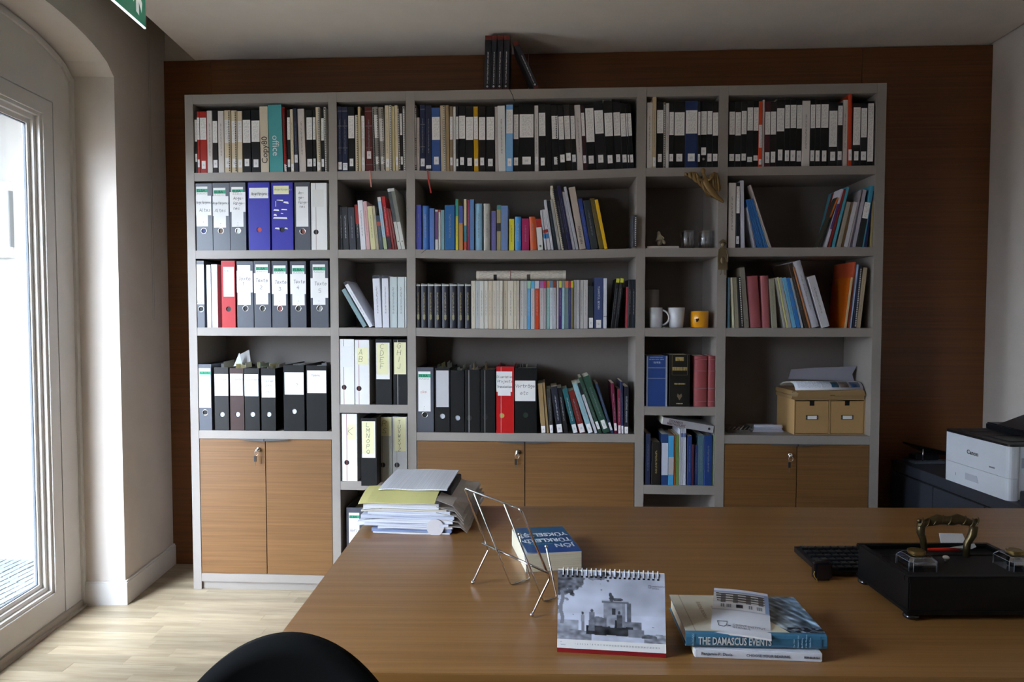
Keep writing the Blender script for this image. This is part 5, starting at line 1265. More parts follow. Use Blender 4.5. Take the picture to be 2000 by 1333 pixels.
# papers lying at the left end
for k, (a, c, y0, t, cc, lb) in enumerate([(1470, 1531, 0.09, 0.012, '#b9bac6', 'rolled white papers lying flat beside the drawer box'), (1420, 1468, 0.07, 0.008, '#6f645c', 'crumpled brown plastic at the end of the fourth shelf')]):
    xa = max(on_y(a, 835, y0).x, BAY[4][0]+0.002); xb = on_y(c, 835, y0).x
    b = MB(); nn = 8; r = random.Random(k+3)
    for i in range(3):
        z = z4+i*t*0.5; b.cbox(xa+0.004*i, xb-0.003*i, y0+0.004*i, 0.26-0.01*i, z, z+t*0.45, 0.0015)
    o = b.build('loose_papers' if k == 0 else 'plastic_wrapper', mat(cc, 0.45)); tag(o, lb, 'paper' if k == 0 else 'wrapper')
    if k == 0: fix_normals(MB().tube([(xa+0.01, y0+0.01, z4+0.026), (xb-0.02, y0+0.012, z4+0.0265), (xb-0.004, y0+0.012, z4+0.026)], 0.009, 10).build('paper_roll', mat('#c2c3d0', 0.45), o))
# brown plastic crumple gets folds
b = MB(); r = random.Random(5)
for i in range(6):
    x = on_y(1421+i*8, 840, 0.06).x; b.tube([(x, 0.06, z4+0.016), (x+0.02, 0.075, z4+0.022+r.uniform(0, .008)), (x+0.03, 0.10, z4+0.017)], 0.003, 5)
b.build('folds', mat('#7d7168', 0.3), bpy.data.objects['plastic_wrapper'])
# curled paper over a thesis at the right end of the middle bay, and over the wide right bay
for k, (a, c, y_, lb) in enumerate([(1177, 1196, 196, 'curled white sheet lying over black theses, wide middle bay'), (1516, 1536, 195, 'curled white sheet lying over black theses, wide right bay')]):
    p0 = on_y(a, y_+4, 0.02); p1 = on_y(c, y_+1, 0.02); n = 8; vs = []
    for yy in (0.02, 0.12):
        for i in range(n): u = i/(n-1); vs.append((p0.x+(p1.x-p0.x)*u, yy, p0.z+(p1.z-p0.z)*u+0.012*abs(2*u-1)**2))
    for i in range(2*n): vs.append((vs[i][0], vs[i][1], vs[i][2]-0.0008))
    fs = [(i, i+1, n+i+1, n+i) for i in range(n-1)]+[(2*n+i, 3*n+i, 3*n+i+1, 2*n+i+1) for i in range(n-1)]+[(i, 2*n+i, 2*n+i+1, i+1) for i in range(n-1)]
    tag(fix_normals(MB().add(vs, fs, True).build('curled_sheet', M_PAPER)), lb, 'paper', 'curled sheets on the top shelf')
# ================================================================ THE DESK
DZ = 0.74
DO = Vector((1.238, -2.108, 0)); DA = 0.037
desk = empty('desk', (DO.x, DO.y, 0), DA); tag(desk, 'broad walnut-veneered desk with a plain slab top', 'desk')
DW, DD = 2.25, 1.045
MB().cbox(0, DW, 0, DD, DZ-0.038, DZ, 0.0012).build('desktop', M_DESK, desk)
MB().box(0.06, 0.10, 0.12, DD-0.12, 0.0, DZ-0.038).build('side_panel', M_DESK, desk)
MB().box(DW-0.10, DW-0.06, 0.12, DD-0.12, 0.0, DZ-0.038).build('side_panel', M_DESK, desk)
MB().box(0.10, DW-0.10, DD-0.22, DD-0.20, 0.28, DZ-0.038).build('modesty_panel', M_DESK, desk)

# ---------------------------------------------------------------- heap of papers
def dframe(p, ang): return (p.x, p.y, ang)
fl_ = on_z(725, 1042, DZ); fr_ = on_z(880, 1046, DZ)
pa = math.atan2(fr_.y-fl_.y, fr_.x-fl_.x)
def sheaf(x0, x1, y0, y1, z, t, rot, m, label, droop=0.0, name='paper_sheaf', cat='papers', edge_m=None, curl=0.0, seed=0):
    "a sheaf of sheets: slightly uneven block whose left end droops over the sheaf below"
    r = random.Random(seed); nx, ny = 9, 7; vs = []
    for k in (1, 0):
        for j in range(ny):
            for i in range(nx):
                u = i/(nx-1); v = j/(ny-1)
                x = x0+(x1-x0)*u; y = y0+(y1-y0)*v
                dz = -droop*max(0, 1-u*3.2)**1.5+curl*max(0, (u-0.8)*5)**2+0.0012*math.sin(u*7+seed)*math.cos(v*5+seed)
                vs.append((x, y, (t if k else 0)+dz))
    fs = []; n = nx*ny
    for j in range(ny-1):
        for i in range(nx-1):
            a = j*nx+i; fs.append((a, a+1, a+nx+1, a+nx)); fs.append((n+a, n+a+nx, n+a+nx+1, n+a+1))
    for i in range(nx-1): fs.append((i, n+i, n+i+1, i+1)); a = (ny-1)*nx+i; fs.append((a, a+1, n+a+1, n+a))
    for j in range(ny-1): a = j*nx; fs.append((a, a+nx, n+a+nx, n+a)); a = j*nx+nx-1; fs.append((a, n+a, n+a+nx, a+nx))
    o = fix_normals(MB().add(vs, fs).build(name, m)); o.location = (fl_.x, fl_.y, z); o.rotation_euler.z = pa+rot
    tag(o, label, cat, 'heap of papers on the desk'); return o
def edges(c, d='#8f8f9a'):
    "stack of sheets seen from the side: fine horizontal lines"
    key = ('edge', c, d)
    if key in MATS: return MATS[key]
    m = bpy.data.materials.new('sheet_edges'); m.use_nodes = True; nt = m.node_tree; N = nt.nodes.new; L = nt.links.new
    tc = N('ShaderNodeTexCoord'); mp = N('ShaderNodeMapping'); mp.inputs['Scale'].default_value = (5, 5, 900); L(tc.outputs['Object'], mp.inputs[0])
    no = N('ShaderNodeTexNoise'); no.inputs['Scale'].default_value = 1; L(mp.outputs[0], no.inputs[0])
    cr = N('ShaderNodeValToRGB'); cr.color_ramp.elements[0].position = 0.35; cr.color_ramp.elements[0].color = (*lin(d), 1); cr.color_ramp.elements[1].position = 0.55; cr.color_ramp.elements[1].color = (*lin(c), 1)
    L(no.outputs['Fac'], cr.inputs[0]); L(cr.outputs[0], nt.nodes['Principled BSDF'].inputs['Base Color']); nt.nodes['Principled BSDF'].inputs['Roughness'].default_value = 0.7
    MATS[key] = m; return m
E1 = edges('#e0e1ea', '#a8abc0'); E2 = edges('#e4e4e8', '#c0c2cc'); E3 = edges('#8f9cc0', '#5a6890'); E4 = edges('#ded6c8', '#a09888')
z = DZ+0.0005
sheaf(0.005, 0.228, 0.0, 0.295, z, 0.004, 0.0, E2, 'lowest white sheaf of the heap, its edge over the desk', seed=1); z += 0.0045
sheaf(0.0, 0.232, 0.004, 0.300, z, 0.010, 0.01, E3, 'blue-edged folder near the foot of the paper heap', seed=2, name='folder', cat='folder'); z += 0.0105
o = sheaf(0.020, 0.235, -0.004, 0.29, z, 0.006, 0.03, E2, 'thin white sheaf sticking out askew above the blue folder', seed=3); z += 0.0065
sheaf(-0.020, 0.225, 0.0, 0.295, z, 0.008, -0.01, E1, 'lilac-white sheaf third from the foot of the heap', seed=4); z += 0.0085
sheaf(-0.042, 0.236, 0.004, 0.30, z, 0.012, 0.0, E2, 'thick white sheaf with drooping corner in the middle of the heap', droop=0.010, seed=5); z += 0.0125
sheaf(-0.030, 0.240, 0.0, 0.295, z, 0.010, 0.008, E3 if False else edges('#d4d8e6', '#8c94b4'), 'bluish sheaf in the middle of the paper heap', seed=6); z += 0.0105
sheaf(-0.012, 0.228, 0.006, 0.30, z, 0.012, -0.008, E1, 'pale sheaf bowed at its edge below the transparent folder', seed=7); z += 0.0125
sheaf(-0.030, 0.218, 0.002, 0.295, z, 0.005, 0.0, E4, 'cream folder with curled lip on the heap', seed=8, droop=0.004, name='folder', cat='folder'); z += 0.0055
sheaf(-0.024, 0.196, 0.004, 0.29, z, 0.016, 0.0, E2, 'thick white sheaf beneath the yellow sheets', seed=9, droop=0.003); z += 0.0165
bkz = z
o = fix_normals(MB().cbox(0.02, 0.218, 0.088, 0.285, 0, 0.022, 0.002).build('document_folder', mat('#23252f', 0.4))); o.location = (fl_.x, fl_.y, z); o.rotation_euler.z = pa; tag(o, 'dark blue cardboard folder under the yellow sheets', 'folder', 'heap of papers on the desk'); z += 0.0225
M_YS = mat('#d3cb86', 0.65, name='yellow_paper')
# yellow sheets and the printed sheets on top fall towards the viewer
def slope_sheet(name, x0, x1, y0, z0, y1, z1, t, m, label, sag_=0.004, skew=0.0, lcurl=0.0):
    nx, ny = 10, 8; vs = []
    for k in (1, 0):
        for j in range(ny):
            for i in range(nx):
                u = i/(nx-1); v = j/(ny-1)
                vs.append((x0+(x1-x0)*u+skew*v, y0+(y1-y0)*v, z0+(z1-z0)*(1-(1-v)**1.6)+(t if k else 0)-lcurl*max(0, 1-u*4)**2+0.001*math.sin(9*u+3*v)))
    fs = []; n = nx*ny
    for j in range(ny-1):
        for i in range(nx-1): a = j*nx+i; fs.append((a, a+1, a+nx+1, a+nx)); fs.append((n+a, n+a+nx, n+a+nx+1, n+a+1))
    for i in range(nx-1): fs.append((i, n+i, n+i+1, i+1)); a = (ny-1)*nx+i; fs.append((a, a+1, n+a+1, n+a))
    for j in range(ny-1): a = j*nx; fs.append((a, a+nx, n+a+nx, n+a)); a = j*nx+nx-1; fs.append((a, n+a, n+a+nx, a+nx))
    o = fix_normals(MB().add(vs, fs, False).build(name, m)); o.location = (fl_.x, fl_.y, 0); o.rotation_euler.z = pa
    tag(o, label, 'papers', 'heap of papers on the desk'); return o
slope_sheet('yellow_sheets', -0.036, 0.186, -0.006, bkz+0.001, 0.105, z+0.0012, 0.002, M_YS, 'pale yellow sheets sloping forward near the top of the heap', lcurl=0.004)
M_TXT = print_mat('#e4e4ea', '#d6d7dd', 0.6, (0.05, 0.95), (0, 1), 500, 30, name='printed_sheet', thr=0.5)
slope_sheet('printed_sheets', 0.006, 0.210, 0.058, z+0.0015, 0.285, z+0.008, 0.0035, M_TXT, 'printed white sheets lying on the very top of the heap', lcurl=0.002)
# transparent sleeve spilling out at the right of the heap
M_PLAS = mat('#c9c0b8', 0.3, coat=0.3, name='cloudy_plastic')
b = MB(); r = random.Random(11)
for k in range(5):
    vs = []; n = 7
    for j in range(n):
        v = j/(n-1); y = 0.0+0.29*v
        for i, (xx, zz) in enumerate(((0.19, 0.10-0.018*k), (0.235+0.006*k, 0.085-0.016*k), (0.262+0.004*k+0.018*v, 0.055-0.012*k+0.03*v))):
            vs.append((xx+r.uniform(-.002, .002), y, max(0.004, zz+r.uniform(-.002, .002))))
    m_ = len(vs); vs += [(x, y, zz-0.001) for x, y, zz in vs]
    fs = []
    for j in range(n-1):
        for i in range(2): a = j*3+i; fs.append((a, a+1, a+4, a+3)); fs.append((m_+a, m_+a+3, m_+a+4, m_+a+1))
    for i in range(2): fs.append((i, m_+i, m_+i+1, i+1)); a = (n-1)*3+i; fs.append((a, a+1, m_+a+1, m_+a))
    for j in range(n-1): a = j*3+2; fs.append((a, m_+a, m_+a+3, a+3))
    b.add(vs, fs)
o = b.build('plastic_sleeves', M_PLAS); o.location = (fl_.x, fl_.y, DZ); o.rotation_euler.z = pa; tag(o, 'cloudy transparent sleeves spilling from the side of the heap', 'sleeves', 'heap of papers on the desk')
# round white sticker on the front of the heap
sk = on_y(850, 1031, fl_.y-0.006)
o = MB().prism([(0.0245*math.cos(2*PI*k/32), 0.0245*math.sin(2*PI*k/32)) for k in range(32)], -0.0008, 0.0, 'y').build('round_tab', mat('#dcd6d8', 0.5)); o.location = (sk.x, fl_.y-0.0065+0.0, sk.z); tag(o, 'round white paper disc sticking out of the front of the heap', 'sticker', 'heap of papers on the desk')

# ---------------------------------------------------------------- chrome book stand
F1_ = on_z(923.5, 1143, DZ); F2_ = on_z(1039, 1207, DZ); U = (F2_-F1_).normalized()
def pl(px, py, P): return on_plane(px, py, P, U)
st = empty('book_stand', tuple((F1_+F2_)/2)); tag(st, 'chrome wire book stand standing empty beside the blue paperback', 'book stand')
def loc(v): return tuple(Vector(v)-st.location)
T1, T2 = pl(907.5, 954, F1_), pl(1017.5, 996, F2_)
K1, K2 = pl(954, 1075, F1_), pl(1073.7, 1131, F2_)
M1, M2 = pl(946, 1063.7, F1_), pl(1066, 1118, F2_)
f1 = F1_+Vector((0, 0, 0.006)); f2 = F2_+Vector((0, 0, 0.006))
def bend(p, q, r_, k=0.010, n=5):
    "rounded corner at q between p and r_"
    a = q+(p-q).normalized()*k; c = q+(r_-q).normalized()*k
    return [a+(q-a)*t*2*(1-t)+(c-a)*t*t if False else a*(1-t)**2+q*2*t*(1-t)+c*t*t for t in np.linspace(0, 1, n)]
path = [f1]+bend(f1, K1, T1, 0.004)+bend(K1, T1, T2)+bend(T1, T2, K2)+bend(T2, K2, f2, 0.004)+[f2]
MB().tube([loc(p) for p in path], 0.0025, 10).build('frame_wire', M_CHROME, st)
MB().tube([loc(M1-U*0.008), loc(M2+U*0.008)], 0.0027, 10).build('cross_bar', M_CHROME, st)
for f in (f1, f2): MB().ball(loc(f), 0.0046, 12).build('ball_foot', M_CHROME, st)
Lg = [on_z(997.5, 1145, DZ), on_z(1061.5, 1178, DZ)]
top_ = [(926, 963.7), (985, 985)]; lb_ = [(1035, 1134), (1087.5, 1167)]; bl_ = [(1014, 1044), (1067, 1068)]
for k in range(2):
    P = Lg[k]+Vector((0, 0, 0.003)); A_ = pl(*top_[k], Lg[k]); q = pl(*lb_[k], Lg[k]); q.z = max(q.z, DZ+0.003); h_ = pl(*bl_[k], Lg[k])
    MB().tube([loc(v) for v in [A_]+bend(A_, P, q, 0.006)+bend(P, q, h_, 0.006)+[h_]], 0.0020, 8).build('rest_wire', M_CHROME, st)
    MB().ball(loc(h_), 0.0042, 12).build('ball_tip', M_CHROME, st)

# ---------------------------------------------------------------- helpers for printed pictures
M_PRINT = color_attr_mat('printed_picture', 0.35)
def picture(name, nx, ny, fn, parent, surf, m=M_PRINT):
    "printed picture as a fine grid; fn(u, v) gives sRGB 0..1 with v downwards, surf(u, v) the place"
    vs = [surf(i/nx, j/ny) for j in range(ny+1) for i in range(nx+1)]
    fs = [(j*(nx+1)+i, (j+1)*(nx+1)+i, (j+1)*(nx+1)+i+1, j*(nx+1)+i+1) for j in range(ny) for i in range(nx)]
    me = bpy.data.meshes.new(name); me.from_pydata(vs, [], fs)
    ca = me.color_attributes.new('ink', 'FLOAT_COLOR', 'POINT'); buf = np.ones((len(vs), 4), np.float32); k = 0
    for j in range(ny+1):
        for i in range(nx+1):
            c = fn(i/nx, j/ny)
            buf[k, :3] = [x/12.92 if x <= .04045 else ((x+.055)/1.055)**2.4 for x in (min(1, max(0, q)) for q in c)]; k += 1
    ca.data.foreach_set('color', buf.ravel()); return link(name, me, m, parent)
from mathutils import noise
def nz(x, y, s=1.0): return noise.noise(Vector((x*s, y*s, s*1.7)))
def inr(u, v, a, c, e, f): return a <= u <= c and e <= v <= f
def ell(u, v, cu, cv, ru, rv): return ((u-cu)/ru)**2+((v-cv)/rv)**2 < 1
def cal_pic(u, v):
    g = 0.74+0.10*nz(u, v, 3)+0.05*nz(u, v, 9)-0.10*max(0, 0.25-v)+0.06*math.exp(-((u-.3)**2+(v-.45)**2)*10)
    g -= 0.12*math.exp(-((u-0.72)**2+(v-0.3)**2)*14)
    if v > 0.62: g += 0.03+0.12*nz(u, v, 14)*(v-.5)
    if v > 0.86+0.03*nz(u, 0, 5) and (u < .32 or u > .8): g = 0.55+0.25*nz(u, v, 22)
    # foliage in the upper corner
    d = 0.42-u*0.9-max(0, v-0.12)*0.75+0.35*nz(u, v, 6)+0.25*nz(u, v, 17)
    if d > 0.12: g = 0.36+0.28*nz(u, v, 25)+0.1*v
    if inr(u, v, 0.02+0.01*math.sin(v*20), 0.055+0.01*math.sin(v*20), 0.3, 0.78): g = 0.50
    if v > 0.72 and u < 0.2: g = min(g, 0.62+0.2*nz(u, v, 18))
    # small ruined monument
    if inr(u, v, 0.43, 0.63, 0.45, 0.80): g = 0.56+0.12*nz(u, v, 16)-(0.06 if u > .6 else 0)
    if inr(u, v, 0.415, 0.665, 0.415, 0.45): g = 0.66 if v < .43 else 0.42
    if inr(u, v, 0.645, 0.685, 0.45, 0.74): g = 0.38+0.1*nz(u, v, 20)
    if inr(u, v, 0.51, 0.54, 0.53, 0.62): g = 0.22
    if ell(u, v, 0.495, 0.335, 0.016, 0.030) or ell(u, v, 0.505, 0.385, 0.022, 0.05) or (ell(u, v, 0.56, 0.40, 0.055, 0.022)): g = 0.30+0.1*nz(u, v, 30)
    if inr(u, v, 0.30, 0.46, 0.66+0.02*nz(u, 0, 20), 0.82): g = 0.44+0.22*nz(u, v, 18)
    if inr(u, v, 0.62, 0.78, 0.71+0.05*abs(u-.7), 0.84): g = 0.42+0.2*nz(u, v, 18)
    if inr(u, v, 0.27, 0.70, 0.79+0.01*nz(u, 3, 12), 0.915+0.01*nz(u, 0, 9)): g = 0.20+0.16*nz(u, v, 14)
    if inr(u, v, 0.66, 0.80, 0.82, 0.93): g = 0.48+0.15*nz(u, v, 14)
    if inr(u, v, 0.78, 0.92, 0.88+0.3*abs(u-.84), 0.94): g = 0.38+0.2*nz(u, v, 20)
    if inr(u, v, 0.535, 0.56, 0.70, 0.80): g = 0.14
    if inr(u, v, 0.49, 0.53, 0.765, 0.80): g = 0.70
    # bystanders
    if ell(u, v, 0.235, 0.615, 0.012, 0.022): g = 0.25
    if inr(u, v, 0.217+0.02*abs(v-.8), 0.255, 0.64, 0.74): g = 0.58
    if inr(u, v, 0.225, 0.25, 0.74, 0.87): g = 0.50
    if ell(u, v, 0.322, 0.575, 0.012, 0.026): g = 0.32
    if inr(u, v, 0.30-0.05*(v-.6), 0.345, 0.60, 0.86): g = 0.45+0.1*nz(u, v, 25)
    if ell(u, v, 0.575, 0.59, 0.013, 0.024): g = 0.27
    if inr(u, v, 0.555, 0.60, 0.62, 0.80): g = 0.33+0.1*nz(u, v, 25)
    if ell(u, v, 0.885, 0.775, 0.012, 0.008): g = 0.5
    g = g*1.06
    return (g*0.97, g*0.985, g*1.06)

# ---------------------------------------------------------------- desk calendar
CL = on_z(1088, 1274, DZ); CR = on_z(1301, 1286, DZ); cdir = (CR-CL).normalized(); cang = math.atan2(cdir.y, cdir.x)
cal = empty('desk_calendar', tuple(CL), cang); tag(cal, 'spiral-bound desk calendar with black-and-white photograph and red base', 'calendar')
CW = (CR-CL).length; CH = 0.142; tilt = math.radians(16)
def cs(u, d, off=0.0): # point on the leaning front face; d from the foot up
    return (u*CW, d*math.sin(tilt)-off*math.cos(tilt), d*math.cos(tilt)+off*math.sin(tilt)*-1+0.0)
M_RED = mat('#8e1b1f', 0.4, name='red_card')
def slab(name, u0, u1, d0, d1, off, t, m, parent):
    v = [cs(u0, d0, off), cs(u1, d0, off), cs(u1, d1, off), cs(u0, d1, off), cs(u0, d0, off-t), cs(u1, d0, off-t), cs(u1, d1, off-t), cs(u0, d1, off-t)]
    return fix_normals(MB().add(v, [(0, 1, 2, 3), (4, 7, 6, 5), (0, 4, 5, 1), (1, 5, 6, 2), (2, 6, 7, 3), (3, 7, 4, 0)]).build(name, m, parent))
slab('front_board', 0.0, 1.0, 0.0, 0.146, 0.0, 0.0015, M_RED, cal)
# rear board and foot of the tent
tp = cs(0, 0.146)
b = MB(); y2, z2 = 0.105, 0.0
b.add([(0, tp[1]+.002, tp[2]), (CW, tp[1]+.002, tp[2]), (CW, y2, z2), (0, y2, z2), (0, tp[1]+.004, tp[2]), (CW, tp[1]+.004, tp[2]), (CW, y2+.002, z2), (0, y2+.002, z2)], [(0, 1, 2, 3), (4, 7, 6, 5), (0, 4, 5, 1), (1, 5, 6, 2), (2, 6, 7, 3), (3, 7, 4, 0)])
fix_normals(b.build('rear_board', M_RED, cal))
MB().box(0, CW, 0.0, y2, 0.0, 0.0016).build('base_board', M_RED, cal)
slab('leaf_block', 0.0, 1.0, 0.0095, 0.148, 0.0030, 0.003, M_WHITE, cal)
picture('photograph', 180, 120, cal_pic, cal, lambda u, v: cs(u, 0.0095+0.1385*(1-v*0.885), 0.0034))
calp = slab('date_strip', 0.0, 1.0, 0.0098, 0.0254, 0.0034, 0.0002, M_WHITE, cal)
M_DATE = mat('#6a6a72', 0.6)
nrm = Vector(cs(0, 0, 1))-Vector(cs(0, 0, 0)); up_ = (Vector(cs(0, 1))-Vector(cs(0, 0))).normalized()
def cal_text(body, size, u, d, m, sx=1.0): return text('lettering', body, size, m, cal, Vector(cs(u, d, 0.0042)), (1, 0, 0), tuple(up_), extrude=0.00005, sx=sx)
cal_text('   '.join(str(i) for i in range(1, 10))+'   '+'  '.join(str(i) for i in range(10, 32)), 0.0038, 0.165, 0.0175, M_DATE, 0.90)
cal_text('07', 0.0030, 0.03, 0.020, M_DATE); cal_text('TEMMUZ', 0.0024, 0.03, 0.0155, M_DATE)
cal_text('ORIENT-INSTITUT', 0.0030, 0.880, 0.1245, M_DATE); cal_text('ISTANBUL', 0.0030, 0.880, 0.1205, M_DATE)
ob = MB()
for a, c, e, f in ((0.846, 0.870, 0.1265, 0.1275), (0.846, 0.870, 0.1225, 0.1232), (0.846, 0.849, 0.1225, 0.127), (0.868, 0.872, 0.1225, 0.1262)):
    v = [cs(a, e, .0042), cs(c, e, .0042), cs(c, f, .0042), cs(a, f, .0042)]; ob.add(v, [(0, 1, 2, 3)])
ob.build('logo', M_DATE, cal)
# wire binding: 21 double loops
M_WIRE = mat('#e4e6ee', 0.3, 0.0, name='white_wire')
loop = None
for k in range(21):
    u = 0.050+k*0.0445
    def one(du):
        c0 = Vector(cs(u+du, 0.143, 0.0)); pts = []
        for t_ in np.linspace(-0.55*PI, 1.25*PI, 12):
            pts.append(c0+nrm.normalized()*0.0055*math.cos(t_)+up_*(0.0058*math.sin(t_)+0.001)+Vector((0, 0.0005, 0)))
        return pts
    b = MB(); b.tube(one(-0.0011), 0.00085, 5).tube(one(0.0011), 0.00085, 5); b.build('wire_loop', M_WIRE, cal)
    v = Vector(cs(u, 0.1372, 0.0036)); hb_ = MB()
    hb_.add([tuple(v+Vector((x, 0, 0))+up_*z_) for x, z_ in ((-.0022, -.0012), (.0022, -.0012), (.0022, .0016), (-.0022, .0016))], [(0, 1, 2, 3)])
    hb_.build('punch_hole', M_BLACK, cal)

# ---------------------------------------------------------------- blue paperback lying on its back
A0 = on_z(1027, 1119.5, DZ); B0 = on_z(1136.7, 1112.3, DZ); bang = math.atan2(B0.y-A0.y, B0.x-A0.x); JW = (B0-A0).length; JL = 0.200; JT = 0.0445
jb = empty('paperback', tuple(A0), bang+0.0); tag(jb, 'thick blue paperback lettered in white lying behind the wire stand', 'book')
M_PB = print_mat('#ddd3ba', '#d0c5a8', 0.85, (0, 1), (0, 1), 4, 1400, name='paperback_edges', thr=0.5)
sk_ = 0.22  # the block leans over a little
def shear(v): return Vector((v.x-0.0*v.z, v.y, v.z))
MB().box(0, JW-0.0015, 0, JL, 0.0007, JT).build('page_block', M_PB, jb)
MB().box(0, JW, 0, JL, 0.0, 0.0006).build('back_cover', mat('#1e5a86', 0.35), jb)
MB().box(JW-0.0015, JW, 0, JL, 0.0, JT).build('spine', mat('#1d4f80', 0.35), jb)
M_COV = bpy.data.materials.new('blue_cover')
def cov_pic(u, v):
    t = v; return (0.12+0.03*nz(u, v, 3), 0.30+0.10*(1-t)*(.6)+0.05*nz(u, v, 4)+0.05*math.exp(-((u-.35)**2+(v-.62)**2)*12), 0.50+0.08*t)
# front cover lifts slightly at its free corner
def cov(u, v): # u 0 at free edge .. 1 at spine; v 0 far .. 1 near
    lift = 0.004*(1-u)**2*(0.3+0.7*v)
    return (0.012*(1-u)*v*1.4*0+0.004+u*(JW-0.004), JL-v*(JL-0.004*0), JT+0.0008+lift)
picture('front_cover', 40, 50, cov_pic, jb, cov, color_attr_mat('cover_print', 0.3))
MB().box(0.0, JW, 0, JL, JT, JT+0.0005).build('title_page', M_WHITE, jb)
M_CT = mat('#e6ebf0', 0.4)
def jt(body, size, x, y, sx=1.0): # rotated half a turn: read from the far side
    return text('lettering', body, size, M_CT, jb, (x, y, JT+0.0052), (-1, 0, 0), (0, -1, 0), extrude=0.0001, sx=sx, bold=0.0007)
jt('JÖN', 0.034, JW-0.010, 0.050, 0.80)
jt('TÜRKLERİN', 0.034, JW-0.008, 0.093, 0.74)
jt('YÜKSELİŞİ', 0.034, JW-0.008, 0.137, 0.76)
text('lettering', 'FEROZ AHMAD', 0.009, mat('#4fa0b0', 0.4), jb, (JW-0.062, 0.058, JT+0.0052), (-1, 0, 0), (0, -1, 0), extrude=0.0001)

# ---------------------------------------------------------------- two books and a flyer
Q0 = on_z(1356, 1285, DZ); Q1 = on_z(1606.4, 1294.9, DZ)
ob1 = empty('hardback_book', tuple(Q0), math.atan2(Q1.y-Q0.y, Q1.x-Q0.x)); tag(ob1, 'slim white book with lettered spine under the blue-spined book', 'book', 'books on the desk')
W1_ = (Q1-Q0).length
MB().cbox(0, W1_, 0, 0.156, 0, 0.0165, 0.0015).build('cover', mat('#dfe0e6', 0.4), ob1)
MB().box(-0.0004, W1_-0.001, 0.003, 0.1565, 0.002, 0.0145).build('pages', M_PB, ob1)
M_SLATE = mat('#6a7080', 0.5)
text('lettering', 'Benjamin P. Davis', 0.0078, M_SLATE, ob1, (0.012, -0.0006, 0.0055), bold=-0.0)
text('lettering', 'CHOOSE YOUR BEARING', 0.0072, M_SLATE, ob1, (0.093, -0.0006, 0.0055), sx=0.95)
text('lettering', 'EDINBURGH', 0.0058, mat('#33343c', 0.5), ob1, (0.195, -0.0006, 0.006), sx=0.85)
zb_ = DZ+0.0175
R0 = on_z(1340, 1266, zb_); R1 = on_z(1615.5, 1272, zb_)
W2_ = (R1-R0).length; T2_ = 0.0285; D2_ = 0.168
ob2 = empty('hardback_book', tuple(R0), math.atan2(R1.y-R0.y, R1.x-R0.x)); tag(ob2, 'thick hardback with blue spine lettered in white, upper of the two', 'book', 'books on the desk')
M_BSP = mat('#3f7390', 0.35, name='dusty_blue_jacket')
prof = [(D2_, 0), (0.008, 0), (0.002, 0.003), (0.0, 0.008), (0.0, T2_-0.008), (0.002, T2_-0.003), (0.008, T2_), (D2_, T2_), (D2_, T2_-0.002), (0.008, T2_-0.002), (0.004, T2_-0.006), (0.004, 0.006), (0.008, 0.002), (D2_, 0.002)]
fix_normals(MB().prism(prof, 0, W2_, 'x').build('cover', M_BSP, ob2))
MB().box(0.003, W2_-0.003, 0.006, D2_-0.004, 0.0022, T2_-0.0022).build('pages', M_PB, ob2)
def dam_pic(u, v):
    if u < 0.40+0.12*v:
        g = 0.80+0.03*nz(u, v, 8); c = (g, g*0.955, g*0.86)
        if abs(u-0.075) < 0.004 or abs(u-0.05) < 0.002: c = (0.62, 0.55, 0.45)
        return c
    if v > 0.42+(u-0.52)*0.0 and u < 0.55+0.30*(v-0.35) and u < 0.80: 
        return (0.85, 0.81, 0.71)
    n = nz(u*2.2+v, v*1.3-u, 6); n2 = nz(u, v, 20)
    t = max(0, min(1, (u-0.55)*2.6))
    st_ = noise.noise(Vector((u*26-v*9, v*5+u*3, 2.0)))
    g = 0.70-0.22*t+0.22*n+0.10*n2+(0.55*st_ if t > .15 and st_ > 0.05 else 0.25*st_)
    if v > 0.86 and n2 > -0.05 and u > .62: return (0.12, 0.13, 0.16)
    if u > .94: g += 0.1
    return (g*(1.0-0.25*t), g*(0.98-0.08*t), g*(0.93+0.12*t))
picture('jacket_picture', 150, 100, dam_pic, ob2, lambda u, v: (u*W2_, D2_-v*(D2_-0.007), T2_+0.0004), color_attr_mat('jacket_print', 0.3))
text('lettering', 'THE DAMASCUS EVENTS', 0.0198, mat('#dfe3df', 0.4), ob2, (0.022, -0.0006, 0.0072), sx=0.605, bold=0.0003)
text('lettering', 'EUGENE ROGAN', 0.010, mat('#a58f70', 0.5), ob2, (0.047, 0.135, T2_+0.0008), (0, -1, 0), (1, 0, 0), extrude=0.0001)
text('lettering', 'ROGAN', 0.0062, mat('#8fb0c0', 0.5), ob2, (0.0145, -0.0006, 0.0045), (0, 0, 1), (-1, 0, 0))
for i, s_ in enumerate(('The 1860', 'Massacre and', 'the Making', 'of the Modern', 'Middle East')):
    text('lettering', s_, 0.0044, mat('#8fb4c4', 0.5), ob2, (W2_-0.058+0.0072*i, -0.0006, 0.0035), (0, 0, 1), (-1, 0, 0))
text('lettering', 'ALLEN LANE', 0.0038, mat('#2c5570', 0.5), ob2, (W2_-0.010, -0.0006, 0.005), (0, 0, 1), (-1, 0, 0))
for i in range(3):
    b = MB(); xx = 0.066+0.0001; 
text('lettering', 'THE', 0.012, mat('#2c5570', 0.5), ob2, (0.072, 0.118, T2_+0.0008), (0, -1, 0), (1, 0, 0), extrude=0.0001)
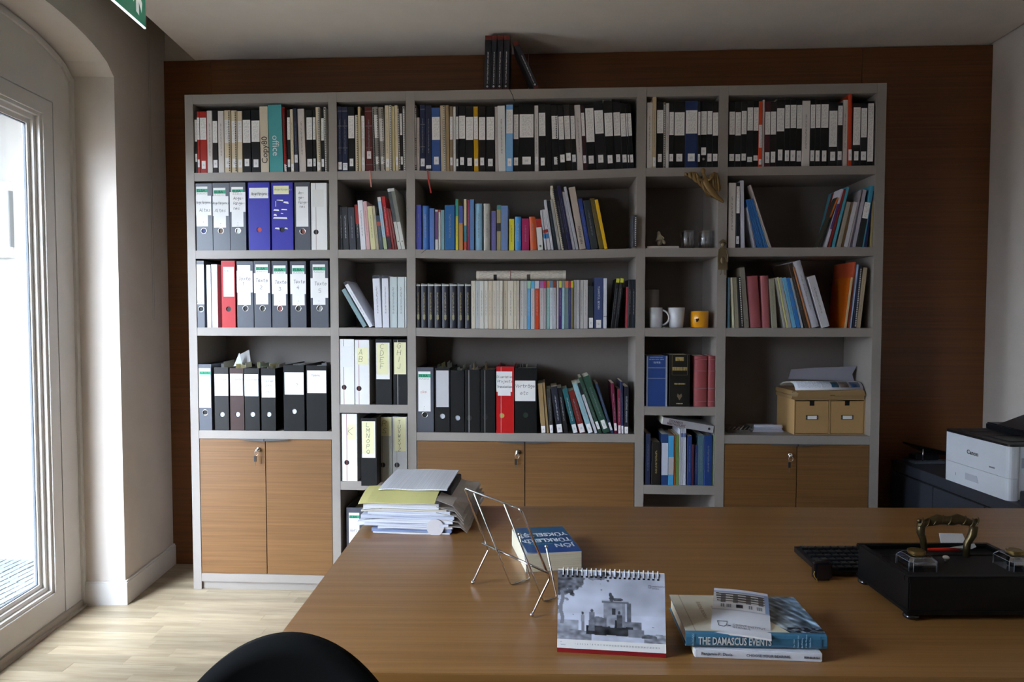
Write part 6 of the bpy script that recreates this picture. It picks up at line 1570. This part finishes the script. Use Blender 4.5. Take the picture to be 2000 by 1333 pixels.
# flyer
FA = on_z(1395, 1150, DZ+0.062); FB = on_z(1499, 1162, DZ+0.062); FC = on_z(1507, 1250.8, DZ+0.040); FD = on_z(1388, 1236, DZ+0.044)
fly = empty('flyer', tuple(FD), 0.0); tag(fly, 'folded flyer with photograph of a balconied building on the blue-spined book', 'flyer')
def fs_(u, v):
    a = FA.lerp(FB, u); c = FD.lerp(FC, u); p = a.lerp(c, v); arch_ = 0.006*math.sin(PI*v)+0.002*math.sin(PI*u)
    p = p+Vector((0, 0, arch_+0.0008)); q = p-FD; return (q.x, q.y, q.z)
def fly_pic(u, v):
    if v < 0.07: return (0.86, 0.87, 0.92)
    if v > 0.545: 
        g = 0.85-0.02*v
        if v < 0.60: return (0.70, 0.70, 0.74) if v < 0.57 else (0.82, 0.82, 0.86)
        return (g, g, g*1.03)
    if u > 0.93-0.0*v: return (0.55, 0.62, 0.75)
    if v < 0.12: return (0.60, 0.66, 0.78)
    for k, (a, c) in enumerate(((0.13, 0.165), (0.195, 0.235), (0.265, 0.30), (0.33, 0.355))):
        o_ = 0.03*math.sin(u*3)
        if a+o_*.4 < v < c+o_*.4 and 0.04+.01*k < u < 0.95: return (0.33, 0.30, 0.28)
        if c+o_*.4 <= v < c+0.03+o_*.4:
            return (0.78, 0.76, 0.74) if int(u*22) % 5 in (0, 1, 2) else (0.42, 0.40, 0.40)
    if v < 0.40: return (0.80, 0.79, 0.80) if int(u*18) % 4 != 2 or v < 0.375 else (0.25, 0.25, 0.28)
    if 0.43 < v < 0.51:
        if 0.42 < u < 0.54: return (0.12, 0.12, 0.14)
        if (0.14 < u < 0.22) or (0.25 < u < 0.33) or (0.63 < u < 0.72) or (0.78 < u < 0.88): return (0.2, 0.2, 0.24) if int(u*60) % 2 else (0.7, 0.7, 0.72)
    return (0.84, 0.83, 0.84)
picture('printed_face', 90, 90, fly_pic, fly, fs_, color_attr_mat('flyer_print', 0.25))
vs = []; n = 10
for k in (0.0004, 0.0034):
    for j in range(n+1):
        for i in range(n+1): p = fs_(i/n, j/n); vs.append((p[0], p[1], p[2]-k))
fs = []; N1 = (n+1)**2
for j in range(n):
    for i in range(n): a = j*(n+1)+i; fs += [(a, a+1, a+n+2, a+n+1), (N1+a, N1+a+n+1, N1+a+n+2, N1+a+1)]
for i in range(n):
    for a, c in ((i, i+1), (n*(n+1)+i, n*(n+1)+i+1), (i*(n+1), (i+1)*(n+1)), (i*(n+1)+n, (i+1)*(n+1)+n)): fs.append((a, c, c+N1, a+N1))
fix_normals(MB().add(vs, fs).build('folded_sheets', M_WHITE, fly))
fx_ = (Vector(fs_(0.9, 0.9))-Vector(fs_(0.1, 0.9))).normalized(); fy_ = (Vector(fs_(0.5, 0.75))-Vector(fs_(0.5, 0.95))).normalized()
for s_, v_ in (('ORIENT-INSTITUT', 0.865), ('ISTANBUL', 0.905)):
    p = Vector(fs_(0.36, v_))+Vector((0, 0, 0.0008)); text('lettering', s_, 0.0072, M_DATE, fly, p, tuple(fx_), tuple(fy_), extrude=0.00005)
b = MB()
for (a, e), (c, f) in (((.10, .80), (.13, .88)), ((.13, .88), (.22, .89)), ((.22, .89), (.26, .86)), ((.26, .86), (.27, .80)), ((.27, .80), (.10, .80)), ((.26, .86), (.33, .87)), ((.27, .88), (.33, .87))):
    b.tube([Vector(fs_(a, e))+Vector((0, 0, .0006)), Vector(fs_(c, f))+Vector((0, 0, .0006))], 0.0006, 5)
b.build('logo', M_DATE, fly)

# ---------------------------------------------------------------- black desk set with inkwells
G0 = Vector((2.499, -1.841, 0)); gd = Vector((2.487-2.499, -1.636+1.841, 0)); GL = gd.length; gang = math.atan2(gd.y, gd.x)-PI/2
GWID = 0.305; zb0, zt0 = 0.752-DZ, 0.832-DZ
ds = empty('inkstand', (G0.x, G0.y, DZ), gang); tag(ds, 'large black wooden inkstand box with ornate brass handle and inkwells', 'inkstand')
M_LAQ = mat('#08080a', 0.42, spec=0.3, name='black_lacquer'); M_FELT = mat('#120c0b', 0.5, spec=0.3, name='dark_stained_top')
MB().cbox(0, GWID, 0, GL, zb0, zt0-0.010, 0.003).build('body', M_LAQ, ds)
MB().cbox(-0.003, GWID+0.003, -0.003, GL+0.003, zb0, zb0+0.010, 0.002).build('base_moulding', M_LAQ, ds)
b = MB(); b.cbox(-0.003, GWID+0.003, -0.003, 0.012, zt0-0.014, zt0, 0.002).cbox(-0.003, GWID+0.003, GL-0.012, GL+0.003, zt0-0.014, zt0, 0.002).cbox(-0.003, 0.012, 0.010, GL-0.010, zt0-0.014, zt0, 0.002).cbox(GWID-0.012, GWID+0.003, 0.010, GL-0.010, zt0-0.014, zt0, 0.002)
b.build('rim', M_LAQ, ds)
MB().box(0.012, GWID-0.012, 0.012, GL*0.63, zt0-0.012, zt0-0.003).build('top_panel', M_FELT, ds)
MB().box(0.012, GWID-0.012, GL*0.63, GL*0.65, zt0-0.03, zt0-0.001).build('tray_divider', M_LAQ, ds)
for (x, y) in ((0.012, 0.012), (GWID-0.012, 0.012), (0.012, GL-0.012), (GWID-0.012, GL-0.012)):
    MB().lathe([(0.010, 0), (0.0155, 0.004), (0.0155, 0.008), (0.010, 0.0125)], (x, y, 0), 18).build('foot', mat('#0e0e12', 0.12, coat=0.6), ds)
# brass handle: two cast posts and a scrolled grip
M_OB = mat('#564930', 0.38, 0.8, bump=0.6, bscale=160, name='old_brass')
def IS(px, py, y=None, z=None):
    "point of the inkstand frame seen at a picture position, on its plane y"
    P = ds.location+Matrix.Rotation(gang, 3, 'Z') @ Vector((0, y, 0)); n = Matrix.Rotation(gang, 3, 'Z') @ Vector((0, 1, 0))
    q = on_plane(px, py, P, n)-ds.location; return Matrix.Rotation(-gang, 3, 'Z') @ q
yh = GL*0.60
lp = [IS(1807, 1071, yh), IS(1803, 1055, yh), IS(1798, 1040, yh), IS(1799, 1026, yh), IS(1806, 1020, yh)]
rp = [IS(1887, 1076, yh), IS(1889, 1062, yh), IS(1899, 1045, yh), IS(1902, 1030, yh), IS(1896, 1020, yh)]
lp[0].z = zt0-0.004; rp[0].z = zt0-0.004
MB().tube(lp, 0.005, 10, radii=[0.0055, 0.007, 0.009, 0.009, 0.007]).build('post', M_OB, ds)
MB().tube(rp, 0.005, 10, radii=[0.0065, 0.0075, 0.009, 0.009, 0.007]).build('post', M_OB, ds)
gp = [IS(x, y, yh) for x, y in ((1797, 1020), (1808, 1022), (1820, 1019), (1832, 1015), (1846, 1017), (1858, 1018), (1870, 1014), (1884, 1018), (1896, 1022), (1905, 1020))]
MB().tube(gp, 0.008, 12, radii=[0.005, 0.0075, 0.010, 0.0115, 0.0095, 0.0105, 0.0115, 0.010, 0.0075, 0.005]).build('grip', M_OB, ds)
b = MB()
for k in range(9):
    t_ = k/8; i = t_*(len(gp)-1); a = gp[int(i)].lerp(gp[min(int(i)+1, len(gp)-1)], i-int(i))
    pts = [a+Vector(((s_-0.5)*0.012, -0.0102*math.cos(th_), 0.0102*math.sin(th_))) for s_, th_ in ((q/7, -1.0+2.6*q/7) for q in range(8))]
    b.tube(pts, 0.0013, 5)
b.build('scrolls', M_OB, ds)
MB().ball(IS(1795, 1018, yh), 0.0055, 10).ball(IS(1907, 1018, yh), 0.0055, 10).build('knobs', M_OB, ds)
# inkwells: glass blocks with hinged brass lids, set into the top
M_INKG = glass_mat('inkwell_glass', 0.10, (0.80, 0.83, 0.87), thin=True, base=0.30)
for k, (x0, px_) in enumerate(((0.020, 1), (0.232, 1))):
    iw = empty('inkwell', (0, 0, 0)); iw.parent = None
    def octo(i_, z_, c_=0.006): a_, d_ = i_, 0.060-i_; return [(a_+c_, a_, z_), (d_-c_, a_, z_), (d_, a_+c_, z_), (d_, d_-c_, z_), (d_-c_, d_, z_), (a_+c_, d_, z_), (a_, d_-c_, z_), (a_, a_+c_, z_)]
    rg = [octo(0, 0), octo(0, 0.020), octo(0.007, 0.028)]; vs = [v for r_ in rg for v in r_]
    fs = [(i*8+j, i*8+(j+1) % 8, (i+1)*8+(j+1) % 8, (i+1)*8+j) for i in range(2) for j in range(8)]+[tuple(reversed(range(8))), tuple(range(16, 24))]
    o = MB().add(vs, fs).build('inkwell', M_INKG)
    bpy.data.objects.remove(iw)
    loc_ = ds.location+Matrix.Rotation(gang, 3, 'Z') @ Vector((x0, 0.030, zt0-0.0025)); o.location = loc_; o.rotation_euler.z = gang
    tag(o, ['square glass inkwell with brass lid, left of the white knob', 'dark glass inkwell with brass lid at the right end of the inkstand'][k], 'inkwell', 'inkwells of the inkstand')
    MB().lathe([(0.012, 0.026), (0.012, 0.029), (0.0165, 0.030), (0.0178, 0.032), (0.0178, 0.036), (0.0160, 0.0375), (0.0125, 0.0375), (0.0115, 0.0368), (0.001, 0.0368)], (0.030, 0.030, 0), 40, smooth=False).build('lid', mat('#8c7648', 0.3, 0.9), o)
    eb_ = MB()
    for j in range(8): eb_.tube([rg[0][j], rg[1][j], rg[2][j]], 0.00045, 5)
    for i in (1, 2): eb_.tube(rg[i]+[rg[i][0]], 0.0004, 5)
    eb_.build('edge_glints', mat('#757b84', 0.15, spec=0.8), o)  # grey tubes stand in for the bright glints along the glass bevels
    MB().lathe([(0.014, 0.003), (0.016, 0.016), (0.010, 0.021)], (0.030, 0.030, 0), 20).build('ink', mat('#0a0b12', 0.2), o)
kb = IS(1848, 1082, GL*0.45)
MB().lathe([(0.003, 0), (0.0035, 0.004), (0.0065, 0.007), (0.0065, 0.010), (0.004, 0.012)], (IS(1848, 1082, GL*0.46).x, GL*0.46, zt0-0.003), 14).build('tray_knob', mat('#c9c4ba', 0.3), ds)
def on_ds(o, lx, ly, lz_, rz_=0.0): o.location = ds.location+Matrix.Rotation(gang, 3, 'Z') @ Vector((lx, ly, lz_)); o.rotation_euler = (0, 0, gang+rz_); return o
p0 = IS(1778, 1067, GL*0.78); p1 = IS(1874, 1063, GL*0.72)
pen = empty('pen'); tag(pen, 'red tapering pen lying in the tray of the inkstand', 'pen'); on_ds(pen, 0, 0, 0)
pa0, pa1 = Vector((p0.x, GL*0.78, zt0+0.001)), Vector((p1.x, GL*0.72, zt0+0.004))
MB().tube([pa0, pa0.lerp(pa1, .4), pa0.lerp(pa1, .85), pa1], 0.004, 10, radii=[0.0014, 0.003, 0.0048, 0.0046]).build('barrel', mat('#b5200f', 0.3, coat=0.4), pen)
MB().tube([pa1, pa1+(pa1-pa0).normalized()*0.01], 0.0012, 6).build('tip', M_STEEL, pen)
for k, (q, yy_q, lb) in enumerate((([(1834, 1042), (1880, 1043), (1884, 1052), (1884, 1061), (1838, 1061)], GL*0.86, 'white card standing up in the inkstand tray under the handle'), ([(1856, 1070), (1884, 1066), (1903, 1062), (1907, 1069), (1898, 1073), (1880, 1072)], GL*0.70, 'small folded white paper in the inkstand tray by the right post'))):
    pts = [IS(*c, yy_q) for c in q]
    o = fix_normals(MB().prism([(p.x, max(p.z, zt0-0.006)) for p in pts], yy_q, yy_q+0.0012, 'y').build('card', M_WHITE)); on_ds(o, 0, 0, 0); tag(o, lb, 'paper')

# ---------------------------------------------------------------- keyboard behind the inkstand
K0_ = on_z(1553, 1068, DZ+0.022); kf = on_z(1594, 1106, DZ+0.010)
kb_ = empty('keyboard', (K0_.x+0.006, K0_.y-0.150, DZ), 0.055); tag(kb_, 'black computer keyboard half hidden behind the inkstand', 'keyboard')
M_KB = mat('#0f1014', 0.35)
b = MB(); b.prism([(0, 0.004), (0, 0.012), (0.150, 0.022), (0.150, 0.008)], 0, 0.43, 'x'); fix_normals(b.build('case', M_KB, kb_))
M_KEY = mat('#16171b', 0.28)
for r_ in range(6):
    for c_ in range(21):
        if c_ in (15, 16) and False: continue
        x = 0.010+c_*0.0195; y = 0.010+r_*0.0225+(0.004 if r_ == 5 else 0); zc = 0.0125+y/0.15*0.010
        if x > 0.41: continue
        if r_ == 0 and c_ == 0:
            kb1 = MB().cbox(0, 0.0170, 0, 0.0165, 0, 0.0055, 0.0014).build('keycap', M_KEY, kb_); kb1.location = (x, y, zc)
        else:
            k_ = bpy.data.objects.new('keycap', kb1.data); COL.objects.link(k_); k_.parent = kb_; k_.location = (x, y, zc)
# small black octagonal object with a yellow thread
bo = on_z(1609, 1137, DZ)
o = MB().cbox(-0.0215, 0.0215, -0.012, 0.012, 0, 0.046, 0.006).build('stamp_case', mat('#101016', 0.18, coat=0.5)); o.location = (bo.x, bo.y+0.012, DZ+0.0004); o.rotation_euler.z = 0.05; tag(o, 'small glossy black block in front of the keyboard with yellow thread', 'case')
MB().tube([(-0.022, -0.010, 0.024), (-0.0245, -0.012, 0.018), (-0.022, -0.014, 0.010), (-0.018, -0.0135, 0.006), (-0.017, -0.014, 0.001)], 0.0009, 5).build('thread', mat('#b89a3c', 0.6), o)

# ---------------------------------------------------------------- chair at the near side
ch = empty('office_chair', (1.505, -2.47, 0), 0.02); tag(ch, 'black shell chair with rounded back at the near corner of the desk', 'chair')
CX = on_y(541, 1274, -2.47); ch.location.x = CX.x; ztop = CX.z
pts = []
na, nb = 56, 12; vs = []
for k, off in enumerate((0.0, 0.012)):
    for j in range(nb+1):
        for i in range(na+1):
            a = PI*i/na; rr = j/nb
            w_ = 0.205*rr*math.cos(a); hgt = 0.33*rr*math.sin(a)
            vs.append((w_, 0.02-(w_/0.2)**2*0.03+off+0.02*(hgt/0.33), ztop-0.33+hgt))
fs = []; q = (na+1)*(nb+1)
for j in range(nb):
    for i in range(na): a = j*(na+1)+i; fs += [(a, a+1, a+na+2, a+na+1), (q+a, q+a+na+1, q+a+na+2, q+a+1)]
for i in range(na): a = nb*(na+1)+i; fs.append((a, a+1, q+a+1, q+a))
low = [(-0.205, -0.0), (0.205, 0.0), (0.19, -0.20), (-0.19, -0.20)]
bm_ = MB().add(vs, fs, True); 
o = fix_normals(bm_.build('backrest', mat('#0b0b0c', 0.8, spec=0.15), ch))
MB().cbox(-0.20, 0.20, 0.0, 0.014, ztop-0.52, ztop-0.33, 0.004).build('lower_back', mat('#0b0b0c', 0.8, spec=0.15), ch)
MB().cbox(-0.22, 0.22, 0.0, 0.42, 0.42, 0.45, 0.012).build('seat', mat('#0b0b0c', 0.8, spec=0.15), ch)
for sx in (-1, 1):
    for sy in (0.04, 0.38): MB().tube([(sx*0.18, sy, 0.425), (sx*0.22, sy+(0.03 if sy > .1 else -0.03), 0.0)], 0.011, 10).build('leg', M_CHROME, ch)

# ---------------------------------------------------------------- sideboard, printer and things on it
SH_ = 0.63
SC = on_z(1741, 898, SH_); SE_ = on_z(1969, 980, SH_); sdir = (SC-SE_).normalized(); sang = math.atan2(sdir.y, sdir.x)-PI/2
sb = empty('sideboard', (SC.x, SC.y, 0), sang); tag(sb, 'low dark grey sideboard along the white wall beneath the printer', 'sideboard')
M_DG = mat('#35373f', 0.42, name='anthracite_laminate')
LS = 1.3; WS = 0.33
MB().cbox(0, WS, -LS, 0, SH_-0.050, SH_, 0.001).build('top', M_DG, sb)
MB().box(0.008, WS, -LS+0.005, -0.005, 0.04, SH_-0.056).build('carcass', mat('#15161a', 0.6), sb)
for k in range(4):
    y1 = -k*LS/4; y0 = -(k+1)*LS/4
    d = MB().cbox(0.0, 0.016, y0+0.002, y1-0.002, 0.045, SH_-0.058, 0.001).build('door', M_DG, sb)
# printer
PB = on_z(1843, 935, SH_+0.0005); PE = on_z(1969, 980, SH_+0.0005); pdir = (PE-PB).normalized(); PWI = (PE-PB).length
pang = math.atan2(pdir.y, pdir.x)
pr_ = empty('printer', (PB.x, PB.y, SH_+0.0005), pang); tag(pr_, 'white laser printer with black top on the dark sideboard', 'printer')
# local x runs along the front from the far to the near corner, local y to the right wall
PD = 0.30; PH = 0.226
M_PW = mat('#d6d9e0', 0.35, name='printer_plastic'); M_PK = mat('#17171b', 0.3, name='printer_black')
def rpoly(x0, x1, y0, y1, r, n=5):
    p = []
    for cx, cy, a0 in ((x0+r, y0+r, PI), (x1-r, y0+r, 1.5*PI), (x1-r, y1-r, 0), (x0+r, y1-r, .5*PI)):
        for k in range(n): a = a0+k/(n-1)*PI/2; p.append((cx+r*math.cos(a), cy+r*math.sin(a)))
    return p
MB().prism(rpoly(0.0, PWI, 0, 0.05, 0.018), 0.0, 0.088, 'z', False).build('paper_drawer', M_PW, pr_)
MB().prism(rpoly(0.0, PWI, 0, 0.05, 0.018), 0.0895, PH-0.004, 'z', False).build('front_cover', M_PW, pr_)
MB().box(0.004, PWI-0.006, 0.04, PD, 0.004, PH-0.006).build('body', M_PW, pr_)
MB().prism(rpoly(-0.001, PWI+0.001, -0.001, PD, 0.018), PH-0.010, PH, 'z').build('top_rim', M_PK, pr_)
MB().box(0.03, PWI-0.05, 0.04, PD-0.10, PH-0.001, PH+0.004).build('output_tray', mat('#26262b', 0.4), pr_)
MB().box(PWI*0.25, PWI*0.28, 0.04, PD-0.10, PH+0.004, PH+0.006).box(PWI*0.55, PWI*0.57, 0.04, PD-0.10, PH+0.004, PH+0.006).build('tray_ribs', M_PK, pr_)
MB().cbox(0.02, PWI, PD-0.13, PD, PH, PH+0.032, 0.006).build('rear_housing', M_PK, pr_)
MB().prism([(PD-0.14, PH+0.032), (PD-0.02, PH+0.075), (PD-0.01, PH+0.070), (PD-0.12, PH+0.028)], 0.10, PWI-0.04, 'x').build('flap', mat('#222226', 0.35), pr_)
text('lettering', 'Canon', 0.0255, mat('#33343a', 0.4), pr_, (PWI*0.375, -0.0006, 0.143), (1, 0, 0), (0, 0, 1), sx=1.0, bold=0.0004)
MB().box(PWI*0.72, PWI*0.80, -0.0008, 0, 0.112, 0.118).build('badge', mat('#7a7c84', 0.4), pr_)
fix_normals(MB().prism([(PWI*0.36, 0.030), (PWI*0.57, 0.030), (PWI*0.54, 0.058), (PWI*0.36, 0.058)], -0.0008, 0.001, 'y').build('drawer_grip', mat('#b9bcc6', 0.4), pr_))
MB().box(PWI*0.20, PWI*0.205, -0.0008, 0, 0.034, 0.046).build('level_mark', M_STEEL, pr_)
MB().box(PWI-0.0058, PWI-0.0045, 0.055, 0.070, 0.13, 0.17).build('side_latch', mat('#a9acb6', 0.4), pr_)
MB().box(PWI-0.0058, PWI-0.0050, 0.10, 0.13, 0.15, 0.165).build('side_label', mat('#a9acb6', 0.4), pr_)
# dark box in front of the printer's near side
DBp = on_z(1969, 962, SH_+0.055)
o = MB().cbox(0, 0.26, -0.22, 0, 0, 0.055, 0.003).build('storage_tray', mat('#2b2d36', 0.45)); o.location = (PE.x+0.012, PE.y-0.045, SH_+0.0005); o.rotation_euler.z = sang
tag(o, 'dark grey flat box on the sideboard at the near end of the printer', 'box')
# hole punch
hp_ = on_z(1808, 906, SH_)
hpn = empty('hole_punch', (hp_.x-0.01, hp_.y+0.005, SH_+0.0005), 0.1); tag(hpn, 'black hole punch with chrome post between bookcase and printer', 'hole punch')
MB().cbox(-0.055, 0.10, -0.02, 0.08, 0, 0.012, 0.003).build('base', mat('#5a636b', 0.4), hpn)
MB().cbox(-0.03, 0.09, 0.01, 0.07, 0.012, 0.040, 0.004).build('housing', M_PK, hpn)
fix_normals(MB().prism([(-0.055, 0.094), (0.115, 0.056), (0.115, 0.040), (0.02, 0.050), (-0.055, 0.086)], 0.0, 0.08, 'y').build('lever', mat('#0c0c0e', 0.25), hpn))
MB().tube([(-0.005, -0.004, 0.012), (-0.005, -0.004, 0.072)], 0.0032, 8).build('post', M_CHROME, hpn)

# ---------------------------------------------------------------- emergency sign under the ceiling
SGp = on_z(283, 57, 2.49)
u_s, t_s = (SGp-WP).dot(-WD), (SGp-WP).dot(WN)
sg = empty('emergency_sign', (SGp.x, SGp.y, 2.49), math.atan2(-WD.y, -WD.x)); tag(sg, 'hanging green emergency exit sign with white arrow and running man', 'sign')
# local x runs from the far end towards the room's near end; local y away from the window wall
M_SG = mat('#14795c', 0.25, coat=0.5, name='sign_green'); M_SW = mat('#e4ebea', 0.3, name='sign_white'); M_SW.node_tree.nodes['Principled BSDF'].inputs['Emission Color'].default_value = (0.8, 0.9, 0.88, 1); M_SW.node_tree.nodes['Principled BSDF'].inputs['Emission Strength'].default_value = 0.15
HS = 0.19; WSG = 0.40
_sb = M_SG.node_tree.nodes['Principled BSDF']; _sb.inputs['Emission Color'].default_value = (*lin('#1b8a66'), 1); _sb.inputs['Emission Strength'].default_value = 0.13
MB().cbox(0, WSG, -0.004, 0.004, 0.006, HS, 0.001).build('panel', M_SG, sg)
m_e = bpy.data.materials.new('lit_edge'); m_e.use_nodes = True; m_e.node_tree.nodes['Principled BSDF'].inputs['Emission Color'].default_value = (0.85, 0.95, 1, 1); m_e.node_tree.nodes['Principled BSDF'].inputs['Emission Strength'].default_value = 0.5
MB().box(0, WSG, -0.004, 0.004, 0.0015, 0.006).build('edge_strip', m_e, sg)
MB().box(-0.0015, 0, -0.004, 0.004, 0, HS).build('side_edge', mat('#7fb0a4', 0.3), sg)
for yy in (0.0043,):
    ar = [(0.055, 0.030), (0.077, 0.037), (0.077, 0.088), (0.098, 0.064), (0.098, 0.086), (0.066, 0.128), (0.028, 0.086), (0.034, 0.048), (0.055, 0.082)]
    fix_normals(MB().prism([(x, z) for x, z in ar], yy, yy+0.0004, 'y').build('arrow', M_SW, sg))
    b = MB(); b.prism([(0.19, 0.075), (0.20, 0.065), (0.225, 0.095), (0.25, 0.085), (0.262, 0.06), (0.275, 0.066), (0.262, 0.10), (0.24, 0.112), (0.252, 0.135), (0.27, 0.125), (0.278, 0.132), (0.25, 0.152), (0.225, 0.145), (0.205, 0.155), (0.20, 0.145), (0.222, 0.128), (0.215, 0.105)], yy, yy+0.0004, 'y')
    b.lathe([(0.011, -yy), (0.011, -yy-0.0004)], (0.228, 0, 0.168), 14, 'y')
    fix_normals(b.build('running_man', M_SW, sg))
    fix_normals(MB().prism([(0.30, 0.05), (0.37, 0.05), (0.37, 0.17), (0.30, 0.17)], yy, yy+0.0004, 'y').build('doorway', M_SW, sg))
MB().cbox(0.0, WSG, -0.025, 0.025, HS, ZC-2.49-0.001, 0.003).build('lamp_housing', mat('#c9c6c2', 0.4), sg)

# ---------------------------------------------------------------- bead chain of the roller blind
cz0 = 1.333
bc_ = empty('bead_chain', tuple(WL(-0.287, -0.03, cz0))); tag(bc_, 'thin bead chain of a roller blind hanging by the left wall pier', 'chain')
def CHp(s, z): v = WL(s, -0.03, z)-bc_.location; return (v.x, v.y, v.z)
path = [CHp(-0.291, 2.9), CHp(-0.290, 2.2), CHp(-0.2875, 1.36)]+[CHp(-0.2785+0.009*math.cos(PI+PI*k/8)*1.0, cz0+0.02-0.012*math.sin(PI*k/8)) for k in range(0, 9)]+[CHp(-0.2695, 1.36), CHp(-0.2745, 2.2), CHp(-0.2755, 2.9)]
MB().tube(path, 0.0006, 5).build('cord', M_STEEL, bc_)
b = MB(); P3 = [Vector(p) for p in path]; acc = 0
for a, c in zip(P3, P3[1:]):
    L_ = (c-a).length; k = acc
    while k < L_:
        b.ball(a+(c-a)*(k/L_), 0.0016, 4); k += 0.0075
    acc = k-L_
bd = b.build('beads', mat('#b9b5b0', 0.3, 0.5), bc_); bd['kind'] = 'stuff'
# socket and junction in the back wall seam: none in view
for o in list(bpy.data.objects):
    if o.type == 'MESH' and not o.data.materials: o.data.materials.append(M_WHITE)
